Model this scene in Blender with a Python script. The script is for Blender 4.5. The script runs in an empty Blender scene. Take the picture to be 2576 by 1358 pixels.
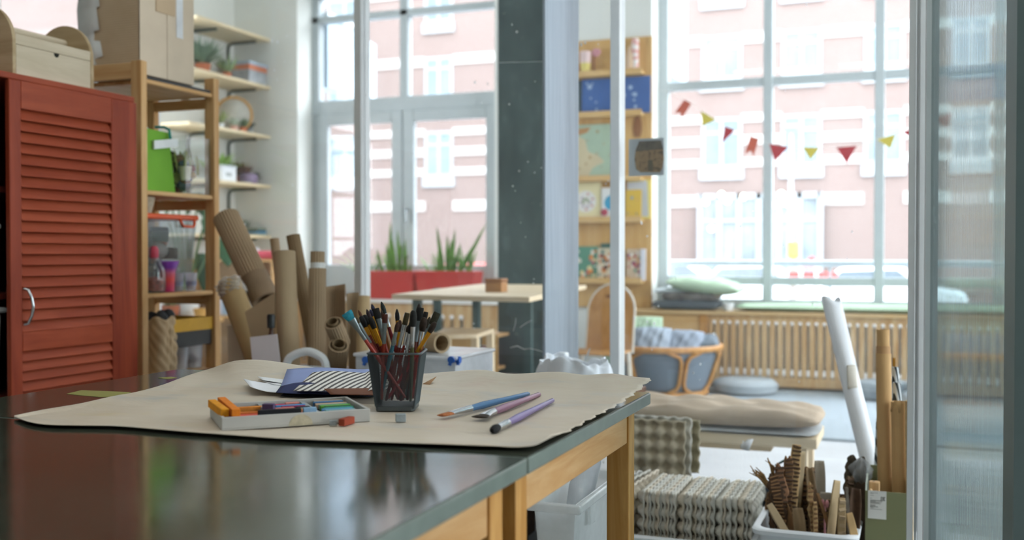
import bpy, bmesh, math, random
from mathutils import Vector, Matrix
random.seed(7)
PI = math.pi
SC = bpy.context.scene
COL = SC.collection

# ------------------------------------------------------------------ camera
FPX, CAM_H = 2600.0, 1.03
PSI, PITCH = math.radians(21.2), math.radians(0.947)
CF = Vector((-math.sin(PSI)*math.cos(PITCH), math.cos(PSI)*math.cos(PITCH), -math.sin(PITCH)))
CR = Vector((math.cos(PSI), math.sin(PSI), 0))
CU = CR.cross(CF)
CAM = Vector((0, 0, CAM_H))
def ray(x, y): return CF + CR*((x-1288)/FPX) - CU*((y-679)/FPX)
def pZ(x, y, z): d = ray(x, y); return CAM + d*((z-CAM_H)/d.z)
def pY(x, y, Y): d = ray(x, y); return CAM + d*(Y/d.y)
def pX(x, y, X): d = ray(x, y); return CAM + d*(X/d.x)
def pD(x, y, D): return CAM + ray(x, y)*D
def X_at(x, Y): d = ray(x, 636); return Y*d.x/d.y
def Y_at(x, X): d = ray(x, 636); return X*d.y/d.x

cam_data = bpy.data.cameras.new('camera')
cam = bpy.data.objects.new('camera', cam_data); COL.objects.link(cam)
cam.location = CAM
cam.rotation_euler = (PI/2-PITCH, 0, PSI)
cam_data.sensor_width = 36; cam_data.sensor_fit = 'HORIZONTAL'
cam_data.lens = 36*FPX/2576
cam_data.clip_start = .02; cam_data.clip_end = 300
cam_data.dof.use_dof = True
cam_data.dof.focus_distance = 2.15
cam_data.dof.aperture_fstop = 3.0
SC.camera = cam
SC.view_settings.view_transform = 'Standard'
SC.view_settings.look = 'None'
SC.view_settings.gamma = 1
SC.view_settings.use_curve_mapping = False
SC.view_settings.exposure = 0.5
SC.cycles.use_denoising = True
SC.cycles.max_bounces = 14
SC.cycles.diffuse_bounces = 6
SC.cycles.glossy_bounces = 4
SC.cycles.transparent_max_bounces = 24
SC.cycles.sample_clamp_indirect = 8
SC.cycles.caustics_reflective = False
SC.cycles.caustics_refractive = False

# ------------------------------------------------------------------ colour and materials
def C(h):
    h = h.lstrip('#')
    f = lambda c: c/12.92 if c <= .04045 else ((c+.055)/1.055)**2.4
    return tuple(f(int(h[i:i+2], 16)/255) for i in (0, 2, 4))
def sc(c, k): return tuple(min(1, v*k) for v in c)
_MC = {}
class NT:
    def __init__(s, name):
        s.m = bpy.data.materials.new(name); s.m.use_nodes = True
        s.t = s.m.node_tree; s.n = s.t.nodes
        s.b = s.n['Principled BSDF']; s.out = s.n['Material Output']
    def new(s, ty, **kw):
        n = s.n.new(ty)
        for k, v in kw.items(): setattr(n, k, v)
        return n
    def link(s, a, b): s.t.links.new(a, b)
    def coord(s, scale=(1, 1, 1), rot=(0, 0, 0)):
        tc = s.new('ShaderNodeTexCoord'); mp = s.new('ShaderNodeMapping')
        mp.inputs['Scale'].default_value = scale; mp.inputs['Rotation'].default_value = rot
        s.link(tc.outputs['Object'], mp.inputs['Vector']); return mp.outputs['Vector']
    def noise(s, vec, scale, detail=4, rough=.55, dist=0):
        n = s.new('ShaderNodeTexNoise'); n.inputs['Scale'].default_value = scale
        n.inputs['Detail'].default_value = detail; n.inputs['Roughness'].default_value = rough
        n.inputs['Distortion'].default_value = dist
        s.link(vec, n.inputs['Vector']); return n.outputs['Fac']
    def ramp(s, fac, stops):
        r = s.new('ShaderNodeValToRGB'); e = r.color_ramp.elements
        while len(e) < len(stops): e.new(.5)
        for el, (p, c) in zip(e, stops):
            el.position = p; el.color = (*c, 1) if len(c) == 3 else c
        s.link(fac, r.inputs['Fac']); return r.outputs['Color']
    def mix(s, fac, a, b):
        m = s.new('ShaderNodeMix', data_type='RGBA')
        if isinstance(fac, (int, float)): m.inputs[0].default_value = fac
        else: s.link(fac, m.inputs[0])
        for i, v in ((6, a), (7, b)):
            if isinstance(v, tuple): m.inputs[i].default_value = (*v[:3], 1)
            else: s.link(v, m.inputs[i])
        return m.outputs[2]
    def math(s, op, a, b=None):
        m = s.new('ShaderNodeMath', operation=op)
        for i, v in enumerate((a, b)):
            if v is None: continue
            if isinstance(v, (int, float)): m.inputs[i].default_value = v
            else: s.link(v, m.inputs[i])
        return m.outputs[0]
    def bump(s, h, strength=.3, dist=.002):
        b = s.new('ShaderNodeBump'); b.inputs['Strength'].default_value = strength
        b.inputs['Distance'].default_value = dist
        s.link(h, b.inputs['Height']); s.link(b.outputs['Normal'], s.b.inputs['Normal']); return b
    def set(s, col=None, rough=.6, metal=0, spec=None):
        if col is not None:
            if isinstance(col, tuple): s.b.inputs['Base Color'].default_value = (*col[:3], 1)
            else: s.link(col, s.b.inputs['Base Color'])
        s.b.inputs['Roughness'].default_value = rough; s.b.inputs['Metallic'].default_value = metal
        if spec is not None: s.b.inputs['Specular IOR Level'].default_value = spec
def mat(name, col, rough=.6, metal=0, var=.12, scale=9, bump=0, bscale=60, spec=.4, sub=0):
    if name in _MC: return _MC[name]
    t = NT(name); v = t.coord()
    c = t.ramp(t.noise(v, scale), [(.3, sc(col, 1-var)), (.7, sc(col, 1+var))])
    t.set(c, rough, metal, spec)
    if bump: t.bump(t.noise(v, bscale), bump, .002)
    _MC[name] = t.m; return t.m
def wood(name, light, dark, axis='Y', rough=.5, scale=1.0, knots=False):
    if name in _MC: return _MC[name]
    t = NT(name); k = {'X': (1.2, 14, 14), 'Y': (14, 1.2, 14), 'Z': (14, 14, 1.2)}[axis]
    v = t.coord(tuple(a*scale for a in k))
    n1 = t.noise(v, 1.6, 5, .6, .8); n2 = t.noise(v, 6, 3, .5)
    c = t.ramp(n1, [(.3, dark), (.5, tuple((a+b)/2 for a, b in zip(light, dark))), (.68, light)])
    c = t.mix(t.math('MULTIPLY', n2, .25), c, sc(dark, .85))
    if knots:
        kv = t.coord({'X': (2.2, 9, 9), 'Y': (9, 2.2, 9), 'Z': (9, 9, 2.2)}[axis])
        vo = t.new('ShaderNodeTexVoronoi'); t.link(kv, vo.inputs['Vector']); vo.inputs['Scale'].default_value = 1.0
        kf = t.ramp(vo.outputs['Distance'], [(.0, (1, 1, 1)), (.13, (0, 0, 0))])
        c = t.mix(t.math('MULTIPLY', kf, .55), c, sc(dark, .45))
    t.set(c, rough, 0, .22); t.bump(n2, .12, .001)
    _MC[name] = t.m; return t.m
def flat(name, col, rough=.6, **k): return mat(name, col, rough, var=k.pop('var', .05), **k)
def glass_mat(name, tint=(1, 1, 1), dust=.03, specks=0, ribs=False, refl=1.0, rough=0.0):
    if name in _MC: return _MC[name]
    t = NT(name); t.n.remove(t.b)
    tr = t.new('ShaderNodeBsdfTransparent'); tr.inputs['Color'].default_value = (*tint, 1)
    gl = t.new('ShaderNodeBsdfGlossy'); gl.inputs['Roughness'].default_value = rough
    lw = t.new('ShaderNodeLayerWeight'); lw.inputs['Blend'].default_value = .5
    p5 = t.math('POWER', lw.outputs['Facing'], 5.0)
    fr = t.math('MULTIPLY_ADD', p5, .9*refl); t.n[-1].inputs[2].default_value = .035*refl
    m1 = t.new('ShaderNodeMixShader'); t.link(fr, m1.inputs[0]); t.link(tr.outputs[0], m1.inputs[1]); t.link(gl.outputs[0], m1.inputs[2])
    df = t.new('ShaderNodeBsdfDiffuse'); df.inputs['Color'].default_value = (.86, .9, .92, 1)
    tl = t.new('ShaderNodeBsdfTranslucent'); tl.inputs['Color'].default_value = (.86, .9, .92, 1)
    m2 = t.new('ShaderNodeMixShader'); m2.inputs[0].default_value = .6
    t.link(df.outputs[0], m2.inputs[1]); t.link(tl.outputs[0], m2.inputs[2])
    m3 = t.new('ShaderNodeMixShader')
    v = t.coord()
    sm = t.math('MULTIPLY', t.noise(v, 2.4, 4, .6, 1.0), dust*2)
    if specks:
        vo = t.new('ShaderNodeTexVoronoi'); t.link(t.coord((1, 1, .6)), vo.inputs['Vector']); vo.inputs['Scale'].default_value = 20
        sz = t.math('MULTIPLY', t.noise(v, 5, 3), .34)
        hit = t.math('LESS_THAN', vo.outputs['Distance'], t.math('SUBTRACT', sz, .118))
        pick = t.math('GREATER_THAN', t.noise(v, 3.3, 3), .55)
        f = t.math('MULTIPLY', t.math('MULTIPLY', hit, pick), specks)
        sm = t.math('MAXIMUM', sm, f)
    t.link(sm, m3.inputs[0]); t.link(m1.outputs[0], m3.inputs[1]); t.link(m2.outputs[0], m3.inputs[2])
    if ribs:
        w = t.noise(t.coord((1, 1, .0)), 240, 2)
        b = t.new('ShaderNodeBump'); b.inputs['Strength'].default_value = .5; b.inputs['Distance'].default_value = .0006
        t.link(w, b.inputs['Height']); t.link(b.outputs['Normal'], gl.inputs['Normal'])
    t.link(m3.outputs[0], t.out.inputs['Surface'])
    _MC[name] = t.m; return t.m
def clear_plastic(name, tint=(.93, .95, .97), cloud=.25, rough=.15):
    if name in _MC: return _MC[name]
    t = NT(name); t.n.remove(t.b)
    tr = t.new('ShaderNodeBsdfTransparent'); tr.inputs['Color'].default_value = (*tint, 1)
    gl = t.new('ShaderNodeBsdfGlossy'); gl.inputs['Roughness'].default_value = rough
    df = t.new('ShaderNodeBsdfDiffuse'); df.inputs['Color'].default_value = (*tint, 1)
    tl = t.new('ShaderNodeBsdfTranslucent'); tl.inputs['Color'].default_value = (*tint, 1)
    md = t.new('ShaderNodeMixShader'); t.link(df.outputs[0], md.inputs[1]); t.link(tl.outputs[0], md.inputs[2])
    m0 = t.new('ShaderNodeMixShader')
    t.link(t.ramp(t.noise(t.coord(), 7), [(.3, (cloud*.8,)*3), (.7, (cloud*1.2,)*3)]), m0.inputs[0])
    t.link(tr.outputs[0], m0.inputs[1]); t.link(md.outputs[0], m0.inputs[2])
    lw = t.new('ShaderNodeLayerWeight'); lw.inputs['Blend'].default_value = .5
    fr = t.math('MULTIPLY_ADD', t.math('POWER', lw.outputs['Facing'], 4.0), .7); t.n[-1].inputs[2].default_value = .04
    m1 = t.new('ShaderNodeMixShader'); t.link(fr, m1.inputs[0]); t.link(m0.outputs[0], m1.inputs[1]); t.link(gl.outputs[0], m1.inputs[2])
    t.link(m1.outputs[0], t.out.inputs['Surface'])
    _MC[name] = t.m; return t.m

# ------------------------------------------------------------------ mesh builder
class MB:
    def __init__(s): s.v = []; s.f = []; s.mi = []; s.m = 0
    def _add(s, vs, fs):
        o = len(s.v); s.v += [tuple(v) for v in vs]
        s.f += [tuple(o+i for i in f) for f in fs]; s.mi += [s.m]*len(fs); return s
    def box(s, c, d, rz=0, R=None):
        hx, hy, hz = d[0]/2, d[1]/2, d[2]/2
        M = R if R is not None else Matrix.Rotation(rz, 3, 'Z')
        vs = [Vector(c)+M @ Vector((x*hx, y*hy, z*hz)) for z in (-1, 1) for x, y in ((-1, -1), (1, -1), (1, 1), (-1, 1))]
        return s._add(vs, [(3, 2, 1, 0), (4, 5, 6, 7), (0, 1, 5, 4), (1, 2, 6, 5), (2, 3, 7, 6), (3, 0, 4, 7)])
    def bb(s, x0, x1, y0, y1, z0, z1): return s.box(((x0+x1)/2, (y0+y1)/2, (z0+z1)/2), (x1-x0, y1-y0, z1-z0))
    def bar(s, p0, p1, w, h, up=(0, 0, 1)):
        p0, p1 = Vector(p0), Vector(p1); d = (p1-p0); L = d.length; d.normalize()
        u = Vector(up); u = (u-d*u.dot(d))
        if u.length < 1e-5: u = Vector((1, 0, 0))-d*d.x
        u.normalize(); r = d.cross(u)
        R = Matrix((r, d, u)).transposed()
        return s.box((p0+p1)/2, (w, L, h), R=R)
    def tube(s, pts, r, n=10, closed=False, cap=True, flat=None, rad_fn=None, flatdir=None):
        P = [Vector(p) for p in pts]; k = len(P)
        rs = r if isinstance(r, (list, tuple)) else [r]*k
        vs = []; ref = None
        for i, p in enumerate(P):
            if closed: d = P[(i+1) % k]-P[i-1]
            else: d = P[min(i+1, k-1)]-P[max(i-1, 0)]
            if d.length < 1e-9: d = Vector((0, 0, 1))
            d.normalize()
            if ref is None:
                ref = Vector(flatdir) if flatdir is not None else (Vector((0, 0, 1)) if abs(d.z) < .9 else Vector((1, 0, 0)))
            a = ref-d*ref.dot(d)
            if a.length < 1e-6: a = Vector((0, 1, 0))-d*d.y
            a.normalize(); b = d.cross(a); ref = a
            fl = flat[i] if isinstance(flat, (list, tuple)) else (flat or 1)
            for j in range(n):
                t = 2*PI*j/n; q = rad_fn(j, n) if rad_fn else 1
                vs.append(p+a*(math.cos(t)*rs[i]*q)+b*(math.sin(t)*rs[i]*q*fl))
        fs = []
        for i in range(k if closed else k-1):
            for j in range(n):
                a0 = i*n+j; a1 = i*n+(j+1) % n; b0 = ((i+1) % k)*n+j; b1 = ((i+1) % k)*n+(j+1) % n
                fs.append((a0, a1, b1, b0))
        if cap and not closed:
            fs.append(tuple(range(n-1, -1, -1))); fs.append(tuple((k-1)*n+j for j in range(n)))
        return s._add(vs, fs)
    def cyl(s, p0, p1, r0, r1=None, n=14, cap=True): return s.tube([p0, p1], [r0, r0 if r1 is None else r1], n, cap=cap)
    def hollow(s, p0, p1, ro, ri, n=28, rad_fn=None):
        """an open pipe with wall thickness"""
        p0, p1 = Vector(p0), Vector(p1); d = (p1-p0).normalized()
        a = Vector((0, 0, 1)) if abs(d.z) < .9 else Vector((1, 0, 0)); a = (a-d*a.dot(d)).normalized(); b = d.cross(a)
        vs = []
        for p, r in ((p0, ro), (p1, ro), (p1, ri), (p0, ri)):
            for j in range(n):
                t = 2*PI*j/n; q = rad_fn(j, n) if rad_fn and r == ro else 1
                vs.append(p+(a*math.cos(t)+b*math.sin(t))*r*q)
        fs = [(i*n+j, i*n+(j+1) % n, ((i+1) % 4)*n+(j+1) % n, ((i+1) % 4)*n+j) for i in range(4) for j in range(n)]
        return s._add(vs, fs)
    def lathe(s, prof, o=(0, 0, 0), n=28, sx=1, sy=1):
        vs = [(o[0]+r*math.cos(2*PI*j/n)*sx, o[1]+r*math.sin(2*PI*j/n)*sy, o[2]+z) for r, z in prof for j in range(n)]
        k = len(prof)
        fs = [(i*n+j, i*n+(j+1) % n, (i+1)*n+(j+1) % n, (i+1)*n+j) for i in range(k-1) for j in range(n)]
        if prof[0][0] > 1e-6: fs.append(tuple(range(n-1, -1, -1)))
        if prof[-1][0] > 1e-6: fs.append(tuple((k-1)*n+j for j in range(n)))
        return s._add(vs, fs)
    def prism(s, poly, fn, t0, t1):
        """poly: (a,b) list; fn(a,b,t) -> point"""
        n = len(poly)
        vs = [fn(a, b, t0) for a, b in poly]+[fn(a, b, t1) for a, b in poly]
        fs = [tuple(range(n-1, -1, -1)), tuple(range(n, 2*n))]+[(i, (i+1) % n, n+(i+1) % n, n+i) for i in range(n)]
        return s._add(vs, fs)
    def grid(s, fn, nu, nv):
        vs = [fn(i/nu, j/nv) for j in range(nv+1) for i in range(nu+1)]
        w = nu+1
        return s._add(vs, [(j*w+i, j*w+i+1, (j+1)*w+i+1, (j+1)*w+i) for j in range(nv) for i in range(nu)])
    def ball(s, c, r, n=14, m=8):
        r = r if isinstance(r, (tuple, list)) else (r, r, r)
        prof = [(math.sin(PI*i/m), -math.cos(PI*i/m)) for i in range(m+1)]
        vs = [(c[0]+p*math.cos(2*PI*j/n)*r[0], c[1]+p*math.sin(2*PI*j/n)*r[1], c[2]+z*r[2]) for p, z in prof for j in range(n)]
        return s._add(vs, [(i*n+j, i*n+(j+1) % n, (i+1)*n+(j+1) % n, (i+1)*n+j) for i in range(m) for j in range(n)])
    def blade(s, p0, d, L, w, droop=.3, n=5, side=None, th=.0012):
        """a leaf: base p0, direction d, length L, width w, bending down"""
        p0 = Vector(p0); d = Vector(d).normalized()
        sd = Vector(side) if side is not None else d.cross(Vector((0, 0, 1)))
        if sd.length < .05: sd = Vector((1, 0, 0))
        sd.normalize(); vs = []; p = p0.copy()
        for i in range(n+1):
            t = i/n; ww = w*.5*math.sin(PI*min(1, .18+.82*t))**.8*(1 if t < 1 else 0)+.0004
            nn = sd.cross(d).normalized()
            for q in (p-sd*ww, p+nn*ww*.25, p+sd*ww, p+nn*(ww*.25-th)-nn*0): vs.append(q)
            p = p+d*(L/n); d = (d+Vector((0, 0, -droop/n*2*t))).normalized()
        fs = []
        for i in range(n):
            for a, b in ((0, 1), (1, 2), (2, 3), (3, 0)):
                fs.append((i*4+a, i*4+b, i*4+4+b, i*4+4+a))
        return s._add(vs, fs)
    def build(s, name, mats, parent=None, W=False, bev=0, smooth=True, solid=0, subd=0, wire=0, recalc=True, ang=38, weld=False):
        me = bpy.data.meshes.new(name)
        if W:
            o = Vector((0, 0, 0)); p = parent
            while p is not None: o += p.location; p = p.parent
            vs = [tuple(Vector(v)-o) for v in s.v]
        else: vs = s.v
        me.from_pydata(vs, [], s.f)
        mats = mats if isinstance(mats, (list, tuple)) else [mats]
        for m in mats: me.materials.append(m)
        if len(mats) > 1: me.polygons.foreach_set('material_index', s.mi)
        if recalc or weld:
            bm = bmesh.new(); bm.from_mesh(me)
            if weld: bmesh.ops.remove_doubles(bm, verts=bm.verts, dist=1e-5)
            if recalc: bmesh.ops.recalc_face_normals(bm, faces=bm.faces)
            bm.to_mesh(me); bm.free()
        if smooth:
            me.polygons.foreach_set('use_smooth', [True]*len(me.polygons))
            me.set_sharp_from_angle(angle=math.radians(ang))
        me.update()
        ob = bpy.data.objects.new(name, me); COL.objects.link(ob)
        if parent is not None: ob.parent = parent
        if solid:
            md = ob.modifiers.new('thickness', 'SOLIDIFY'); md.thickness = solid; md.offset = 0
        if wire:
            md = ob.modifiers.new('wire', 'WIREFRAME'); md.thickness = wire; md.use_even_offset = False; md.use_replace = True
        if bev:
            md = ob.modifiers.new('bevel', 'BEVEL'); md.width = bev; md.segments = 2; md.limit_method = 'ANGLE'; md.angle_limit = math.radians(40)
        if subd:
            md = ob.modifiers.new('subdivision', 'SUBSURF'); md.levels = subd; md.render_levels = subd
        return ob
def thing(name, label, cat, loc=(0, 0, 0), rz=0, group=None):
    o = bpy.data.objects.new(name, None); COL.objects.link(o); o.empty_display_size = .05
    o.location = loc; o.rotation_euler = (0, 0, rz)
    o['label'] = label; o['category'] = cat
    if group: o['group'] = group
    return o
def tag(o, label, cat, group=None):
    o['label'] = label; o['category'] = cat
    if group: o['group'] = group
    return o
def struct(o, label=None):
    o['kind'] = 'structure'
    if label: o['label'] = label
    return o
def dup(root, loc, rz=0, label=None, rot=None):
    r = root.copy(); COL.objects.link(r); r.location = loc
    r.rotation_euler = rot if rot is not None else (0, 0, rz)
    if label: r['label'] = label
    for ch in root.children:
        c = ch.copy(); COL.objects.link(c); c.parent = r
        for g in ch.children:
            d = g.copy(); COL.objects.link(d); d.parent = c
    return r
def lerp(a, b, t): return a+(b-a)*t
def rnd(a, b): return random.uniform(a, b)
def interp(pts, t):
    """piecewise linear through vectors, t in 0..1"""
    k = (len(pts)-1)*max(0, min(1, t)); i = min(int(k), len(pts)-2)
    return Vector(pts[i]).lerp(Vector(pts[i+1]), k-i)
def smooth_interp(pts, t):
    k = (len(pts)-1)*max(0, min(1, t)); i = min(int(k), len(pts)-2); f = k-i
    P = [Vector(pts[max(0, min(len(pts)-1, i+j))]) for j in (-1, 0, 1, 2)]
    return .5*((2*P[1])+(P[2]-P[0])*f+(2*P[0]-5*P[1]+4*P[2]-P[3])*f*f+(3*P[1]-P[0]-3*P[2]+P[3])*f**3)

# common materials
PINE_Y = wood('pine_y', C('#dcb887'), C('#b9894f'), 'Y', knots=True)
PINE_X = wood('pine_x', C('#dcb887'), C('#b9894f'), 'X', knots=True)
PINE_Z = wood('pine_z', C('#dcb887'), C('#b9894f'), 'Z', knots=True)
PALE_X = wood('pale_ply_x', C('#ead9bd'), C('#d6bf99'), 'X')
PALE_Y = wood('pale_ply_y', C('#ead9bd'), C('#d6bf99'), 'Y')
PALE_Z = wood('pale_ply_z', C('#ead9bd'), C('#d6bf99'), 'Z')
WALL = mat('wall_paint', C('#dfe1dc'), .8, var=.02, scale=3)
FRAME = mat('window_frame_paint', C('#bac3c6'), .45, var=.03)
STEEL = mat('mullion_paint', C('#dbdfe0'), .4, var=.04)
KRAFT = mat('kraft_board', C('#ab9576'), .85, var=.07, scale=6, bump=.15, bscale=90)
KRAFT_D = mat('kraft_dark', C('#917a5c'), .85, var=.1, scale=7, bump=.2, bscale=90)
WHITE_P = mat('white_plastic', C('#e9edf0'), .35, var=.02)
WHITE = mat('white_paper', C('#eef0f4'), .7, var=.02)
BLACK = mat('black_plastic', C('#1c1f20'), .4, var=.1)
LEAF = mat('leaf_green', C('#5f8a3c'), .45, var=.25, scale=14)
LEAF_D = mat('leaf_dark', C('#2f5a34'), .4, var=.25, scale=14)
LEAF_G = mat('leaf_grey', C('#6f8a74'), .6, var=.2, scale=18)
TERRA = mat('terracotta', C('#b5653f'), .7, var=.1)
SILVER = mat('ferrule_silver', C('#c9ccd0'), .25, 1, var=.06)
BRASS = mat('ferrule_brass', C('#c98f2e'), .3, 1, var=.08)
# ================================================================== room shell
YI, YF = 8.1, 8.4            # inner face of the window wall, plane of the window frames
XL, XR, YB, ZC = -5.93, 3.6, -2.6, 3.75
YP = 7.9                     # front of the radiator casing
floor_m = NT('floor_white'); _v = floor_m.coord()
floor_m.set(floor_m.ramp(floor_m.noise(_v, 2.5), [(.3, C('#adb0b3')), (.7, C('#c0c3c6'))]), .32, 0, .4)
struct(MB().bb(XL-.3, XR+.3, YB-.3, YI+.3, -.12, 0).build('floor', floor_m.m))
struct(MB().bb(XL-.3, XR+.3, YB-.3, YI+.3, ZC, ZC+.15).build('ceiling', WALL))
struct(MB().bb(XL-.3, XR+.3, YB-.3, YB, 0, ZC).build('wall_back', WALL))
W1 = (-5.24, -3.30); W2 = (-1.95, 2.6); ZS, ZH = .56, 3.45
b = MB()
b.bb(XL-.3, W1[0], YI, YI+.34, 0, ZC); b.bb(W1[1], W2[0], YI, YI+.34, 0, ZC); b.bb(W2[1], XR+.3, YI, YI+.34, 0, ZC)
for w in (W1, W2): b.bb(w[0], w[1], YI, YI+.34, 0, ZS); b.bb(w[0], w[1], YI, YI+.34, ZH, ZC)
struct(b.build('wall_front', WALL, smooth=False))
# left wall with its window
WL = (5.45, 6.85)
b = MB(); b.bb(XL-.3, XL, YB, WL[0], 0, ZC); b.bb(XL-.3, XL, WL[1], YI, 0, ZC)
b.bb(XL-.3, XL, WL[0], WL[1], 0, .9); b.bb(XL-.3, XL, WL[0], WL[1], ZH, ZC)
struct(b.build('wall_left', WALL, smooth=False))
WR = ((1.5, 4.1), (4.8, 7.6))
b = MB(); ys = [YB, *[y for w in WR for y in w], YI]
for i in range(0, len(ys), 2): b.bb(XR, XR+.3, ys[i], ys[i+1], 0, ZC)
for w in WR: b.bb(XR, XR+.3, w[0], w[1], 0, .75); b.bb(XR, XR+.3, w[0], w[1], 3.5, ZC)
struct(b.build('wall_right', WALL, smooth=False))
GLASS_W = glass_mat('window_glass', (.985, .995, 1), dust=.014)
# ---- window_1 : french window on the left of the far wall
def win_root(name):
    o = bpy.data.objects.new(name, None); COL.objects.link(o); return struct(o)
w1 = win_root('window_1'); w1.location = (-4.27, YF, ZS)
b = MB(); x0, x1 = W1; xm = -4.287; d = .05
zt = 2.37
b.bb(x0, x0+.07, YF-d, YF+d, ZS, ZH); b.bb(x1-.07, x1, YF-d, YF+d, ZS, ZH)
b.bb(xm-.04, xm+.04, YF-d, YF+d, zt, ZH); b.bb(x0, x1, YF-d, YF+d, ZH-.06, ZH)
b.bb(x0, x1, YF-d, YF+d, 3.165, 3.225); b.bb(x0, x1, YF-d-.01, YF+d, zt-.06, zt+.07); b.bb(x0, x1, YF-d, YF+d, ZS, ZS+.1)
b.build('window_frame', FRAME, w1, W=True, bev=.006)
for a, c in ((x0+.07, xm-.005), (xm+.005, x1-.07)):
    s_ = MB(); y0, y1 = YF-.075, YF-.01; zb, ztp = ZS+.1, zt-.06; st = .105
    s_.bb(a, a+st, y0, y1, zb, ztp); s_.bb(c-st, c, y0, y1, zb, ztp); s_.bb(a+st, c-st, y0, y1, ztp-.1, ztp); s_.bb(a+st, c-st, y0, y1, zb, zb+.26)
    so = s_.build('window_sash', FRAME, w1, W=True, bev=.006)
    MB().bb(a+st, c-st, YF-.045, YF-.039, zb+.26, ztp-.1).build('pane', GLASS_W, so, W=True)
hb = MB(); hb.tube([(xm+.05, YF-.09, 1.42), (xm+.05, YF-.125, 1.42), (xm+.05, YF-.125, 1.30)], .011, 8)
hb.build('window_handle', mat('handle_grey', C('#8c9698'), .35, .6), w1, W=True)
for a, c in ((x0+.07, xm-.04), (xm+.04, x1-.07)):
    for z0, z1 in ((zt+.07, 3.165), (3.225, ZH-.06)):
        MB().bb(a, c, YF-.003, YF+.003, z0, z1).build('pane', GLASS_W, w1, W=True)
# ---- window_2 : big fixed window on the right
w2 = win_root('window_2'); w2.location = (0, YF, ZS)
vx = [W2[0]+.04, -1.075, -.243, .589, 1.42, 2.25, W2[1]-.04]
hz = [(.56, .66), (.775, .84), (2.355, 2.42), (ZH-.07, ZH)]
b = MB(); b.bb(W2[0], W2[0]+.075, YF-.05, YF+.05, ZS, ZH); b.bb(W2[1]-.075, W2[1], YF-.05, YF+.05, ZS, ZH)
for x in vx[1:-1]: b.bb(x-.036, x+.036, YF-.055, YF+.05, ZS, ZH)
for z0, z1 in hz: b.bb(W2[0]+.07, W2[1]-.07, YF-.045, YF+.05, z0, z1)
b.build('window_frame', FRAME, w2, W=True, bev=.006)
edges = [W2[0]+.075]+[x for x in vx[1:-1]]+[W2[1]-.075]
for i in range(len(edges)-1):
    a = edges[i]+(.036 if i else 0); c = edges[i+1]-(.036 if i < len(edges)-2 else 0)
    for k in range(3):
        MB().bb(a, c, YF-.003, YF+.003, hz[k][1], hz[k+1][0]).build('pane', GLASS_W, w2, W=True)
# ---- window_3 : window of the left wall
w3 = win_root('window_3'); w3.location = (XL-.15, 6.15, .9)
b = MB(); X3 = XL-.17
b.bb(X3-.05, X3+.05, WL[0], WL[0]+.09, .9, ZH); b.bb(X3-.05, X3+.05, WL[1]-.09, WL[1], .9, ZH)
b.bb(X3-.05, X3+.05, WL[0]+.09, WL[1]-.09, .9, 1.0); b.bb(X3-.05, X3+.05, WL[0]+.09, WL[1]-.09, ZH-.08, ZH); b.bb(X3-.05, X3+.05, WL[0]+.09, WL[1]-.09, 2.36, 2.43)
b.build('window_frame', FRAME, w3, W=True, bev=.006)
MB().bb(X3-.003, X3+.003, WL[0]+.09, WL[1]-.09, 1.0, 2.36).build('pane', GLASS_W, w3, W=True)
MB().bb(X3-.003, X3+.003, WL[0]+.09, WL[1]-.09, 2.43, ZH-.08).build('pane', GLASS_W, w3, W=True)
# ---- windows of the right wall (beyond the frame, they light the room)
for i, w in enumerate(WR):
    wr = win_root('window_%d' % (4+i)); wr.location = (XR+.15, sum(w)/2, .75)
    b = MB(); xw = XR+.17; ym = sum(w)/2
    for y in (w[0]+.04, ym, w[1]-.04): b.bb(xw-.05, xw+.05, y-.04, y+.04, .75, 3.5)
    for z in (.79, 2.4, 3.46): b.bb(xw-.045, xw+.045, w[0]+.08, w[1]-.08, z-.04, z+.04)
    b.build('window_frame', FRAME, wr, W=True)
    for y0, y1 in ((w[0]+.08, ym-.04), (ym+.04, w[1]-.08)):
        for z0, z1 in ((.83, 2.36), (2.44, 3.42)):
            MB().bb(xw-.003, xw+.003, y0, y1, z0, z1).build('pane', GLASS_W, wr, W=True)
# ---- window seat and radiator casing under window_2
SEAT = struct(MB().bb(-2.12, 2.9, YP-.025, YF-.05, .56, .588).build('trim_1', wood('seat_board', C('#d9bd92'), C('#c49f6a'), 'X'), bev=.004))
SLAT = wood('slat_wood', C('#d8bd92'), C('#b58a58'), 'Z', scale=.8)
b = MB(); b.bb(-2.12, -1.49, YP, YP+.02, .0, .56)
struct(b.build('trim_2', wood('panel_wood', C('#dcb884'), C('#c79b60'), 'X')))
rc = thing('radiator_cover', 'pale wood radiator cover of upright slats under the wide window seat', 'radiator cover', (-.5, YP, 0))
rc['kind'] = 'structure'
b = MB(); pit = .0577; x = -1.44
while x < 2.6:
    b.bb(x-.0205, x+.0205, YP, YP+.02, .1, .5); x += pit
b.build('slats', SLAT, rc, W=True, bev=.003)
b = MB(); b.bb(-1.49, 2.9, YP+.001, YP+.022, .5, .56); b.bb(-1.49, 2.9, YP+.001, YP+.022, .03, .1)
b.build('rail', SLAT, rc, W=True)
b = MB(); b.bb(-1.52, -1.465, YP-.012, YP+.03, 0, .56)
b.build('post', wood('post_wood', C('#cf9f62'), C('#b07a3c'), 'Z'), rc, W=True)
rad = thing('radiator', 'white column radiator behind the slats under the wide window', 'radiator', (-.5, YP+.08, 0.02))
RADM = mat('radiator_white', C('#f4f5f5'), .3, var=.02)
b = MB(); x = -1.44+pit/2
while x < 2.55:
    b.tube([(x, YP+.06, .13), (x, YP+.06, .47)], .0145, 10)
    b.ball((x, YP+.012, .505), .0175, 10, 6); b.tube([(x, YP+.012, .115), (x, YP+.012, .16)], .014, 10); x += pit
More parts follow.
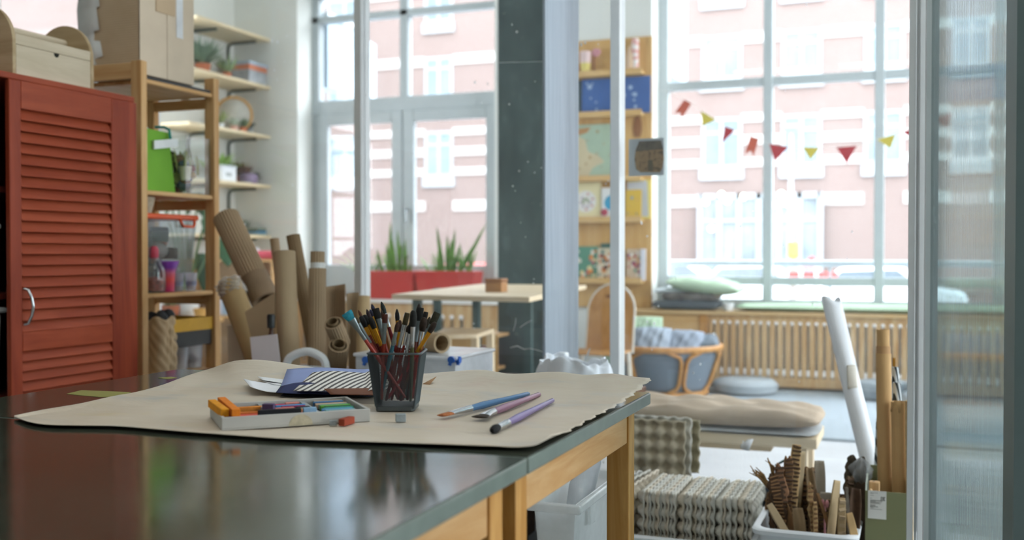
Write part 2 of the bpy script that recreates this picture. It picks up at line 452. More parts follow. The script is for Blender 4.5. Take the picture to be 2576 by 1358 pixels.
b.build('radiator_columns', RADM, rad, W=True)
b = MB(); b.bb(-1.44, 2.55, YP+.045, YP+.1, .09, .13); b.bb(-1.44, 2.55, YP+.045, YP+.1, .47, .5); b.bb(-1.4, -1.36, YP+.05, YP+.09, .0, .09); b.bb(2.4, 2.44, YP+.05, YP+.09, 0, .09)
b.build('radiator_header', RADM, rad, W=True)
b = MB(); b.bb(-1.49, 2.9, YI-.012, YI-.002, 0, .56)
struct(b.build('gap_shade_panel', mat('gap_shade', C('#4a453e'), .9)))  # dark sheet that paints in the shade seen between the slats
# casing and sill under window_1
b = MB(); b.bb(-5.45, -3.12, YP-.02, YF-.05, .60, .63)
struct(b.build('trim_4', mat('white_sill', C('#e8e6e0'), .4, var=.02), bev=.004))
rc2 = thing('radiator_cover', 'pale wood radiator cover of upright slats below the red planters', 'radiator cover', (-4.2, YP, 0)); rc2['kind'] = 'structure'
b = MB(); x = -5.35
while x < -3.5:
    b.bb(x-.031, x+.031, YP, YP+.02, .08, .5); x += .085
b.build('slats', SLAT, rc2, W=True, bev=.003)
b = MB(); b.bb(-5.45, -3.12, YP+.001, YP+.022, .5, .60); b.bb(-5.45, -3.12, YP+.001, YP+.022, .0, .08); b.bb(-3.5, -3.12, YP, YP+.022, .08, .5)
b.build('rail', SLAT, rc2, W=True)
rad2 = thing('radiator', 'white column radiator behind the slats below the red planters', 'radiator', (-4.2, YP+.08, 0.02))
b = MB(); x = -5.35+.0425
while x < -3.5:
    b.tube([(x, YP+.06, .1), (x, YP+.06, .47)], .016, 10); b.ball((x, YP+.012, .49), .022, 10, 6); x += .085
b.bb(-5.3, -3.5, YP+.045, YP+.1, .06, .1); b.bb(-5.25, -5.2, YP+.05, YP+.09, 0, .06); b.bb(-3.6, -3.55, YP+.05, YP+.09, 0, .06)
b.build('radiator_columns', RADM, rad2, W=True)
# carpet
cm = NT('carpet_grey'); v = cm.coord(); n = cm.noise(v, 260, 3); n2 = cm.noise(v, 14, 3)
cm.set(cm.mix(n2, cm.ramp(n, [(.3, C('#97a3ab')), (.7, C('#bcc6cc'))]), C('#b2bcc3')), .95, 0, .1); cm.bump(n, .8, .006)
tag(MB().bb(-3.7, 2.6, 5.9, YP-.03, .0005, .014).build('rug', cm.m, bev=.004), 'pale blue-grey short pile carpet covering the floor below the window seat', 'carpet')

# ---- dark structural column and glazed partition
YG = 3.75
cmn = NT('chalk_paint'); v = cmn.coord()
sm = cmn.noise(cmn.coord((3, 3, 1.4)), 1.6, 7, .68, .25)
c = cmn.ramp(sm, [(.25, C('#2b3a3b')), (.55, C('#3f5150')), (.85, C('#6a7c7d'))])
vo = cmn.new('ShaderNodeTexVoronoi'); cmn.link(v, vo.inputs['Vector']); vo.inputs['Scale'].default_value = 16
hit = cmn.math('LESS_THAN', vo.outputs['Distance'], cmn.math('SUBTRACT', cmn.math('MULTIPLY', cmn.noise(v, 7, 3), .3), .115))
c = cmn.mix(cmn.math('MULTIPLY', hit, .75), c, C('#aebabb'))
cmn.set(c, .65, 0, .3)
struct(MB().bb(X_at(1252, 6.7), X_at(1375, 6.7), 6.7, 7.05, 0, ZC).build('trim_5', cmn.m, bev=.004), 'dark green chalk-marked square column')
stm = NT('brushed_steel'); n = stm.noise(stm.coord((60, 60, 1.5)), 1.5, 5)
stm.set(stm.ramp(n, [(.3, C('#838f9a')), (.7, C('#9ba7b1'))]), .42, 0, .4)
xp0, xp1 = X_at(1373, YG), X_at(1446, YG)
part = win_root('wall_partition'); part.location = (-2, YG, 0)
MB().bb(xp1-.012, xp1, -xp1/.3512, YG+.05, 0, ZC).build('post', stm.m, part, W=True, bev=.003)
muls = []
for px, w in ((367, .036), (897, .032), (1538, .036)):
    xa = X_at(px, YG); muls.append((xa, xa+w))
    MB().bb(xa, xa+w, YG-.02, YG+.06, .09, ZC).build('mullion', STEEL, part, W=True, bev=.002)
xend = -.012
MB().bb(XL, xend, YG-.02, YG+.06, .0, .09).build('bottom_rail', STEEL, part, W=True, bev=.002)
MB().bb(XL, xend, YG-.02, YG+.06, ZC-.08, ZC).build('top_rail', STEEL, part, W=True)
GLASS_P = glass_mat('partition_glass', (.985, .995, 1), dust=.018, specks=.9)
edges = [(XL, XL), muls[0], muls[1], (xp1-.012, xp1), muls[2], (xend, xend)]
for a, c in zip(edges[:-1], edges[1:]):
    MB().bb(a[1], c[0], YG+.012, YG+.018, .09, ZC-.08).build('pane', GLASS_P, part, W=True)
SMR = mat('dirt_white', C('#dfe4e6'), .8)
random.seed(12)
def smear(pts, r):
    P = [pY(x+rnd(-2, 2), y+rnd(-2, 2), YG+.0105) for x, y in pts]; bb = MB(); bb.tube(P, [r*rnd(.5, 1.2) for _ in P], 5, flat=.4, flatdir=(0, 0, 1)); bb.build('scratch', SMR, part, W=True)
smear([(1256, 157), (1290, 158), (1320, 157), (1345, 154), (1371, 154)], .0011)
smear([(1282, 876), (1300, 872), (1318, 879), (1335, 875), (1352, 882), (1371, 887)], .0022)
smear([(1455, 915), (1470, 908), (1480, 890), (1483, 876), (1478, 898), (1468, 918)], .0014)
smear([(1292, 832), (1296, 815), (1299, 800)], .0013); smear([(1310, 822), (1325, 812), (1338, 806)], .0016)
bb = MB()
for x, y, r in ((1306, 430, 6), (1328, 407, 5), (1345, 434, 4), (1362, 422, 4), (1290, 468, 5), (1296, 480, 3), (1281, 262, 4), (1346, 205, 3), (1300, 80, 6), (1288, 62, 4), (1342, 712, 4), (1343, 702, 3), (1322, 596, 3), (1310, 560, 3), (1462, 112, 6), (1472, 108, 5), (1505, 111, 4), (1700, 700, 3), (1628, 594, 5), (1640, 590, 3), (1530, 455, 4), (1524, 462, 3), (1622, 455, 4), (1708, 146, 4), (1640, 880, 3), (1665, 842, 3), (1690, 826, 3), (2044, 764, 4), (1620, 955, 4), (1744, 938, 4), (1760, 955, 3), (1960, 930, 3), (2010, 960, 3), (738, 186, 3), (710, 232, 3)):
    p = pY(x, y, YG+.0105); bb.ball(tuple(p), (r*.0007*rnd(.6, 1.2), .0008, r*.0007*rnd(.8, 1.8)), 8, 5)
bb.build('dirt_specks', SMR, part, W=True)
# return of the partition, its end post, and the open glazed door
ret = win_root('trim_6'); ret.location = (0, 2.95, 0)
YD = 2.92
b = MB(); b.bb(-.012, .004, YD, YD+.05, 0, ZC); b.bb(.007, .012, YD+.01, YD+.05, 0, ZC); b.bb(.014, .034, YD-.006, YD+.05, 0, ZC)
b.build('post', STEEL, ret, W=True, bev=.0015)
MB().bb(.0, .03, YD+.06, YG-.02, 0, .09).build('bottom_rail', STEEL, ret, W=True)
MB().bb(.012, .018, YD+.05, YG-.02, .09, ZC).build('pane', GLASS_P, ret, W=True)
MB().bb(-.012, .034, YG-.02, YG+.06, 0, ZC).build('corner_post', STEEL, ret, W=True)
dr = win_root('door_1'); dr.location = (.045, YD, 0)
p0 = Vector((.042, YD-.03, 0)); p1 = Vector((.168, 2.02, 0)); dv = (p1-p0).normalized(); nv = Vector((dv.y, -dv.x, 0))
DOORF = mat('door_frame_paint', C('#5f6f6e'), .45, var=.05)
def dbar(s0, s1, z0, z1, th, nm, mt):
    bb = MB(); L = (p1-p0).length
    a = p0+dv*s0; c = p0+dv*s1; bb.bar((a.x, a.y, (z0+z1)/2), (c.x, c.y, (z0+z1)/2), th, z1-z0); return bb.build(nm, mt, dr, W=True)
L = (p1-p0).length
dbar(0, .02, .02, 2.6, .03, 'hinge_stile', STEEL); dbar(L, L+.075, .02, 2.6, .034, 'lock_stile', DOORF)
dbar(.02, L, .02, .12, .03, 'bottom_rail', DOORF); dbar(.02, L, 2.5, 2.6, .03, 'top_rail', DOORF)
dbar(.02, L, .12, 2.5, .006, 'pane', glass_mat('door_glass', (.54, .62, .62), dust=.04, ribs=True, rough=.03))

# ================================================================== outside
def facade(name, label, org, rot, floors, cols, length, height, ground):
    """brick street front; local x along the front, y=0 the front plane (facing -y), z up"""
    t = thing(name, label, 'building', org, rot)
    bm_ = NT('brick_'+name); v = bm_.coord((1, 1, 1))
    br = bm_.new('ShaderNodeTexBrick'); bm_.link(bm_.coord((1, 1, 1), (PI/2, 0, 0)), br.inputs['Vector'])
    br.inputs['Scale'].default_value = 4.2; br.inputs['Color1'].default_value = (*C('#74645f'), 1); br.inputs['Color2'].default_value = (*C('#7a6b66'), 1)
    br.inputs['Mortar'].default_value = (*C('#7d7470'), 1); br.inputs['Mortar Size'].default_value = .012
    bm_.set(bm_.mix(.35, br.outputs['Color'], bm_.ramp(bm_.noise(v, .5), [(.3, C('#72635e')), (.7, C('#786a65'))])), .85, 0, .2)
    STONE = mat('facade_stone', C('#aaa7a4'), .7, var=.03, scale=.6)
    FR = mat('facade_window_frame', C('#92989c'), .5, var=.03, scale=.7)
    GLZ = mat('facade_glass', C('#6f7f88'), .6, var=.25, scale=.5, spec=.1)
    MB().bb(-length/2, length/2, 0, 6, ground, height).build('wall', bm_.m, t, smooth=False)
    b = MB()
    for z0, z1 in floors['bands']:
        xs = sorted((c-w/2, c+w/2) for c, w in cols); cur = -length/2
        for a, c in xs+[(length/2, length/2)]:
            if a > cur: b.bb(cur, a, -.06, .02, z0, z1)
            cur = max(cur, c)
    b.build('stone_band', STONE, t, smooth=False)
    for z0, z1 in floors['rows']:
        for cx, w in cols:
            s_ = MB(); fw = .11
            s_.bb(cx-w/2, cx-w/2+fw, -.05, .04, z0, z1); s_.bb(cx+w/2-fw, cx+w/2, -.05, .04, z0, z1)
            s_.bb(cx-w/2+fw, cx+w/2-fw, -.05, .04, z0, z0+fw); s_.bb(cx-w/2+fw, cx+w/2-fw, -.05, .04, z1-fw, z1)
            s_.bb(cx-.06, cx+.06, -.05, .04, z0+fw, z1-fw); s_.bb(cx-w/2+fw, cx+w/2-fw, -.04, .04, lerp(z0, z1, .68), lerp(z0, z1, .68)+.1)
            s_.bb(cx-w/2-.08, cx+w/2+.08, -.12, .03, z0-.42, z0)
            f_ = s_.build('window', FR, t, smooth=False)
            MB().bb(cx-w/2+fw, cx+w/2-fw, -.015, .03, z0+fw, z1-fw).build('pane', GLZ, f_)
    return t
DB = 38.0
def zz(y, Y=DB): return CAM_H+(636-y)/FPX*Y/1.0
# columns measured in the right-hand window; floors from sill lines
cols_px = [(1815, 100), (2015, 100), (2222, 100), (870, 88), (1105, 70), (1430, 90), (640, 90), (2440, 95), (2650, 95)]
cols = []
for px, w in cols_px:
    xa, xb = X_at(px-w/2, DB), X_at(px+w/2, DB); cols.append(((xa+xb)/2+4, (xb-xa)))
rows = [(zz(425), zz(300)), (zz(205), zz(95)), (zz(0), zz(-120)), (zz(-200), zz(-320))]
bands = [(zz(118), zz(92)), (zz(312), zz(292)), (zz(368), zz(346)), (zz(422), zz(402)), (zz(-75), zz(-100)), (zz(520), zz(492)), (zz(-300), zz(-320))]
fb = facade('apartment_building', 'pink brick street front with pale stone bands across the road', (-4, DB, 0), 0, dict(rows=rows, bands=bands), cols, 90, 14.5, -.7)
fl_ = thing('apartment_building', 'pink brick building with a pale cornice seen through the left side window', 'building', (-26, 24, 0), PI/2)
MB().bb(-16, 12, 0, 6, -.7, 15).build('wall', bpy.data.materials['brick_apartment_building'], fl_, smooth=False)
b = MB(); b.bb(-16, 12, -.4, .1, 11.2, 12.4); b.bb(-16, 12, -.1, .1, 6.4, 6.8); b.build('cornice', _MC['facade_stone'], fl_, smooth=False)
for k in range(4):
    s_ = MB(); cx = -12+k*6; s_.bb(cx-.9, cx-.75, -.06, .04, 2.8, 5.2); s_.bb(cx+.75, cx+.9, -.06, .04, 2.8, 5.2); s_.bb(cx-.9, cx+.9, -.06, .04, 5.2, 5.4); s_.bb(cx-1, cx+1, -.12, .04, 2.5, 2.8)
    f_ = s_.build('window', _MC['facade_window_frame'], fl_, smooth=False); MB().bb(cx-.75, cx+.75, -.02, .04, 2.8, 5.2).build('pane', _MC['facade_glass'], f_)
# shop front on the ground floor
sh = thing('shop_front', 'glazed shop front with warm lights at street level across the road', 'shop front', (X_at(1900, DB), DB-.3, -.7))
x0, x1 = X_at(1765, DB), X_at(2065, DB); z0, z1 = -.7, zz(490)
b = MB(); nb = 6
for i in range(nb+1):
    xx = lerp(x0, x1, i/nb); b.bb(xx-.09, xx+.09, DB-.4, DB-.2, z0, z1)
b.bb(x0, x1, DB-.4, DB-.2, z1-.2, z1); b.bb(x0, x1, DB-.38, DB-.22, zz(560), zz(560)+.1); b.bb(x0, x1, DB-.38, DB-.22, z0, z0+.3)
b.build('shop_frame', _MC['facade_window_frame'], sh, W=True, smooth=False)
MB().bb(x0, x1, DB-.3, DB-.26, z0+.3, z1-.2).build('shop_glass', mat('shop_glass', C('#7c868c'), .5, var=.35, scale=.9, spec=.15), sh, W=True)
EML = NT('warm_lamp'); EML.b.inputs['Emission Color'].default_value = (1, .72, .38, 1); EML.b.inputs['Emission Strength'].default_value = 3.2
b = MB()
for px, py in ((1775, 508), (1815, 490), (1830, 505), (1870, 495), (1945, 515), (1970, 510), (1983, 512), (1790, 575), (1965, 488)):
    p = pY(px, py, DB-.5); b.ball(tuple(p), .12, 8, 5)
b.build('string_of_lights', EML.m, sh, W=True)
# street, lamp post, signal, cars
struct(MB().bb(-45, 40, YI+.4, DB+1, -1.0, -.7).build('floor_street', mat('asphalt', C('#8d8c8c'), .85, var=.08, scale=.8)))
lp = thing('street_lamp', 'thin grey street lamp post standing on the far pavement', 'street lamp', (X_at(1993, 20), 20, -.7))
p = pY(1990, 400, 20); q = pY(1968, 322, 20); r_ = pY(2012, 322, 20)
b = MB(); b.tube([(p.x, 20, -.7), (p.x, 20, p.z), (p.x, 20, pY(1990, 335, 20).z)], [.05, .04, .03], 8); b.build('pole', mat('lamp_pole', C('#9aa3a8'), .5), lp, W=True)
MB().box(((q.x+r_.x)/2, 20, q.z), (r_.x-q.x, .25, .09)).build('lamp_head', mat('lamp_head', C('#7d878c'), .5), lp, W=True, bev=.03)
tl_ = thing('traffic_bollard', 'yellow traffic bollard light standing at the kerb outside', 'bollard', (X_at(1996, 16), 16, -.7))
p = pY(1996, 650, 16); MB().cyl((p.x, 16, -.7), (p.x, 16, p.z), .05).build('post', mat('bollard_post', C('#8a8078'), .6), tl_, W=True)
MB().box((p.x, 16, pY(1996, 628, 16).z), (.16, .16, .26)).build('lamp_box', mat('bollard_yellow', C('#d9a53f'), .5), tl_, W=True, bev=.03)
rs = thing('road_barrier', 'red and white road barrier on the street outside', 'barrier', (X_at(2040, 15), 15, -.7))
RED_B = mat('barrier_red', C('#c9433f'), .5)
a = pY(2012, 672, 15); c = pY(2050, 672, 15); t_ = pY(2040, 645, 15)
b = MB(); b.prism([(a.x, a.z), (c.x, a.z), (t_.x+.04, t_.z), (t_.x, t_.z)], lambda u, v, t: (u, 15+t, v), -.03, .03); b.bb(a.x-.15, c.x+.3, 14.95, 15.05, pY(2030, 700, 15).z, pY(2030, 684, 15).z)
b.build('panel', RED_B, rs, W=True)
b = MB(); b.bb(a.x, a.x+.05, 14.9, 15.1, -.7, a.z); b.bb(c.x, c.x+.05, 14.9, 15.1, -.7, a.z); b.build('leg', mat('barrier_grey', C('#b9b4b0'), .6), rs, W=True)
CARP = [('white parked car at the far kerb, left of the lamp post', 1700, 33, '#e3e6e8'), ('silver parked car at the far kerb near the shop door', 1890, 29.5, '#c3c8cc'), ('white parked car at the far kerb, right of the lamp post', 2200, 26.5, '#dfe3e6'), ('dark red parked car on the street seen over the planters', 1190, 31, '#a0413c')]
def car(px, Y, col, label):
    x = X_at(px, Y); t = thing('car', label, 'car', (x, Y, -.7), group='cars parked across the street')
    pts = [(-2.1, .35), (-2.05, .75), (-1.3, .88), (-.75, 1.38), (.6, 1.42), (1.25, .95), (2.0, .82), (2.12, .4)]
    MB().prism(pts, lambda u, v, s: (u, s, v), -.82, .82).build('body', mat('car_paint_'+col[1:], C(col), .25, var=.02), t, bev=.08)
    MB().prism([(-1.15, .92), (-.7, 1.3), (.52, 1.34), (1.05, .96)], lambda u, v, s: (u, s, v), -.835, .835).build('side_window', mat('car_window', C('#56626a'), .1), t)
    for wx in (-1.3, 1.3):
        b = MB(); b.cyl((wx, -.86, .32), (wx, .86, .32), .32, n=18); b.build('wheel', BLACK, t)
for lb, px, Y, col in CARP: car(px, Y, col, lb)
rl = thing('window_railing', 'grey guard rail outside the wide window', 'railing', (0, YF+.25, ZS))
b = MB(); b.tube([(W2[0]-.1, YF+.25, .945), (W2[1]+.1, YF+.25, .945)], .026, 10); b.build('rail', FRAME, rl, W=True)
b = MB()
for x in (-1.9, -.62, .7, 2.4): b.tube([(x, YF+.25, -.2), (x, YF+.25, .945)], .012, 8)
b.build('post', FRAME, rl, W=True)
struct(MB().bb(W2[0]-.2, W2[1]+.2, YF+.06, YF+.4, ZS-.12, ZS+.0).build('trim_7', mat('outer_sill', C('#b7bcbf'), .6)))
SIGN = mat('sign_box_paint', C('#a9bccb'), .5, var=.03)
for lb, X, z0, z1 in (('pale blue sign box on the facade left of the french window', W1[0]-.02, pY(830, 240, 8.9).z, pY(810, 70, 8.9).z), ('pale blue sign box on the facade left of the wide window', W2[0]-.1, pY(1705, 200, 8.9).z, 3.5)):
    t = thing('sign_box', lb, 'sign', (X, 8.9, z0))
    MB().prism([(8.46, z0), (9.4, z0+.02), (9.4, z1-.1), (8.46, z1+.02)], lambda u, v, s: (s, u, v), X-.06, X+.12).build('panel', SIGN, t, W=True)
    MB().bb(X-.08, X+.14, 8.44, 9.0, z1-.03, z1+.03).build('cap', STEEL, t, W=True)

# ================================================================== light
w = bpy.data.worlds.new('sky'); SC.world = w; w.use_nodes = True
nt = w.node_tree; bg = nt.nodes['Background']
tc = nt.nodes.new('ShaderNodeTexCoord'); sep = nt.nodes.new('ShaderNodeSeparateXYZ'); rp = nt.nodes.new('ShaderNodeValToRGB')
nt.links.new(tc.outputs['Generated'], sep.inputs[0]); nt.links.new(sep.outputs['Z'], rp.inputs['Fac'])
rp.color_ramp.elements[0].color = (.96, .975, 1, 1); rp.color_ramp.elements[1].color = (.84, .91, 1, 1)
nt.links.new(rp.outputs['Color'], bg.inputs['Color']); bg.inputs['Strength'].default_value = 8.0
w.cycles.sampling_method = 'AUTOMATIC'
def portal(loc, rot, sx, sy):
    l = bpy.data.lights.new('daylight_portal', 'AREA'); l.shape = 'RECTANGLE'; l.size = sx; l.size_y = sy; l.cycles.is_portal = True
    o = bpy.data.objects.new('daylight_portal', l); COL.objects.link(o); o.location = loc; o.rotation_euler = rot
portal((sum(W1)/2, YF+.1, 2.0), (-PI/2, 0, 0), W1[1]-W1[0], 2.9)
portal((sum(W2)/2, YF+.1, 2.0), (-PI/2, 0, 0), W2[1]-W2[0], 2.9)
portal((XL-.28, sum(WL)/2, 2.2), (0, -PI/2, 0), 2.6, WL[1]-WL[0])
for w_ in WR: portal((XR+.29, sum(w_)/2, 2.12), (0, PI/2, 0), 2.75, w_[1]-w_[0])
CEIL_E = NT('fill_panel_glow'); CEIL_E.b.inputs['Emission Color'].default_value = (1, .95, .88, 1); CEIL_E.b.inputs['Emission Strength'].default_value = 7.0  # unseen glowing panels added at the ceiling to brighten the tables
for lb, lx, ly in (('added unseen fill light panel over the work tables, nearer the cabinet', -1.9, 1.3), ('added unseen fill light panel over the work tables, nearer the door', -.4, 1.3)):
    t = thing('ceiling_lamp', lb, 'fill light', (lx, ly, ZC-.001), group='added fill light panels')
    b = MB(); b.bb(-.62, .62, -.17, .17, -.05, 0); b.build('housing', WHITE_P, t, bev=.004)
    MB().bb(-.58, .58, -.14, .14, -.056, -.0505).build('diffuser', CEIL_E.m, t)
# ================================================================== work tables
TT = .75
def lino():
    t = NT('table_linoleum'); v = t.coord()
    n = t.noise(v, 3.5, 5, .6); s1 = t.noise(t.coord((3, 40, 1), (0, 0, .6)), 3, 4, .6); s2 = t.noise(t.coord((50, 4, 1), (0, 0, .2)), 2.2, 4, .6)
    c = t.ramp(n, [(.3, C('#34382f')), (.7, C('#43473d'))])
    c = t.mix(t.math('MULTIPLY', t.math('GREATER_THAN', s1, .70), .45), c, C('#8f958c'))
    c = t.mix(t.math('MULTIPLY', t.math('GREATER_THAN', s2, .73), .4), c, C('#262a2c'))
    r = t.ramp(t.noise(v, 5, 4), [(.3, (.07,)*3), (.7, (.15,)*3)])
    t.set(c, .2, 0, .75); t.link(r, t.b.inputs['Roughness']); t.bump(t.noise(t.coord((6, 30, 1)), 6, 3), .05, .001)
    return t.m
LINO = lino()
EDGE = mat('table_edge_band', C('#6a756d'), .35, var=.12, scale=30, spec=.5)
LEGW = wood('leg_pine', C('#daaa66'), C('#a46c24'), 'Z', knots=True)
XA, XB = -1.65, -.49
def table(name, label, y0, y1):
    t = thing(name, label, 'table', ((XA+XB)/2, (y0+y1)/2, 0), group='work tables pushed end to end')
    b = MB(); b.bb(XA, XB, y0, y1, TT-.024, TT-.0015); b.build('edge_band', EDGE, t, W=True, bev=.002)
    b = MB(); b.bb(XA+.003, XB-.003, y0+.003, y1-.003, TT-.004, TT); b.build('tabletop', LINO, t, W=True)
    for x in (XA+.05, XB-.05):
        for y in (y0+.045, y1-.045):
            MB().bb(x-.0225, x+.0225, y-.0225, y+.0225, 0, TT-.024).build('leg', LEGW, t, W=True, bev=.002)
    for x in (XA+.05, XB-.05): MB().bb(x-.012, x+.019, y0+.0675, y1-.0675, TT-.094, TT-.024).build('apron', PINE_Y, t, W=True, bev=.002)
    for y in (y0+.045, y1-.045): MB().bb(XA+.0725, XB-.0725, y-.012, y+.012, TT-.094, TT-.024).build('apron', PINE_X, t, W=True, bev=.002)
    return t
t2 = table('work_table', 'far pine work table with dark green linoleum top, under the brown paper', 1.327, 2.035)
t1 = table('work_table', 'near pine work table with dark green linoleum top, in the foreground', .60, 1.322)
TAPE = mat('tape_yellow', C('#8f8c4a'), .6, var=.1)
def tape(poly):
    pts = [pZ(x, y, TT+.0006) for x, y in poly]
    b = MB(); n = len(pts)
    b._add([(p.x, p.y, TT+.0001) for p in pts]+[(p.x, p.y, TT+.0006) for p in pts], [tuple(range(n)), tuple(range(n, 2*n))]+[(i, (i+1) % n, n+(i+1) % n, n+i) for i in range(n)])
    b.build('tape_patch', TAPE, t2, W=True)
tape([(168, 990), (205, 981), (255, 983), (330, 986), (300, 998), (250, 998), (195, 993)])
tape([(398, 950), (430, 947), (446, 950), (420, 953)]); tape([(458, 950), (500, 943), (515, 945), (480, 953)])

# ---- brown paper sheet
pn = NT('brown_paper'); v = pn.coord()
c = pn.ramp(pn.noise(v, 6, 5), [(.3, C('#c8baa6')), (.7, C('#d3c7b5'))])
fold = pn.noise(pn.coord((2.5, 5, 1), (0, 0, .3)), 2.2, 4, .5, .8)
for k, (hue, th, sd) in enumerate((('#8fa6b8', .69, 3.1), ('#c9b56a', .72, 5.7), ('#bb8f84', .73, 8.9))):
    pv = pn.coord((1, 1.6, 1)); m_ = pn.n[-1]; m_.inputs['Location'].default_value = (sd, sd*1.7, 0)
    st = pn.math('MULTIPLY', pn.math('SUBTRACT', pn.noise(pv, 7, 3), th-.12), 1.6)
    st = pn.math('MINIMUM', pn.math('MAXIMUM', st, 0.0), .35); c = pn.mix(st, c, C(hue))
pn.set(c, .52, 0, .55); pn.bump(fold, .4, .014)
PF = [(36, 1047), (70, 1060), (120, 1068), (210, 1070), (300, 1072), (400, 1080), (500, 1088), (600, 1095), (700, 1102), (800, 1106), (900, 1110), (1010, 1114), (1120, 1118), (1230, 1122), (1340, 1125), (1385, 1112)]
PBk = [(36, 1045, 0), (110, 1030, 0), (200, 1015, 0), (285, 996, 0), (345, 985, 0), (410, 967, 0), (470, 945, 0), (530, 927, 1), (590, 908, 1), (650, 905, 1), (710, 912, 1), (760, 920, 1), (830, 929, 1), (930, 936, 1), (1000, 938, 1), (1060, 940, 1), (1150, 933, 1), (1215, 930, 1), (1290, 941, 1), (1400, 938, 1), (1470, 946, 1), (1540, 944, 1), (1590, 952, 1), (1640, 957, 1)]
Fp = [pZ(x, y, TT+.006) for x, y in PF]
Fp[-2].z = TT+.006; Fp[-1].z = TT+.012
Bp = [pY(x, y, 2.03) if k else pZ(x, y, TT+.006) for x, y, k in PBk]
def by_len(P):
    s = [0]
    for a, b_ in zip(P[:-1], P[1:]): s.append(s[-1]+(b_-a).length)
    return [x/s[-1] for x in s]
def along(P, S, t):
    i = 0
    while i < len(S)-2 and t > S[i+1]: i += 1
    f = (t-S[i])/max(1e-9, S[i+1]-S[i]); f = max(0, min(1, f)); f2 = f
    P_ = [P[max(0, min(len(P)-1, i+j))] for j in (-1, 0, 1, 2)]
    return .5*((2*P_[1])+(P_[2]-P_[0])*f2+(2*P_[0]-5*P_[1]+4*P_[2]-P_[3])*f2*f2+(3*P_[1]-P_[0]-3*P_[2]+P_[3])*f2**3)
SF, SB = by_len(Fp), by_len(Bp)
def paper_pt(u, v_):
    uf = u**.9; ub = u
    p = along(Fp, SF, uf); q = along(Bp, SB, ub)
    k = v_
    r = p.lerp(q, k)
    zb = TT+.003
    lift = max(0, q.z-zb)*(max(0, (k-.55)/.45)**1.6)+max(0, p.z-zb)*max(0, 1-k/.14)**1.5
    z = zb+lift+.0018*(math.sin(9*u+3*k)*math.sin(7*k+2*u)+.6*math.sin(23*u-4*k)*math.sin(11*k))*min(1, 3*k*(1-k)+.15)
    # the right-hand border curls up: ridge running from the front right corner to the rear
    cr = u-(.90-.10*k)
    if cr > 0:
        w_ = cr/(1-(.90-.10*k)); bump = (w_**1.25*.016+.5*math.sin(PI*min(1, w_*1.6))*.006*k)*(1-.7*k)
        z = max(z, zb)+bump*(.35+.65*k)*min(1, 4*w_+.0)
    edge = math.sin(61*k)*.003+math.sin(143*k+1)*.002
    if u > .985: r.x += edge
    return Vector((r.x, r.y, max(z, TT+.0022)))
b = MB(); b.grid(lambda u, v_: paper_pt(u, v_), 110, 64)
ps = b.build('paper_sheet', pn.m, None, solid=.0006, recalc=False)
tag(ps, 'large wavy brown kraft paper sheet spread over the work tables', 'paper')
PAPER_Z = TT+.0052

# ---- brushes: one builder
def mk_brush(name, label, base, tip, hcol, bcol, kind='round', fcol='silver', bl=.03, fl=.035, w=.006, hr=.0087, flatdir=None, group=None, hmat=None):
    base, tip = Vector(base), Vector(tip); ax = (tip-base); L = ax.length; ax.normalize()
    t = thing(name, label, 'paintbrush', base, group=group)
    FM = {'silver': SILVER, 'brass': BRASS, 'grey': mat('ferrule_grey', C('#7d8789'), .35, .7, var=.1)}[fcol]
    HM = hmat or mat('brush_handle_'+hcol[1:], C(hcol), .25, var=.06, spec=.6)
    BM_ = mat('bristle_'+bcol[1:], C(bcol), .8, var=.35, scale=180)
    fd = flatdir if flatdir is not None else CF
    P = lambda s: base+ax*s
    a = L-bl-fl
    MB().tube([P(0), P(.004), P(a*.4), P(a*.8), P(a)], [hr*.55, hr*.75, hr*.85, hr*1.15, hr*.9], 10).build('handle', HM, t, W=True)
    fb = w/hr if kind in ('flat', 'fan') else 1
    wr = w*.5
    if kind in ('flat', 'fan'):
        MB().tube([P(a-.002), P(a+fl*.35), P(a+fl)], [hr, hr*.9, .0028], 14, flat=[1, 1.1, wr/.0028*(1.0 if kind == 'flat' else 1.25)], flatdir=fd).build('ferrule', FM, t, W=True)
        e = 1.0 if kind == 'flat' else 1.7
        MB().tube([P(L-bl-.002), P(L-bl*.5), P(L-bl*.1), P(L)], [.0026, .0026, .002, .0008], 14, flat=[wr/.0026, wr*1.05*(e*.85 if kind == 'fan' else 1)/.0026, wr*e/.002, wr*e*.92/.0008], flatdir=fd).build('bristles', BM_, t, W=True)
    else:
        MB().tube([P(a-.002), P(a+.004), P(a+.006), P(a+.009), P(a+fl)], [hr, hr*1.02, hr*1.12, hr*.98, wr], 12).build('ferrule', FM, t, W=True)
        prof = [wr*.95, wr*1.2, wr*1.1, wr*.55, wr*.08] if kind == 'round' else [wr*.95, wr*1.25, wr*1.25, wr*1.0, wr*.5]
        MB().tube([P(L-bl-.002), P(L-bl*.7), P(L-bl*.4), P(L-bl*.12), P(L)], prof, 12).build('bristles', BM_, t, W=True)
    return t
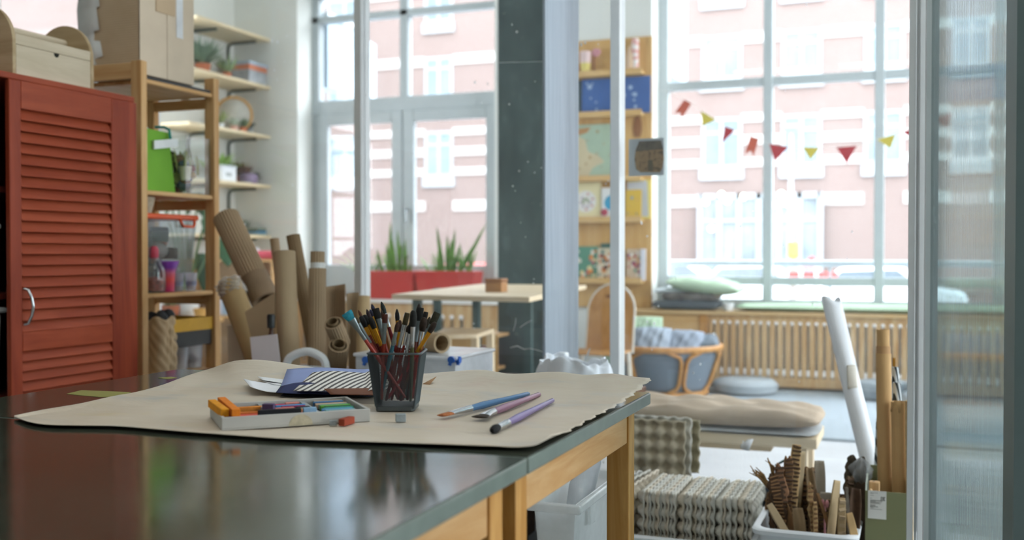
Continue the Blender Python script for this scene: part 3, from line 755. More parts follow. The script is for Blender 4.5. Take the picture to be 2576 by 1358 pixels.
# ---- mesh cup
CX, CY, CRZ = -.8515, 1.634, math.radians(19)
CUPM = mat('mesh_metal', C('#5a6164'), .4, .7, var=.1, spec=.5)
cup = thing('pencil_cup', 'square grey wire mesh cup full of paintbrushes on the brown paper', 'pencil cup', (CX, CY, PAPER_Z-.001), CRZ)
hb_, ht_, Hc = .0335, .0465, .101
def cupw(z): return hb_+(ht_-hb_)*z/Hc
nx, nz = 26, 36
b = MB()
z0c, z1c = .008, Hc-.003
def wp(side, u, z):
    h = cupw(z); a = (u*2-1)*h
    return [(a, -h, z), (h, a, z), (-a, h, z), (-h, -a, z)][side]
for side in range(4):
    vid = {}
    def V_(i, j):
        if (i, j) not in vid:
            vid[(i, j)] = len(b.v); b.v.append(wp(side, i/(2*nx), z0c+(z1c-z0c)*j/(2*nz)))
        return vid[(i, j)]
    for j in range(0, 2*nz-1):
        for i in range(j % 2, 2*nx-1, 2):
            if i+2 <= 2*nx and j+2 <= 2*nz:
                b.f.append((V_(i+1, j), V_(i+2, j+1), V_(i+1, j+2), V_(i, j+1))); b.mi.append(0)
b.build('mesh_wall', CUPM, cup, wire=.0008, recalc=False, smooth=False)
def sqr(h, z, r=.007):
    P = []
    for cx, cy, a0 in ((h-r, h-r, 0), (-h+r, h-r, 90), (-h+r, -h+r, 180), (h-r, -h+r, 270)):
        for k in range(4):
            a = math.radians(a0+30*k); P.append((cx+r*math.cos(a), cy+r*math.sin(a), z))
    return P
MB().tube(sqr(ht_, Hc, .008), .0022, 8, closed=True).build('rim', CUPM, cup)
b = MB(); b.prism([(p[0], p[1]) for p in sqr(hb_+.0008, 0)], lambda u, v, t: (u, v, t), 0, .0085); b.build('base', CUPM, cup, bev=.001)
b = MB()
for sx, sy in ((1, 1), (-1, 1), (-1, -1), (1, -1)): b.tube([(sx*hb_*.97, sy*hb_*.97, .004), (sx*ht_*.965, sy*ht_*.965, Hc)], .0011, 6)
b.build('corner_wire', CUPM, cup)
# (tip x,y | rim x | depth offset at the rim | handle, bristle, kind, ferrule, bristle len, ferrule len, width, label)
Z2 = lambda x, y: (860+x/8.488, 740+y/8.488)
RB = [
 (95, 385, 650, -.02, '#a33424', '#2f8fa6', 'fan', 'grey', .016, .052, .012, 'paintbrush with turquoise fan bristles, leaning furthest left in the cup'),
 (265, 470, 730, -.012, '#9c3222', '#463a22', 'round', 'grey', .014, .05, .008, 'red brush with olive brown tip next to the turquoise one'),
 (352, 335, 700, .02, '#7c2a20', '#5c3a28', 'round', 'grey', .014, .03, .0045, 'thin brown-tipped brush just right of the turquoise one'),
 (400, 465, 760, .0, '#8a2a1f', '#15171a', 'mop', 'brass', .020, .02, .0085, 'black mop brush with brass ferrule, left part of the cup'),
 (470, 440, 850, .006, '#6f1d1a', '#17181a', 'mop', 'brass', .019, .045, .0085, 'black mop brush with long brass ferrule'),
 (527, 318, 890, .02, '#7c2a20', '#33262a', 'round', 'grey', .018, .04, .0065, 'plum dark pointed brush standing behind the brass ones'),
 (598, 318, 930, .026, '#9c3222', '#24243a', 'round', 'brass', .014, .035, .006, 'navy pointed brush with brass ferrule'),
 (598, 480, 905, -.004, '#8a2a1f', '#1d1c1a', 'mop', 'brass', .022, .04, .0085, 'black round brush low in front with thin brass ferrule'),
 (637, 205, 960, .03, '#7c1f1f', '#1f2138', 'round', 'grey', .016, .04, .006, 'tall dark blue pointed brush left of the wide flat brush'),
 (720, 300, 960, .0, '#a8341f', '#1a1917', 'flat', 'grey', .019, .05, .0125, 'widest black flat brush with red handle at the cup left of centre'),
 (840, 155, 1170, .03, '#7c1a22', '#1f2a2a', 'round', 'silver', .024, .03, .0075, 'tallest dark pointed brush with wine red handle'),
 (838, 318, 1030, .02, '#9c5a22', '#3c2a1c', 'round', 'brass', .018, .03, .0045, 'thin brown brush behind the tallest one'),
 (925, 420, 890, -.02, '#96301f', '#4a2318', 'flat', 'grey', .016, .045, .0095, 'flat rust-brown brush leaning across the front of the cup'),
 (1175, 308, 1225, .02, '#8a2a1f', '#1b1712', 'round', 'brass', .022, .02, .007, 'black slim brush with short brass ferrule at the cup centre'),
 (1205, 575, 1050, -.022, '#3f6f7c', '#3a2418', 'round', 'grey', .019, .03, .007, 'teal handled brush with brown tip in the front middle'),
 (1246, 552, 1170, .0, '#7a3120', '#3a2117', 'mop', 'brass', .020, .03, .006, 'brown round brush just right of the teal handled one'),
 (1400, 395, 1190, -.012, '#6f2018', '#3a3018', 'flat', 'silver', .022, .05, .0095, 'angled olive flat brush with silver ferrule right of centre'),
 (1425, 655, 1290, -.016, '#8a2418', '#2c2118', 'round', 'silver', .012, .03, .0055, 'short brush with dark tip and silver ferrule'),
 (1480, 570, 1390, -.018, '#70312a', '#15161a', 'mop', 'silver', .022, .05, .0065, 'black slim brush with silver ferrule'),
 (1528, 345, 1500, -.022, '#5a5b3c', '#1b1d1a', 'mop', 'silver', .028, .045, .0105, 'big black filbert brush with olive handle'),
 (1650, 195, 1580, .024, '#7c2a20', '#221a14', 'round', 'grey', .026, .03, .0085, 'tall black pointed brush in the right half of the cup'),
 (1680, 285, 1540, .004, '#5a2318', '#12130f', 'flat', 'grey', .024, .045, .0125, 'wide black flat brush with dark ferrule on the right'),
 (1640, 470, 1480, .016, '#8a2418', '#33221a', 'mop', 'silver', .024, .04, .0085, 'brown round brush behind the wide black one'),
 (1800, 375, 1610, .022, '#8a2a1f', '#17150f', 'flat', 'silver', .014, .04, .0085, 'small angled black brush behind at the right'),
 (1760, 495, 1640, -.006, '#b02c22', '#2c1f14', 'mop', 'silver', .024, .04, .0105, 'stout brown brush with bright red handle'),
 (1880, 478, 1640, .02, '#566154', '#2a261a', 'round', 'grey', .022, .04, .008, 'pointed dark brush leaning right, with grey green ferrule'),
 (2040, 390, 1660, .008, '#7a4a30', '#2b2a1a', 'flat', 'grey', .024, .05, .0125, 'olive flat brush leaning furthest right'),
 (2000, 600, 1590, -.016, '#c0242c', '#2c2016', 'mop', 'brass', .020, .052, .0085, 'brown brush with long brass ferrule and crimson handle'),
]
cz_ = math.cos(CRZ); sz_ = math.sin(CRZ)
ccd = (Vector((CX, CY, TT))-CAM).dot(CF)
def clampcup(p, z, mgn):
    dx, dy = p.x-CX, p.y-CY; a = dx*cz_+dy*sz_; c_ = -dx*sz_+dy*cz_
    h = cupw(max(0, min(Hc, z-PAPER_Z)))-mgn
    a = max(-h, min(h, a)); c_ = max(-h, min(h, c_))
    return Vector((CX+a*cz_-c_*sz_, CY+a*sz_+c_*cz_, p.z)), abs(a) >= h or abs(c_) >= h
for tx, ty, rx, dd, hc, bc, kd, fc, bl, fl, w_, lb in RB:
    x1, y1 = Z2(tx, ty); x2, y2 = Z2(rx, 1260)
    rim = pD(x2, y2, ccd+dd); rim, _ = clampcup(rim, PAPER_Z+Hc, .009)
    tip = pD(x1, y1, ccd+dd*1.5)
    ax = (rim-tip).normalized(); s = 0; base = rim
    while s < .095:
        q = rim+ax*(s+.003); q2, hit = clampcup(q, q.z, .0065)
        if hit or q.z < PAPER_Z+.0125: break
        base = q; s += .003
    if base.z > PAPER_Z+.03:   # slides down along the wall
        base, _ = clampcup(Vector((lerp(base.x, CX, .25), lerp(base.y, CY, .25), PAPER_Z+.014)), PAPER_Z+.014, .0075)
    fd = CF if kd != 'flat' or tx != 1400 else CF
    mk_brush('paintbrush', lb, base, tip, hc, bc, kd, fc, bl, fl*.78, w_, .0036 if w_ > .006 else .0026, flatdir=CF, group='paintbrushes in the mesh cup')

# ---- three brushes lying on the paper
def lying(label, tip_px, end_px, hcol, bcol, kind, bl, fl, w_, hr, hm=None, fc='silver'):
    tip = pZ(*tip_px, PAPER_Z+.006); end = pZ(*end_px, PAPER_Z+.006); tip.z = PAPER_Z+.005; end.z = PAPER_Z+.008
    mk_brush('paintbrush', label, end, tip, hcol, bcol, kind, fc, bl, fl, w_, hr, flatdir=(0, 0, 1), group='paintbrushes lying on the paper', hmat=hm)
lying('blue-handled paintbrush with ginger bristles lying on the brown paper', (1108, 1044), (1330, 993), '#3f6f9c', '#a9653a', 'flat', .028, .06, .017, .006)
lying('mauve paintbrush with fan-shaped dark bristles, middle of the three lying', (1205, 1048), (1357, 994), '#8a5f78', '#3c332c', 'fan', .02, .04, .018, .0062)
lying('violet paintbrush with round black bristles lying nearest the paper edge', (1238, 1081), (1391, 1009), '#6f5f92', '#17191c', 'mop', .026, .045, .011, .0058)

# ---- pastel box
GREYB = mat('grey_card', C('#b9b9b4'), .6, var=.05, scale=20)
bl_ = pZ(558, 1083, PAPER_Z); br_ = pZ(931, 1059, PAPER_Z)
ex = (br_-bl_); BW = ex.length; ex.normalize(); ang_b = math.atan2(ex.y, ex.x)
BD, BHt = .158, .0205
pb = thing('pastel_box', 'open grey cardboard tray of chalk pastels on the brown paper', 'pastel box', (bl_.x, bl_.y, PAPER_Z-.0005), ang_b)
b = MB(); b.bb(0, BW, 0, BD, 0, .003); b.bb(0, BW, 0, .005, .003, BHt); b.bb(0, BW, BD-.005, BD, .003, BHt); b.bb(0, .005, .005, BD-.005, .003, BHt); b.bb(BW-.005, BW, .005, BD-.005, .003, BHt)
b.build('tray', GREYB, pb, bev=.0006)
for xx in (.348, .655): MB().bb(BW*xx-.004, BW*xx+.004, .0052, BD-.0052, .003, BHt-.0035).build('divider', mat('grey_divider', C('#98a0a4'), .6), pb)
MB().prism([(.0+.019*math.cos(a*PI/10), .0175*math.sin(a*PI/10)) for a in range(11)], lambda u, v, t: (BW*.52+u, t, .001+v), -.0006, .0002).build('torn_patch', mat('torn_patch', C('#bdb59c'), .85, var=.2, scale=90), pb)
MB().bb(.006, BW-.006, .006, BD-.006, .003, .0083).build('lining', mat('box_lining', C('#2c2f38'), .8, var=.3, scale=60), pb)
def pastel(col, lx, ly, z, L, rz, label, th=.0085, tilt=0, name='chalk_pastel', grp='pastels in the grey tray', W=None):
    b = MB(); b.bb(-L/2, L/2, -th/2, th/2, 0, th)
    o = b.build(name, mat('chalk_'+col[1:], C(col), .9, var=.12, scale=120, bump=.2, bscale=300), None, bev=.0008)
    if W is not None: o.location = W; a0 = 0
    else: o.location = pb.matrix_basis @ Vector((lx, ly, z)) if False else Vector((bl_.x+lx*math.cos(ang_b)-ly*math.sin(ang_b), bl_.y+lx*math.sin(ang_b)+ly*math.cos(ang_b), PAPER_Z+z)); a0 = ang_b
    o.rotation_euler = (0, tilt, a0+rz); tag(o, label, 'pastel', grp); return o
def pstick(col, a, c_, th, label):
    z = PAPER_Z+.0215; p, q = pZ(*a, z), pZ(*c_, z); m_ = (p+q)/2
    return pastel(col, 0, 0, 0, (q-p).length, math.atan2((q-p).y, (q-p).x), label, th, W=(m_.x, m_.y, z-.0035))
c1, c2, c3 = BW*.17, BW*.5, BW*.83
pastel('#d98a3a', c1+.016, .122, .0087, .05, 0, 'tan orange pastel at the back of the left compartment')
pastel('#c96f30', c1, .062, .0087, .06, .02, 'dull orange pastel under the purple stub')
pastel('#c9503a', c1, .040, .0087, .064, -.02, 'coral red pastel in the left compartment')
pastel('#e0b45a', c1-.004, .018, .0087, .060, .0, 'sandy yellow pastel along the front left wall')
pastel('#d9695a', c1+.012, .0285, .0087, .046, .02, 'salmon pastel between the sandy and coral ones')
pstick('#e0951a', (533, 1018), (566, 1043), .0125, 'yellow ochre pastel lying across the left end of the tray')
pstick('#e07f1f', (557, 1012), (594, 1044), .0128, 'bright orange pastel lying on top beside the yellow one')
pastel('#5a4a6c', .082, .062, .0174, .019, -.5, 'short purple pastel stub on top of the orange ones', .0115)
MID = [('#d98f86', .144, .018, .024, 'pink pastel stub at the back of the middle compartment'), ('#c23a5c', .128, -.014, .034, 'crimson pastel in the middle compartment'), ('#4f8fc4', .116, .010, .05, 'sky blue pastel in the middle compartment'), ('#8a2f5c', .102, .012, .04, 'magenta pastel in the middle compartment'), ('#c97f74', .088, -.01, .042, 'rose brown pastel in the middle compartment'), ('#23262c', .089, .026, .022, 'black pastel stub right of the rose brown one'), ('#a09a86', .073, -.002, .055, 'stone grey pastel in the middle compartment'), ('#c98a58', .058, .002, .06, 'peach pastel in the middle compartment'), ('#c9788c', .026, .014, .04, 'pink pastel in front of the pale blue stub')]
for c_, ly, ox, L, lb in MID: pastel(c_, c2+ox, ly, .0087, L, .02, lb)
pastel('#1d2024', c2-.026, .0165, .0174, .068, .0, 'long black pastel lying over the first divider', .0085)
pastel('#8fb3d0', c2+.022, .0165, .0174, .021, .0, 'pale blue pastel stub beside the long black one')
RGT = [('#a89684', .146, .05, 'beige pastel at the back of the right compartment'), ('#4f86b0', .134, .052, 'steel blue pastel in the right compartment'), ('#2f4f78', .1225, .05, 'navy pastel in the right compartment'), ('#cdb394', .110, .054, 'cream pastel in the right compartment'), ('#7f9a90', .098, .05, 'grey green pastel in the right compartment'), ('#69b04c', .086, .052, 'leaf green pastel in the right compartment'), ('#2f5c3a', .074, .044, 'dark green pastel in the right compartment'), ('#3f9a80', .061, .05, 'jade pastel in the right compartment'), ('#5f93bc', .048, .052, 'light blue pastel in the right compartment'), ('#79aab0', .035, .05, 'pale teal pastel in the right compartment'), ('#d0a8a8', .021, .048, 'pale pink pastel along the front right wall')]
for c_, ly, L, lb in RGT: pastel(c_, c3+rnd(-.004, .004), ly, .0087, L, rnd(-.02, .02), lb)
pt = pZ(872, 1068, PAPER_Z); pe = pZ(893, 1062, PAPER_Z); dv_ = pe-pt
pastel('#99432c', 0, 0, 0, .031, math.atan2(dv_.y, dv_.x), 'rust red pastel lying on the paper in front of the tray', .0115, W=(pt.x, pt.y, PAPER_Z), grp='loose pastels on the paper')
pt2 = pZ(838, 1070, PAPER_Z); pastel('#8d9496', 0, 0, 0, .012, .6, 'tiny grey chalk bit left of the rust red pastel', .008, W=(pt2.x, pt2.y, PAPER_Z), grp='loose pastels on the paper')
pg_ = pZ(1008, 1060, PAPER_Z); pastel('#98a3a6', 0, 0, 0, .0165, .55, 'small grey cube of chalk in front of the mesh cup', .0125, W=(pg_.x, pg_.y, PAPER_Z), grp='loose pastels on the paper')

# ---- cut papers behind the pastel box
def sheet(name, label, px, col, z=.001, lift=None, mt=None, n=10, cat='paper', bz=PAPER_Z):
    """quad sheet from 4 pixel corners (fl, fr, br, bl); lift: fn(u,v)->extra height"""
    P = [pZ(x, y, bz+z+(e[0] if e else 0)) for x, y, *e in px]
    def fn(u, v):
        a = P[0].lerp(P[1], u); b_ = P[3].lerp(P[2], u); r = a.lerp(b_, v)
        return Vector((r.x, r.y, r.z+(lift(u, v) if lift else 0)))
    b = MB(); b.grid(fn, n, n)
    o = b.build(name, mt or flat(name+'_'+col[1:], C(col), .7), None, solid=.0007, recalc=False)
    tag(o, label, cat); return o
sheet('card_sheet', 'white curved card with faint print, left of the blue sheet', [(630, 988), (768, 992), (785, 966), (612, 967)], '#eceef4', .004, lambda u, v: .010*(2*u-1)**2*(1-.3*u)+.002)
sheet('paper_strip', 'narrow white paper strip, the rear one near the blue sheet', [(660, 963), (740, 968), (745, 958), (648, 954)], '#eef0f4', .006, lambda u, v: .006*(1-u))
sheet('paper_strip', 'narrow white paper strip lying in front of the rear strip', [(690, 972), (750, 976), (756, 966), (650, 961)], '#f0f1f5', .004, lambda u, v: .004*(1-u))
sheet('paper_strip', 'small light green paper sliver beside the blue sheet', [(700, 982), (712, 984), (716, 968), (707, 967)], '#a9cf9c', .008)
zb = NT('zebra_paper'); wv = zb.new('ShaderNodeTexWave'); wv.inputs['Scale'].default_value = 26; wv.inputs['Distortion'].default_value = 1.6; wv.inputs['Detail'].default_value = 1; wv.inputs['Detail Scale'].default_value = .6
zb.link(zb.coord((1, .5, 0), (0, 0, -.5)), wv.inputs['Vector']); zb.set(zb.ramp(wv.outputs['Fac'], [(.55, C('#e9e6e0')), (.62, C('#4a4648'))]), .7)
sheet('paper_sheet', 'periwinkle blue paper sheet under the striped one behind the pastels', [(700, 986), (930, 990), (935, 934), (722, 938)], '#8f9fd0', .008, lambda u, v: .008*v*v+.003*math.sin(5*u))
sheet('striped_paper', 'black and white striped paper on the blue sheet behind the mesh cup', [(738, 983), (985, 984), (960, 934), (786, 948)], '#ffffff', .016, lambda u, v: .006*math.sin(4*u+1)*v+.004*v+.004*(u > .75)*math.sin(9*u), mt=zb.m, n=24)
nv_ = sheet('paper_sheet', 'navy blue paper curling up along the front of the paper pile', [(694, 991), (888, 992), (888, 978), (706, 985)], '#2c3560', .006, lambda u, v: .016*v*math.sin(PI*min(1, u*1.1+.15))+.003*(1-u)**4)
sheet('card_strip', 'dark brown card strip in front of the striped paper', [(832, 992), (945, 994), (945, 981), (815, 983)], '#6f3f24', .014, lambda u, v: .004*v)
sheet('card_strip', 'black card lying lowest in the pile of papers', [(706, 996), (952, 998), (950, 985), (715, 988)], '#20242c', .0012)
# kraft offcut sticking up right of the cup
a = pZ(1052, 972, PAPER_Z); c_ = pZ(1074, 975, PAPER_Z)
b = MB(); b._add([a, c_, (c_.x+.012, c_.y+.02, PAPER_Z+.021), (a.x+.004, a.y+.03, PAPER_Z+.002)], [(0, 1, 2), (0, 2, 3)])
tag(b.build('paper_offcut', mat('kraft_offcut', C('#b08a68'), .8), None, solid=.0008, recalc=False), 'folded kraft paper offcut sticking up right of the mesh cup', 'paper')
# ================================================================== red louvred cabinet
REDW = wood('red_stain', C('#ac5133'), C('#8e3a22'), 'Y', .5)
REDZ = wood('red_stain_upright', C('#a64a2e'), C('#81321f'), 'Z', .5)
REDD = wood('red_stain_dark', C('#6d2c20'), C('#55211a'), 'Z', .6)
XC = -2.60; ZCAB = 1.572
yD0, yD1 = Y_at(26, XC), Y_at(346, XC)
yst0, yst1 = Y_at(56, XC), Y_at(283, XC)
cab = thing('louvred_cabinet', 'tall red-stained wooden cabinet with a slatted louvre door', 'cabinet', (-2.86, 2.4, 0))
b = MB(); b.bb(-3.10, -2.64, yD1-.03, yD1-.008, 0, ZCAB-.004); b.build('side_panel', REDZ, cab, W=True, bev=.002)
MB().bb(-3.10, -2.64, 1.75, 1.772, 0, ZCAB-.004).build('side_panel', REDZ, cab, W=True, bev=.002)
MB().bb(-3.10, -2.602, 1.75, yD1-.008, ZCAB-.004, ZCAB+.016).build('top', REDW, cab, W=True, bev=.003)
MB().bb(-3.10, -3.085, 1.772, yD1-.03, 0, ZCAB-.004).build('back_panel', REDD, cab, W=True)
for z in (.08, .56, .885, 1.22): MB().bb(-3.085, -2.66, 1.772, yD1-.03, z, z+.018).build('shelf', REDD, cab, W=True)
yc = Y_at(-60, -2.64); MB().bb(-2.655, -2.636, yc-.03, yc+.01, 0, ZCAB-.004).build('centre_post', REDD, cab, W=True, bev=.002)
door = None
b = MB(); x0, x1 = XC-.018, XC
b.bb(x0, x1, yD0, yst0, .03, ZCAB-.004); b.bb(x0, x1, yst1, yD1, .03, ZCAB-.004)
door = b.build('door', REDZ, cab, W=True, bev=.003)
zr = lambda y, Y=2.7: pX(170, y, XC).z
zt0 = pX(170, 292, XC).z; zm1, zm0 = pX(170, 826, XC).z, pX(170, 872, XC).z
for za, zb_ in ((zt0, ZCAB-.004), (zm0, zm1), (.03, .12)): MB().bb(x0, x1, yst0, yst1, za, zb_).build('door_rail', REDW, door, W=True, bev=.002)
b = MB()
def louvres(z0, z1, n):
    for i in range(n):
        z = lerp(z0, z1, (i+.5)/n); h = (z1-z0)/n
        R = Matrix.Rotation(math.radians(-27), 3, 'Y')
        b.box((XC-.0100, (yst0+yst1)/2, z), (.0055, yst1-yst0, h*1.12), R=R)
louvres(zm1, zt0, 20); louvres(.12, zm0, 19)
b.build('louvres', REDW, door, W=True, bev=.0012)
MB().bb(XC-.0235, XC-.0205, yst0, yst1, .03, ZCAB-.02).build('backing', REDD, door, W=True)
h0, h1 = pX(60, 727, XC), pX(68, 815, XC); hy = (h0.y+h1.y)/2
b = MB(); b.tube([(XC, hy-.004, h0.z), (XC+.012, hy-.001, h0.z-.003), (XC+.022, hy+.004, lerp(h0.z, h1.z, .25)), (XC+.026, hy+.006, lerp(h0.z, h1.z, .5)), (XC+.022, hy+.004, lerp(h0.z, h1.z, .75)), (XC+.012, hy-.001, h1.z+.003), (XC, hy-.004, h1.z)], [.006, .005, .0048, .0052, .0048, .005, .006], 10)
b.build('handle', mat('chrome', C('#c6c9cc'), .15, 1, var=.03), door, W=True)
# white storage bins standing in the open half of the cabinet
BINM = mat('bin_pale_blue', C('#c3d6da'), .4, var=.04)
def bin_(label, y1, z, h, wy=.3):
    t = thing('storage_bin', label, 'storage bin', (-2.841, y1-wy/2, z+.001), group='white bins in the red cabinet')
    b = MB(); b.prism([(-.15, 0), (.15, 0), (.165, h), (-.165, h)], lambda u, v, s: (u, s, v), -wy/2+.012, wy/2-.012); b.build('body', BINM, t, bev=.01)
    MB().box((0, 0, h+.009), (.35, wy, .018)).build('lid', mat('bin_lid', C('#e4eef0'), .35, var=.02), t, bev=.006)
    return t
yb = Y_at(19, -2.665)
bin_('white lidded bin at the left frame edge, on the upper shelf of the red cabinet', yb, .578, .262+.0, .3)
bin_('white lidded bin at the left frame edge, on the bottom shelf of the red cabinet', yb, .098, .40, .3)
bin_('white lidded bin deep in the top of the red cabinet', yb-.02, .903, .2, .28)

# ---- wooden caddy on the cabinet
PLY = wood('caddy_ply', C('#dccdb6'), C('#c6b69b'), 'Y', .6)
PLYX = wood('caddy_ply_end', C('#c4ae8c'), C('#a8906c'), 'X', .6)
zc = ZCAB+.016; yk0, yk1 = 2.462, 2.792; xk0, xk1 = -2.875, -2.625
cad = thing('tool_caddy', 'pale plywood caddy with round ends, dowel handle and drawer, on the red cabinet', 'caddy', ((xk0+xk1)/2, (yk0+yk1)/2, zc))
R_ = (xk1-xk0)/2
def endp(y): 
    poly = [(-R_, 0), (R_, 0)]+[(R_*math.cos(a*PI/20), .105+R_*math.sin(a*PI/20)*.98) for a in range(21)]
    b = MB(); b.prism(poly, lambda u, v, t: ((xk0+xk1)/2+u, y+t, zc+v), -.007, .007); b.build('end_panel', PLYX, cad, W=True, bev=.0015)
endp(yk0); endp(yk1)
MB().bb(xk1-.012, xk1-.002, yk0+.007, yk1-.007, zc+.098, zc+.13).build('front_board', PLY, cad, W=True, bev=.001)
dr_ = MB(); dr_.bb(xk1-.012, xk1-.001, yk0+.008, yk1-.008, zc+.003, zc+.0965)
do_ = dr_.build('drawer', PLY, cad, W=True, bev=.001)
yh = lerp(yk0, yk1, .52)
b = MB(); b.prism([(.011*math.cos(a*PI/10+PI), .013*math.sin(a*PI/10+PI)) for a in range(11)], lambda u, v, t: (xk1-.001+t, yh+u, zc+.0962+v), -.0006, .0006)
b.build('finger_hole', mat('hole_dark', C('#20201a'), .9), do_, W=True)
MB().bb(xk0+.002, xk0+.012, yk0+.007, yk1-.007, zc+.0, zc+.13).build('back_board', PLY, cad, W=True)
MB().bb(xk0+.012, xk1-.012, yk0+.007, yk1-.007, zc+.098, zc+.104).build('tray_floor', PLY, cad, W=True)
b = MB(); b.cyl(((xk0+xk1)/2+.01, yk0+.006, zc+.165), ((xk0+xk1)/2+.01, yk1-.006, zc+.165), .0125, n=16); b.build('dowel', PLY, cad, W=True)

# ================================================================== pine shelving unit
XS = -2.745; ys0, ys1 = 3.17, 3.645; xs0 = -3.11
su = thing('shelving_unit', 'open pine shelving unit between the red cabinet and the partition', 'shelf', ((XS+xs0)/2, (ys0+ys1)/2, 0))
for (x0, x1) in ((XS-.05, XS), (xs0, xs0+.05)):
    for (y0, y1) in ((ys0, ys0+.034), (ys1-.034, ys1)):
        zt = 1.765 if y0 < 3.3 else 1.765
        MB().bb(x0, x1, y0, y1, 0, zt).build('post', PINE_Z, su, W=True, bev=.003)
shz = [.545, .872, 1.272, 1.70]
for z in shz:
    MB().bb(xs0+.01, XS-.006, ys0+.036, ys1-.036, z-.018, z).build('shelf_board', PINE_Y, su, W=True, bev=.005)
    MB().bb(xs0+.05, XS-.05, ys1-.028, ys1-.006, z-.06, z-.018).build('crossbar', PINE_X, su, W=True, bev=.002)
    zt = z+.06 if z > 1.6 else z-.02
    MB().bb(xs0+.05, XS-.05, ys0+.004, ys0+.026, zt-.062, zt).build('crossbar', PINE_X, su, W=True, bev=.002)
MB().bb(xs0+.02, xs0+.03, ys0+.034, ys1-.034, 1.06, 1.12).build('brace', wood('brace_pine', C('#a86f3c'), C('#7d4c22'), 'Y'), su, W=True)

# cardboard castle on top with torn paper strips
COR = NT('corrugated_face'); wv = COR.new('ShaderNodeTexWave', bands_direction='Z'); wv.inputs['Scale'].default_value = 34; COR.link(COR.coord(), wv.inputs['Vector'])
cc_ = COR.ramp(COR.noise(COR.coord(), 7), [(.3, C('#c4ab8b')), (.7, C('#d0b899'))]); COR.set(COR.mix(COR.math('MULTIPLY', wv.outputs['Fac'], .25), cc_, C('#a98a66')), .85); COR.bump(wv.outputs['Fac'], .7, .003)
GREYC = mat('smooth_card', C('#cdbda6'), .85, var=.05)
bx = thing('cardboard_model', 'large corrugated cardboard house model on top of the pine shelving', 'cardboard model', (-2.9, 3.35, 1.705))
xa, xb, ya, yb_ = -3.07, XS-.035, 3.205, 3.52
zb = 1.712
b = MB(); b.bb(xa, xb-.001, ya, ya+.006, zb+.01, 2.16); b.build('front_wall', COR.m, bx, W=True)
b = MB(); b.bb(xb-.005, xb, ya, ya+.155, zb+.01, 2.03); b.bb(xb-.005, xb+.001, ya+.157, yb_, zb+.01, 2.17); b.build('side_wall', GREYC, bx, W=True)
MB().bb(xa, xb, yb_, yb_+.006, zb+.01, 2.10).build('rear_wall', GREYC, bx, W=True)
MB().bb(xa, xa+.006, ya+.006, yb_, zb+.01, 2.12).build('side_wall', GREYC, bx, W=True)
MB().bb(xb-.002, xb+.004, ya+.09, ya+.2, 1.98, 2.17).build('corrugated_flap', COR.m, bx, W=True)
MB().bb(xb+.0015, xb+.003, ya+.21, ya+.25, 1.90, 2.17).build('tape_strip', mat('tape_white', C('#d3d6d8'), .4), bx, W=True)
tp = mat('torn_tissue', C('#cfcfcb'), .8, var=.06, scale=14, bump=.5, bscale=24)
tz = [1.768, 1.79, 1.80, 1.86, 1.865, 1.90, 1.902, 1.99, 1.995, 2.07, 2.075, 2.15]
tx_ = [.075, .07, .115, .10, .07, .075, .10, .088, .105, .09, .10, .085]
b = MB(); k = len(tz)
lx = lambda z: -.010+.035*max(0, (1.80-z)/.09)+.006*math.sin(z*40)
vs = [(xa+lx(z), ya-.004-.003*math.sin(z*90), z) for z in tz]+[(xa+lx(z)*.3+w_, ya-.003-.004*math.sin(z*70), z) for z, w_ in zip(tz, tx_)]
b._add(vs, [(i, k+i, k+i+1, i+1) for i in range(k-1)]); b.build('torn_paper_strip', tp, bx, W=True, solid=.002, recalc=False)
tag(MB().bb(-2.99, XS-.010, 3.21, 3.60, 1.700, 1.711).build('cutting_mat', BLACK), 'black board under the cardboard house model on the pine shelving', 'board')

# green fabric basket
GRN = mat('green_felt', C('#6fa534'), .85, var=.06, scale=10, bump=.2, bscale=200)
def px_on(X, pts): return [pX(x, y, X) for x, y in pts]
gz = 1.274
fb0 = pX(372, 446, -2.80); 
gb = thing('fabric_basket', 'lime green felt storage basket with a white label on the pine shelf', 'basket', (-2.86, 3.32, gz))
ya_, yb2, yt0, yt1 = ys0+.045, 3.435, ys0+.045, 3.405
xa_, xb2 = -3.04, -2.79; zt_ = gz+.250
b = MB()
lo = [(xa_+.02, ya_+.01), (xb2, ya_+.012), (xb2-.012, yb2), (xa_+.02, yb2)]; hi = [(xa_, yt0), (xb2-.012, yt0), (xb2-.02, yt1), (xa_, yt1)]
vs = [(x, y, gz) for x, y in lo]+[(x, y, zt_-.004*i) for i, (x, y) in enumerate(hi)]
vi = [(lerp(x, -2.9, .06), lerp(y, 3.32, .08), gz+.006) for x, y in lo]+[(lerp(x, -2.9, .06), lerp(y, 3.32, .08), zt_-.004*i) for i, (x, y) in enumerate(hi)]
b._add(vs+vi, [(3, 2, 1, 0)]+[(i, (i+1) % 4, 4+(i+1) % 4, 4+i) for i in range(4)]+[(4+i, 4+(i+1) % 4, 12+(i+1) % 4, 12+i) for i in range(4)]+[(8+(i+1) % 4, 8+i, 12+i, 12+(i+1) % 4) for i in range(4)]+[(8, 9, 10, 11)])
b.build('basket_body', GRN, gb, W=True, bev=.006)
l0, l1 = pX(388, 375, xb2+.001), pX(448, 369, xb2+.001)
b = MB(); b.prism([(l0.y, l0.z), (l1.y, l1.z), (l1.y-.001, l1.z+.033), (l0.y, l0.z+.034)], lambda u, v, t: (t, u, v), xb2-.006, xb2+.0025); b.build('label_strip', mat('label_white', C('#d9dedd'), .5), gb, W=True)
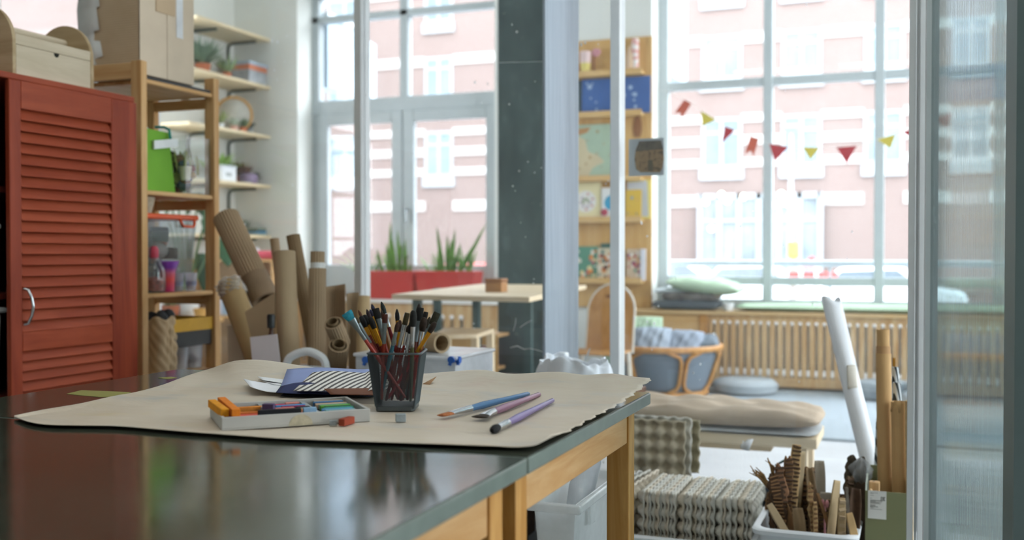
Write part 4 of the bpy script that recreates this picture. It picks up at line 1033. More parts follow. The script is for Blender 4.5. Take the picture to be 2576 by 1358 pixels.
b = MB(); q = pX(428, 302, xb2); b.tube([(xb2-.06, q.y-.02, zt_+.012), (xb2-.03, q.y, zt_+.014), (xb2-.008, q.y+.004, zt_+.002), (xb2-.002, q.y+.004, zt_-.035)], .0055, 8)
b.build('cord_handle', mat('teal_cord', C('#1f8a82'), .6), gb, W=True)
b = MB()
for i in range(9): b.ball((rnd(xa_+.06, xb2-.07), rnd(yt0+.05, yt1-.05), zt_-.012), (rnd(.03, .05), rnd(.03, .05), .028), 8, 5)
b.build('filling', mat('basket_filling', C('#b7c3c4'), .8, var=.25, scale=20), gb, W=True)
# clear acrylic box with craft bits
ACR = clear_plastic('acrylic', (.95, .97, .97), .025, .05)
ab = thing('acrylic_box', 'tall clear acrylic box of craft bits beside the green basket', 'box', (-2.83, 3.53, gz))
ay0, ay1, ax0, ax1, az1 = 3.445, 3.605, -2.93, XS-.015, gz+.235
b = MB()
b.bb(ax0, ax1, ay0, ay0+.003, gz, az1); b.bb(ax0, ax1, ay1-.003, ay1, gz, az1); b.bb(ax0, ax0+.003, ay0+.003, ay1-.003, gz, az1); b.bb(ax1-.003, ax1, ay0+.003, ay1-.003, gz, az1); b.bb(ax0, ax1, ay0, ay1, gz, gz+.003)
b.build('clear_box', ACR, ab, W=True)
def bits(name, label, cat, area, z0, n, cols, r0=.012, r1=.025, grp=None):
    for i in range(n):
        c_ = cols[i % len(cols)]; r = rnd(r0, r1)
        b = MB(); b.ball((0, 0, 0), (r, r*rnd(.7, 1.2), r*rnd(.6, 1)), 9, 6)
        if i % 2: b = MB(); b.box((0, 0, 0), (r*1.8, r*1.1, r*1.3), R=Matrix.Rotation(rnd(0, 3), 3, 'Z') @ Matrix.Rotation(rnd(-.5, .5), 3, 'X'))
        o = b.build(name, mat('bit_'+c_[1:], C(c_), .6, var=.15), None, bev=.002); o.location = (rnd(area[0]+r, area[1]-r), rnd(area[2]+r, area[3]-r), z0+r*.7+i*(area[4]/max(1, n)))
        tag(o, label, cat, grp)
ACL = ['#7d2f35', '#3f4d33', '#2c3d57', '#c9bba2', '#6b3a24', '#8a8f4c', '#4a3a5c', '#2e2a22', '#b08a54', '#3d6a5c', '#a45c36', '#5c6b78']
bits('craft_bit', 'small craft bit in the clear acrylic box', 'craft bit', (ax0+.02, ax1-.012, ay0+.008, ay1-.008, .14), gz+.006, 20, ACL, .02, .034, 'craft bits in the clear acrylic box')
b = MB()
for i in range(26): b.blade((rnd(ax0+.04, ax1-.03), rnd(ay0+.03, ay1-.03), gz+.08), (rnd(-.3, .3), rnd(-.3, .3), 1), rnd(.07, .12), .012, rnd(.3, 1.2))
tag(b.build('moss_tuft', mat('dried_moss', C('#7d8440'), .8, var=.3), None), 'tuft of dry green moss in the clear acrylic box', 'dried plant')
cu = thing('plastic_cup', 'small cream plastic cup inside the clear acrylic box', 'cup', (-2.785, 3.475, gz+.055))
MB().lathe([(.018, 0), (.025, .055), (.0235, .055), (.0165, .002)], n=20).build('cup_body', mat('cream_cup', C('#d8d2bf'), .5), cu)

# middle shelf
mz = .874
ob = thing('storage_container', 'clear plastic container with a bright orange lid and handle on the pine shelf', 'container', (-2.9, 3.37, mz))
CLR = clear_plastic('clear_bin', (.84, .86, .88), .07, .1)
oy0, oy1, ox0, ox1 = ys0+.055, Y_at(498, -2.79), -3.05, -2.79; oz = mz+.29
b = MB()
lo = [(ox0+.02, oy0+.02), (ox1-.02, oy0+.02), (ox1-.02, oy1-.025), (ox0+.02, oy1-.025)]; hi = [(ox0, oy0), (ox1, oy0), (ox1, oy1-.008), (ox0, oy1-.008)]
ins = lambda P, k: [(lerp(x, -2.92, k), lerp(y, (oy0+oy1)/2, k)) for x, y in P]
vs = [(x, y, mz) for x, y in lo]+[(x, y, oz) for x, y in hi]+[(x, y, mz+.004) for x, y in ins(lo, .02)]+[(x, y, oz) for x, y in ins(hi, .02)]
b._add(vs, [(3, 2, 1, 0)]+[(i, (i+1) % 4, 4+(i+1) % 4, 4+i) for i in range(4)]+[(4+i, 4+(i+1) % 4, 12+(i+1) % 4, 12+i) for i in range(4)]+[(8+(i+1) % 4, 8+i, 12+i, 12+(i+1) % 4) for i in range(4)]+[(8, 9, 10, 11)])
b.build('clear_body', CLR, ob, W=True)
ORG = mat('orange_plastic', C('#d9541c'), .3, var=.05)
MB().bb(ox0-.008, ox1+.008, oy0-.006, oy1+.0, oz, oz+.022).build('lid', ORG, ob, W=True, bev=.007)
hq0, hq1 = Y_at(455, ox1+.01), Y_at(490, ox1+.01)
b = MB(); b.tube([(ox1+.004, hq0, oz+.008), (ox1+.012, hq0+.002, oz-.012), (ox1+.014, hq0+.012, oz-.026), (ox1+.014, hq1-.012, oz-.026), (ox1+.012, hq1-.002, oz-.012), (ox1+.004, hq1, oz+.008)], .006, 8); b.build('handle', ORG, ob, W=True)
MCL = ['#2a2d38', '#d8d6d2', '#37302e', '#c46a4a', '#4a5568', '#1e2430', '#b9b4ae', '#8c3f32', '#2e3b3a', '#cbbfae']
bits('toy_piece', 'odd small toy piece in the orange-lidded container', 'toy', (ox0+.035, ox1-.03, oy0+.035, oy1-.04, .20), mz+.012, 26, MCL, .034, .052, 'toy pieces in the orange-lidded container')
# dark basket on the lid
bk = thing('basket', 'small grey basket of dark things on the orange lid', 'basket', (-2.86, 3.27, oz+.022))
b = MB(); b.lathe([(.055, 0), (.066, .05), (.068, .064), (.062, .064), (.052, .006)], n=24, sx=1.1); b.build('basket_body', mat('basket_beige', C('#a99c87'), .8, var=.2, scale=60), bk)
b = MB()
for i in range(9): b.ball((rnd(-.04, .04), rnd(-.035, .035), .05+rnd(0, .018)), (.024, .02, .018), 8, 5)
b.build('filling', mat('dark_filling', C('#23282b'), .8, var=.3), bk)
# purple vase, glass jar, clear cups
pv = thing('vase', 'purple and pink flared plastic vase on the pine shelf', 'vase', (0, 0, 0)); pv.location = (-2.795, Y_at(420, -2.795), mz)
pm_ = NT('vase_gradient'); tcv = pm_.new('ShaderNodeTexCoord'); sp_ = pm_.new('ShaderNodeSeparateXYZ'); pm_.link(tcv.outputs['Object'], sp_.inputs[0])
pm_.set(pm_.ramp(pm_.math('MULTIPLY', sp_.outputs['Z'], 8.2), [(.0, C('#b01f5c')), (.42, C('#d8433a')), (.62, C('#c9607a')), (.8, C('#7b3fa0')), (1, C('#8f4bb4'))]), .3)
MB().lathe([(.028, 0), (.030, .05), (.033, .08), (.041, .105), (.047, .122), (.045, .123), (.036, .1), (.028, .06), (.026, .004)], n=24).build('vase_body', pm_.m, pv)
jr = thing('glass_jar', 'glass jar of bright beads with a red stopper beside the pine post', 'jar', (-2.80, Y_at(387, -2.80), mz))
MB().lathe([(.042, 0), (.046, .02), (.046, .085), (.032, .115), (.018, .128), (.018, .14), (.016, .14), (.030, .113), (.043, .084), (.043, .022), (.038, .004)], n=24).build('jar_body', clear_plastic('jar_glass', (.93, .96, .95), .05, .03), jr)
MB().lathe([(.015, .132), (.019, .142), (.019, .17), (.012, .182), (0, .184)], n=18).build('stopper', mat('stopper_red', C('#c8445a'), .4), jr)
b = MB(); b.lathe([(.036, .006), (.038, .05), (.03, .06), (0, .062)], n=18); b.build('beads', mat('bead_mix', C('#8a3f35'), .5, var=.7, scale=60), jr)
for lb, px_ in (('clear plastic cup stack beside the purple vase', 457), ('clear ribbed plastic cup right of the purple vase, nearer the post', 478)):
    t = thing('plastic_cup', lb, 'cup', (-2.775 if px_ > 470 else -2.80, Y_at(px_, -2.78), mz))
    MB().lathe([(.018, 0), (.026, .075), (.0245, .075), (.0165, .003)], n=22).build('cup_body', clear_plastic('cup_clear', (.92, .92, .95), .35, .1), t)
    MB().lathe([(.0205, .02), (.0225, .04)], n=22).build('printed_band', mat('cup_print', C('#9aa0b8'), .6, var=.3, scale=50), t)
# lower shelf
lz = .547
pbg = thing('paper_bag', 'crumpled brown paper bag on the lower pine shelf', 'paper bag', (-2.81, Y_at(403, -2.80), lz))
def bagpt(u, v):
    a = 2*PI*u; sq = (abs(math.cos(a))**4+abs(math.sin(a))**4)**-.25
    r = 1+.07*math.sin(9*a+v*11)*math.sin(v*19+3*math.cos(a))-.05*v
    return ((.055)*sq*math.cos(a)*r, .064*sq*math.sin(a)*r, v*.225+.008*math.sin(5*a)*(v > .95))
b = MB(); b.grid(bagpt, 56, 30); b.build('bag_body', mat('bag_paper', C('#b39a74'), .5, var=.1), pbg, solid=.002, recalc=False)
b = MB()
for i in range(7): b.ball((rnd(-.03, .03), rnd(-.03, .03), .2+rnd(0, .03)), (.03, .025, .03), 8, 5)
b.build('contents', mat('dark_contents', C('#3b3f42'), .7, var=.3), pbg)
yb1 = thing('open_box', 'black and mustard open card box on the lower pine shelf', 'box', (-2.83, 3.50, lz+.075))
by0, by1 = Y_at(437, -2.76), ys1-.04; BYZ = pX(480, 868, -2.76).z; BYT = pX(480, 800, -2.76).z; BYM = pX(480, 832, -2.76).z
yb1.location = (-2.86, (by0+by1)/2, BYZ)
for nm, z0, z1, mt_, ex_ in (('black_base', BYZ, BYM, BLACK, 0), ('mustard_rim', BYM, BYT, mat('mustard_card', C('#c99a26'), .6), .004)):
    b = MB(); x0, x1, y0, y1 = -2.97-ex_, -2.76+ex_, by0-ex_, by1+ex_; th = .005
    b.bb(x0, x1, y0, y0+th, z0, z1); b.bb(x0, x1, y1-th, y1, z0, z1); b.bb(x0, x0+th, y0+th, y1-th, z0, z1); b.bb(x1-th, x1, y0+th, y1-th, z0, z1)
    if nm == 'black_base': b.bb(x0, x1, y0, y1, z0-.004, z0)
    b.build(nm, mt_, yb1, W=True)
for k_, (px_, lb) in enumerate(((455, 'clear tub under the mustard box, nearer the paper bag'), (492, 'clear tub under the mustard box, nearer the far post'))):
    t = thing('plastic_tub', lb, 'tub', (-2.835, Y_at(px_, -2.82), lz)); h = BYZ-.005-lz
    MB().lathe([(.034, 0), (.041, h), (.039, h), (.032, .003)], n=22).build('tub_body', clear_plastic('tub_clear', (.9, .92, .95), .4, .15), t)
    b = MB()
    for i in range(6): b.ball((rnd(-.015, .015), rnd(-.015, .015), .02+rnd(0, .04)), .013, 7, 5)
    b.build('contents', mat('tub_contents', C('#9a6f6a'), .6, var=.5, scale=40), t)

# ================================================================== card tubes and rolls leaning behind the table
FL = lambda j, n: 1+.035*(1 if (j % 2) else -1)
COM = mat('corrugated_roll', C('#9c866a'), .85, var=.08, scale=5)
COMD = mat('corrugated_roll_dark', C('#806b4e'), .85, var=.1, scale=5)
TUBM = mat('kraft_tube', C('#a58f70'), .75, var=.05, scale=3)
def leaner(name, label, top, bot, Yt, Yb, r, mt, fl=None, n=36, wall=.006, ground=True, cat='card roll', grp='card tubes and rolls leaning behind the table'):
    p1 = pY(*top, Yt); p0 = pY(*bot, Yb); ax = (p0-p1).normalized()
    if ground: p0 = p1+ax*((p1.z-.588)/-ax.z)
    t = thing(name, label, cat, p0, group=grp)
    MB().hollow(p0, p1, r, r-wall, n, fl).build('tube_body', mt, t, W=True, ang=60 if fl is None else 20)
    return t, p0, p1
t, p0, p1 = leaner('corrugated_roll', 'fat corrugated card roll leaning left, top against the pine post', (568, 545), (668, 757), 3.46, 3.38, .052, COM, FL, 56, ground=False, grp='card tubes and rolls leaning behind the table')
a_ = p1.lerp(p0, .72); c_ = p1.lerp(p0, 1.0)
MB().hollow(a_, c_, .0555, .0515, 30).build('card_sleeve', mat('sleeve_card', C('#836d54'), .7), t, W=True)
t, p0, p1 = leaner('card_tube', 'tan card tube with crumpled plastic film on its end, leaning left', (577, 715), (648, 900), 3.28, 3.20, .046, mat('tan_tube', C('#a1875c'), .6, var=.1, scale=6))
b = MB()
def film(u, v):
    a = 2*PI*u; q = p1.lerp(p0, -.02+.16*v); r = .049+.008*math.sin(7*a+9*v)*math.sin(13*v+2*a)
    ax = (p0-p1).normalized(); e1 = ax.cross(Vector((0, 1, 0))).normalized(); e2 = ax.cross(e1)
    return q+e1*r*math.cos(a)+e2*r*math.sin(a)
b.grid(film, 40, 12); b.build('plastic_film', clear_plastic('film', (.9, .9, .88), .35, .2), t, W=True, recalc=False)
leaner('card_tube', 'straight wide kraft card tube standing in the middle of the rolls', (716, 634), (727, 935), 3.12, 3.06, .038, TUBM)
leaner('corrugated_roll', 'thin corrugated roll peeking up behind the straight kraft tube', (690, 600), (703, 700), 3.56, 3.55, .018, COM, FL, 28)
leaner('corrugated_roll', 'dark corrugated roll leaning right of the straight kraft tube', (737, 592), (785, 850), 3.48, 3.46, .0265, COMD, FL, 34)
t, p0, p1 = leaner('corrugated_roll', 'upright corrugated roll taped at the neck, right of the dark roll', (799, 633), (797, 900), 3.2, 3.17, .0245, COM, FL, 32)
MB().hollow(p1.lerp(p0, .09), p1.lerp(p0, .155), .0262, .0245, 22).build('tape', mat('tape_clear', C('#c9cac6'), .3), t, W=True)
a_ = p1.lerp(p0, .135); MB().hollow(a_, p0, .030, .026, 40, FL).build('outer_wrap', COM, t, W=True, ang=20)
# bent corrugated sheet behind with a scooped cut
def ribpanel(name, label, px, Y0, Y1, mt, ribs=14, bulge=.03, cat='corrugated card', nv=12, amp=.0022):
    """px: bottom-left, bottom-right, top-right, top-left; bottom pushed to the floor"""
    P = [pY(px[0][0], px[0][1], Y0), pY(px[1][0], px[1][1], Y1), pY(px[2][0], px[2][1], Y1), pY(px[3][0], px[3][1], Y0)]
    for i, j in ((0, 3), (1, 2)):
        d = P[i]-P[j]; P[i] = P[j]+d*((P[j].z-.584)/-d.z)
    cen = sum(P, Vector())/4; n = (P[1]-P[0]).cross(P[3]-P[0]).normalized()
    def fn(u, v):
        q = P[0].lerp(P[1], u).lerp(P[3].lerp(P[2], u), v); return q+n*(bulge*math.sin(PI*u)+amp*math.cos(2*PI*ribs*u))
    b = MB(); b.grid(fn, ribs*6, nv)
    o = b.build(name, mt, None, solid=.004, recalc=False); tag(o, label, cat, 'card tubes and rolls leaning behind the table'); return o
ribpanel('corrugated_sheet', 'bent corrugated card sheet behind the small rolls', [(815, 925), (872, 925), (868, 714), (812, 722)], 3.40, 3.42, COM, 13, -.03)
ribpanel('corrugated_sheet', 'tall narrow corrugated sheet at the right end of the rolls', [(878, 925), (900, 925), (902, 735), (872, 738)], 3.26, 3.28, COM, 6, -.012)
t, p0, p1 = leaner('card_roll', 'curled kraft roll furthest right among the rolls', (915, 745), (912, 925), 3.30, 3.26, .0235, mat('curl_kraft', C('#bba27a'), .8), None)
for lb, top, bot, r in (('small corrugated roll lying tilted above the spiral roll', (838, 812), (858, 862), .03), ('short corrugated spiral roll standing in front of the corrugated sheet', (852, 868), (846, 925), .033)):
    p1 = pY(*top, 3.0); p0 = pY(*bot, 3.06); t = thing('corrugated_roll', lb, 'card roll', p0, group='card tubes and rolls leaning behind the table')
    d = (p0-p1).normalized(); p0 = p1+d*((p1.z-.60)/-d.z) if r > .031 else p1+d*.1
    b = MB(); b.hollow(p0, p1, r, r-.005, 44, FL); b.build('outer_layer', COM, t, W=True, ang=20)
    b = MB(); b.hollow(p0, p1-d*.008, r-.011, r-.014, 30); b.build('inner_layer', COMD, t, W=True)
b = MB(); q = pY(838, 838, 3.0)
# flat kraft pieces
def slab(name, label, px, Y, th, mt, cat, tilt=0, grp=None, floor_z=None):
    P = [pY(x, y, Y+dy) for x, y, dy in px]
    if floor_z is not None:
        P[0].z = floor_z; P[1].z = floor_z
    n = (P[1]-P[0]).cross(P[2]-P[0]).normalized()*th/2
    b = MB(); k = len(P); b._add([p-n for p in P]+[p+n for p in P], [tuple(range(k-1, -1, -1)), tuple(range(k, 2*k))]+[(i, (i+1) % k, k+(i+1) % k, k+i) for i in range(k)])
    o = b.build(name, mt, None, bev=.001); tag(o, label, cat, grp); return o
slab('kraft_board', 'tilted kraft board between the fat roll and the straight tube', [(655, 860, 0), (695, 862, 0), (692, 735, .02), (617, 785, .02)], 3.045, .006, KRAFT, 'cardboard', floor_z=.6)
slab('paper_sheet', 'white sheet standing below the tilted kraft board', [(640, 930, 0), (712, 930, 0), (697, 840, .02), (629, 848, .02)], 2.97, .003, mat('lilac_white', C('#dcd6da'), .7, var=.03), 'paper', floor_z=.585)
bx2 = thing('card_box', 'pale card box low behind the leaning tan tube', 'box', tuple(pY(590, 930, 3.2)))
p = pY(572, 825, 3.34); q = pY(632, 930, 3.34)
bx2.location = ((p.x+q.x)/2, 3.40, .585)
MB().bb(p.x, q.x, 3.34, 3.46, .585, p.z).build('box_body', mat('pale_card', C('#cbbfa8'), .8), bx2, W=True, bev=.003)
MB().bb(p.x-.002, q.x+.002, 3.338, 3.462, p.z, p.z+.012).build('lid', mat('pale_card_lid', C('#d4c8b0'), .8), bx2, W=True, bev=.002)
bt = thing('bottle', 'small dark bottle hanging head-up beside the straight kraft tube', 'bottle', (0, 0, 0))
bp = pY(682, 835, 3.0); bt.location = (bp.x, bp.y, .585)
h = pY(682, 790, 3.0).z-.585
bt['label'] = 'dark glass bottle with a brown cap left of the straight kraft tube'
MB().lathe([(.012, 0), (.013, h*.62), (.007, h*.75), (.007, h*.82)], n=16).build('bottle_body', mat('dark_glass', C('#4a2a1c'), .15), bt)
MB().lathe([(.0135, h*.80), (.0145, h*.97), (.011, h), (0, h)], n=16).build('cap', BLACK, bt)
# low brown cabinet carrying the rolls and boxes
lx0, lxm, lx1, lh = -2.56, -1.30, X_at(1523, 2.92), .58
lc = thing('low_cabinet', 'low brown wooden cabinet behind the table, under the white box and card rolls', 'cabinet', ((lx0+lxm)/2, 3.25, 0))
DW = wood('dark_cabinet', C('#7a5a42'), C('#5a3d2c'), 'X')
MB().bb(lx0, lxm, 2.90, 3.60, lh-.02, lh).build('top_board', DW, lc, W=True, bev=.003)
for x in (lx0, (lx0+lxm)/2, lxm-.02): MB().bb(x, x+.02, 2.92, 3.59, 0, lh-.02).build('side_panel', DW, lc, W=True)
for x in (lx0+.02, (lx0+lxm)/2+.02): MB().bb(x, x+(lxm-lx0)/2-.03, 2.925, 2.94, .04, lh-.024).build('door', DW, lc, W=True, bev=.002)
ls = thing('side_table', 'narrow brown side table under the fabric bag, behind the table end', 'table', ((lxm+lx1)/2, 3.08, 0))
MB().bb(lxm+.004, lx1, 2.92, 3.42, lh-.02, lh).build('top_board', DW, ls, W=True, bev=.003)
for x in (lxm+.03, lx1-.20): MB().bb(x-.012, x+.012, 2.94, 3.40, 0, lh-.02).build('side_panel', DW, ls, W=True)
# ================================================================== white crate with blue latches, bag, bottle
LCZ = .58
def crate():
    x0, x1 = X_at(905, 3.02), X_at(1158, 3.0); y0, y1 = 2.97, 3.30; zt = pY(1100, 893, 3.0).z
    t = thing('storage_box', 'white translucent storage box with blue latches behind the mesh cup', 'storage box', ((x0+x1)/2, (y0+y1)/2, LCZ))
    MILK = clear_plastic('milky_plastic', (.93, .95, .97), .75, .2)
    b = MB(); th = .004; z0, z1 = LCZ+.001, zt-.012
    b.bb(x0+.012, x1-.012, y0+.012, y1-.012, z0, z0+th); b.bb(x0+.008, x1-.008, y0+.008, y0+.008+th, z0, z1); b.bb(x0+.008, x1-.008, y1-.012, y1-.008, z0, z1); b.bb(x0+.008, x0+.012, y0+.012, y1-.012, z0, z1); b.bb(x1-.012, x1-.008, y0+.012, y1-.012, z0, z1)
    b.build('box_body', MILK, t, W=True)
    MB().bb(x0, x1, y0, y1, zt-.012, zt).build('lid', MILK, t, W=True, bev=.005)
    MB().bb(x0+.03, x1-.03, y0+.03, y1-.03, LCZ+.006, LCZ+.05).build('contents', mat('box_contents', C('#9fb0b4'), .7, var=.4, scale=12), t, W=True)
    BL = mat('latch_blue', C('#2a5fb4'), .3)
    for px in (919, 1135): 
        q = pY(px, 905, y0); b = MB(); b.cyl((q.x, y0-.004, q.z), (q.x, y0+.008, q.z), .0115, n=16); b.bar((q.x, y0+.002, q.z), (q.x-.007, y0+.002, q.z-.018), .008, .009); b.build('latch', BL, t, W=True)
    q = pX(1155, 905, x1); b = MB(); b.cyl((x1-.008, q.y, q.z), (x1+.004, q.y, q.z), .0115, n=16); b.bar((x1-.002, q.y, q.z), (x1-.002, q.y-.004, q.z-.016), .008, .009); b.build('latch', BL, t, W=True)
    return zt
zt_c = crate()
p = pY(1112, 868, 3.06); q = pY(1040, 886, 3.14); r = .033
p.z = zt_c+r; q.z = zt_c+r
t = thing('card_tube', 'short kraft card tube lying on the white storage box', 'card roll', q)
MB().hollow(q, p, r, r-.007, 36).build('tube_body', TUBM, t, W=True)
tp_ = thing('tape_roll', 'grey roll of tape lying on the white storage box under the tube end', 'tape', tuple(pY(1100, 889, 3.17)))
tp_.location.z = zt_c
MB().hollow((0, 0, 0), (0, 0, .018), .04, .028, 30).build('tape_body', mat('tape_grey', C('#a7aaa4'), .5), tp_)
# white handle arch left of the box
hp = [pY(x, y, 2.98) for x, y in ((716, 940), (722, 912), (740, 893), (772, 884), (800, 893), (818, 912), (826, 940))]
for v in (hp[0], hp[-1]): v.z = LCZ+.004
t = thing('plastic_basket', 'white plastic carrying basket whose arched handle shows behind the paper', 'basket', (lerp(hp[0].x, hp[-1].x, .5), 2.98, LCZ))
b = MB(); pts = [smooth_interp(hp, i/24) for i in range(25)]
b.tube(pts, .011, 10, flat=1.3, flatdir=(0, 1, 0)); b.build('handle', WHITE_P, t, W=True)
b = MB(); hx = (hp[-1].x-hp[0].x)/2; b.lathe([(hx*.82, .001), (hx*.95, .06), (hx*.95, .066), (hx*.88, .066), (hx*.76, .005)], n=32, sy=.6); b.build('basket_body', WHITE_P, t)
# grey-white fabric bag and white bottle
bgx0, bgx1 = X_at(1350, 3.12), X_at(1530, 3.12)
bag = thing('fabric_bag', 'crumpled pale grey fabric bag slumped behind the curled paper edge', 'bag', ((bgx0+bgx1)/2, 3.14, LCZ))
hw = (bgx1-bgx0)/2; zt0 = pY(1400, 902, 3.1).z-LCZ
def bagf(u, v):
    a = 2*PI*u
    prof = [(.96, 0), (1.04, .3), (1.0, .65), (.93, .9), (.88, 1.0), (.80, .93), (.74, .7), (.6, .62), (.0, .6)]
    k = v*(len(prof)-1); i = min(int(k), len(prof)-2); f = k-i
    r = lerp(prof[i][0], prof[i+1][0], f); z = lerp(prof[i][1], prof[i+1][1], f)
    w_ = 1+.05*math.sin(7*a+5*v)+.04*math.sin(13*a-8*v)
    top = 1-.06*(math.cos(a)*.5+.5)+.09*math.sin(3*a+.4)+.02*math.sin(7*a)
    return (hw*r*w_*math.cos(a), hw*.72*r*w_*math.sin(a), max(.001, z*zt0*(top if z > .3 else 1)+.004*math.sin(11*a+17*v)))
b = MB(); b.grid(bagf, 80, 40); b.build('bag_body', mat('bag_fabric', C('#dde3ea'), .8, var=.06, scale=8, bump=.2, bscale=40), bag, recalc=False)
bo = thing('bottle', 'white plastic bottle with a square white cap standing behind the fabric bag', 'bottle', (0, 0, LCZ))
q = pY(1415, 886, 3.36); bo.location = (q.x, 3.36, LCZ); hh = q.z-LCZ
MB().lathe([(.03, 0), (.033, .01), (.033, hh*.55), (.02, hh*.72), (.02, hh*.78)], n=22).build('bottle_body', WHITE_P, bo)
MB().bb(-.0185, .0185, -.0185, .0185, hh*.76, hh).build('cap', WHITE_P, bo, bev=.006)

# ================================================================== egg trays
EGG = mat('egg_pulp', C('#d3d0c5'), .92, var=.07, scale=12, bump=.4, bscale=160)
EGG2 = mat('egg_pulp_tan', C('#d2c8b6'), .92, var=.07, scale=12, bump=.4, bscale=160)
EGG3 = mat('egg_pulp_grey', C('#cdccc4'), .92, var=.07, scale=12, bump=.4, bscale=160)
PT = .047
def eggmesh(name, mt, nx, ny, s=6, seed=0, amp=.017, th=.0042):
    """tray lying in the xy plane, cups towards -z; origin at the centre of the lower long edge"""
    random.seed(seed)
    def fn(u, v):
        x, y = u*nx, v*ny
        h = (math.cos(2*PI*x)+math.cos(2*PI*y))*.5
        h = max(-.72, min(.62, h*1.25))
        eg = min(x, y, nx-x, ny-y)
        if eg < .16: h = lerp(.62 if seed < 5 else .5, h, (eg/.16)*.75+.12)
        z = h*amp
        e = .0025*math.sin(37*u+seed)*math.sin(29*v) if (u in (0, 1) or v in (0, 1)) else 0
        return ((u-.5)*nx*PT+e, v*ny*PT*(.93 if nx == ny else 1)+e, z)
    b = MB(); b.grid(fn, nx*s, ny*s)
    o = b.build(name, mt, None, solid=th, recalc=False, ang=75); return o
def stand(o, loc, yaw, lean=0, roll=0):
    """stand the tray up: local y -> up, local z (cup side) -> horizontal direction yaw"""
    M = Matrix.Rotation(yaw, 4, 'Z') @ Matrix.Rotation(lean, 4, 'X') @ Matrix.Rotation(PI/2, 4, 'X') @ Matrix.Rotation(roll, 4, 'Z')
    o.location = loc; o.rotation_euler = M.to_euler()
protos = [eggmesh('egg_tray', m_, 6, 6, 6, k) for k, m_ in enumerate((EGG, EGG2, EGG3))]
random.seed(21)
# tub
def tub(name, label, x0, x1, y0, y1, h, rz=0, flare=.012, rim=.014, mt=None):
    t = thing(name, label, 'tub', ((x0+x1)/2, (y0+y1)/2, 0), rz)
    w_, d_ = (x1-x0)/2, (y1-y0)/2; mt = mt or WHITE_P
    def ring(hw_, hd_, z, r=.035, n=6):
        P = []
        for cx, cy, a0 in ((hw_-r, hd_-r, 0), (-hw_+r, hd_-r, 90), (-hw_+r, -hd_+r, 180), (hw_-r, -hd_+r, 270)):
            for k in range(n+1):
                a = math.radians(a0+90*k/n); P.append((cx+r*math.cos(a), cy+r*math.sin(a), z))
        return P
    rs = [ring(w_-flare-.018, d_-flare-.018, 0), ring(w_-.018, d_-.018, h-.03), ring(w_-.018, d_-.018, h-.014), ring(w_-.002, d_-.002, h-.016), ring(w_, d_, h-.004), ring(w_-.004, d_-.004, h), ring(w_-.022, d_-.022, h), ring(w_-.024, d_-.024, h-.006), ring(w_-flare-.024, d_-flare-.024, .005)]
    n = len(rs[0]); vs = [p for r_ in rs for p in r_]
    b = MB(); b._add(vs, [(i*n+j, i*n+(j+1) % n, (i+1)*n+(j+1) % n, (i+1)*n+j) for i in range(len(rs)-1) for j in range(n)]+[tuple(range(n-1, -1, -1)), tuple((len(rs)-1)*n+j for j in range(n))])
    b.build('tub_body', mt, t); return t
tub('storage_tub', 'shallow white plastic tub holding the grey egg trays', -.965, -.435, 3.10, 3.56, .155)
gl = 'grey pulp egg tray standing on edge in the tight row in the white tub'
xs = []; x = -.805
for i in range(25):
    xs.append(x); x += .0112 if i < 9 else (.022 if i in (9, 17, 21) else .0142)
for i, x in enumerate(xs):
    o = protos[0] if i == 0 else protos[i % 3].copy()
    if i: COL.objects.link(o) if o.name not in COL.objects else None
    stand(o, (x, 3.335+rnd(-.006, .006), .012+rnd(0, .004)), PI/2+rnd(-.012, .012), rnd(-.01, .01)+.02)
    lb = gl
    if i == 0: lb = 'leftmost egg tray of the tight row in the white tub, its bumps showing'
    if i == 24: lb = 'rightmost egg tray of the row in the white tub, next to the dark bag'
    if i == 23: lb = 'second egg tray from the right end of the row in the white tub'
    tag(o, lb, 'egg tray', 'egg trays standing in the white tub')
used = {protos[0].name}
def newtray(k):
    p = protos[k]
    if p.name in used: o = p.copy(); COL.objects.link(o); return o
    used.add(p.name); return p
for i, (dx, dy, yaw, ln, k) in enumerate(((-.918, 3.34, 1.42, -.02, 1), (-.895, 3.34, 1.42, -.02, 2), (-.868, 3.34, 1.44, .0, 0), (-.838, 3.34, 1.48, .02, 1))):
    o = newtray(k); stand(o, (dx, dy, .014+.004*i), yaw, ln)
    tag(o, ['leftmost twisted egg tray, left of the table leg in the white tub', 'second twisted egg tray from the left, behind the table leg', 'third twisted egg tray from the left, behind the table leg', 'twisted egg tray leaning just right of the table leg'][i], 'egg tray', 'twisted egg trays at the left of the white tub')
# upright trays leaning against the glass behind the row
big = eggmesh('egg_tray', mat('egg_pulp_olive', C('#b9b19b'), .92, var=.07, scale=10, bump=.4, bscale=160), 5, 6, 8, 5, .0125, .003)
pr = pY(1722, 1062, 3.60)
def upright(o, xr, Y, ztop, label, lean=.06, w=5*PT, h=6*PT):
    stand(o, (xr-w/2, Y, ztop-h*math.cos(lean)), 0, -lean)
    tag(o, label, 'egg tray', 'egg trays leaning upright against the glass')
zt_ = pr.z
upright(big, pr.x, 3.605, zt_, 'olive grey egg tray facing forward with one dark hole, behind the row')
o2 = eggmesh('egg_tray', EGG3, 5, 6, 6, 9, .0125, .003); upright(o2, pr.x+.012, 3.655, zt_+.006, 'grey egg tray directly behind the forward-facing olive one')
o3 = eggmesh('egg_tray', mat('egg_pulp_brown', C('#aca58c'), .92, var=.07, bump=.4, bscale=160), 6, 4, 6, 11)
pr3 = pY(1760, 1058, 3.68)
stand(o3, (pr3.x-3*PT, 3.685, pr3.z-4*PT), 0, -.05); tag(o3, 'shorter egg tray sticking out to the right behind the forward-facing one', 'egg tray', 'egg trays leaning upright against the glass')
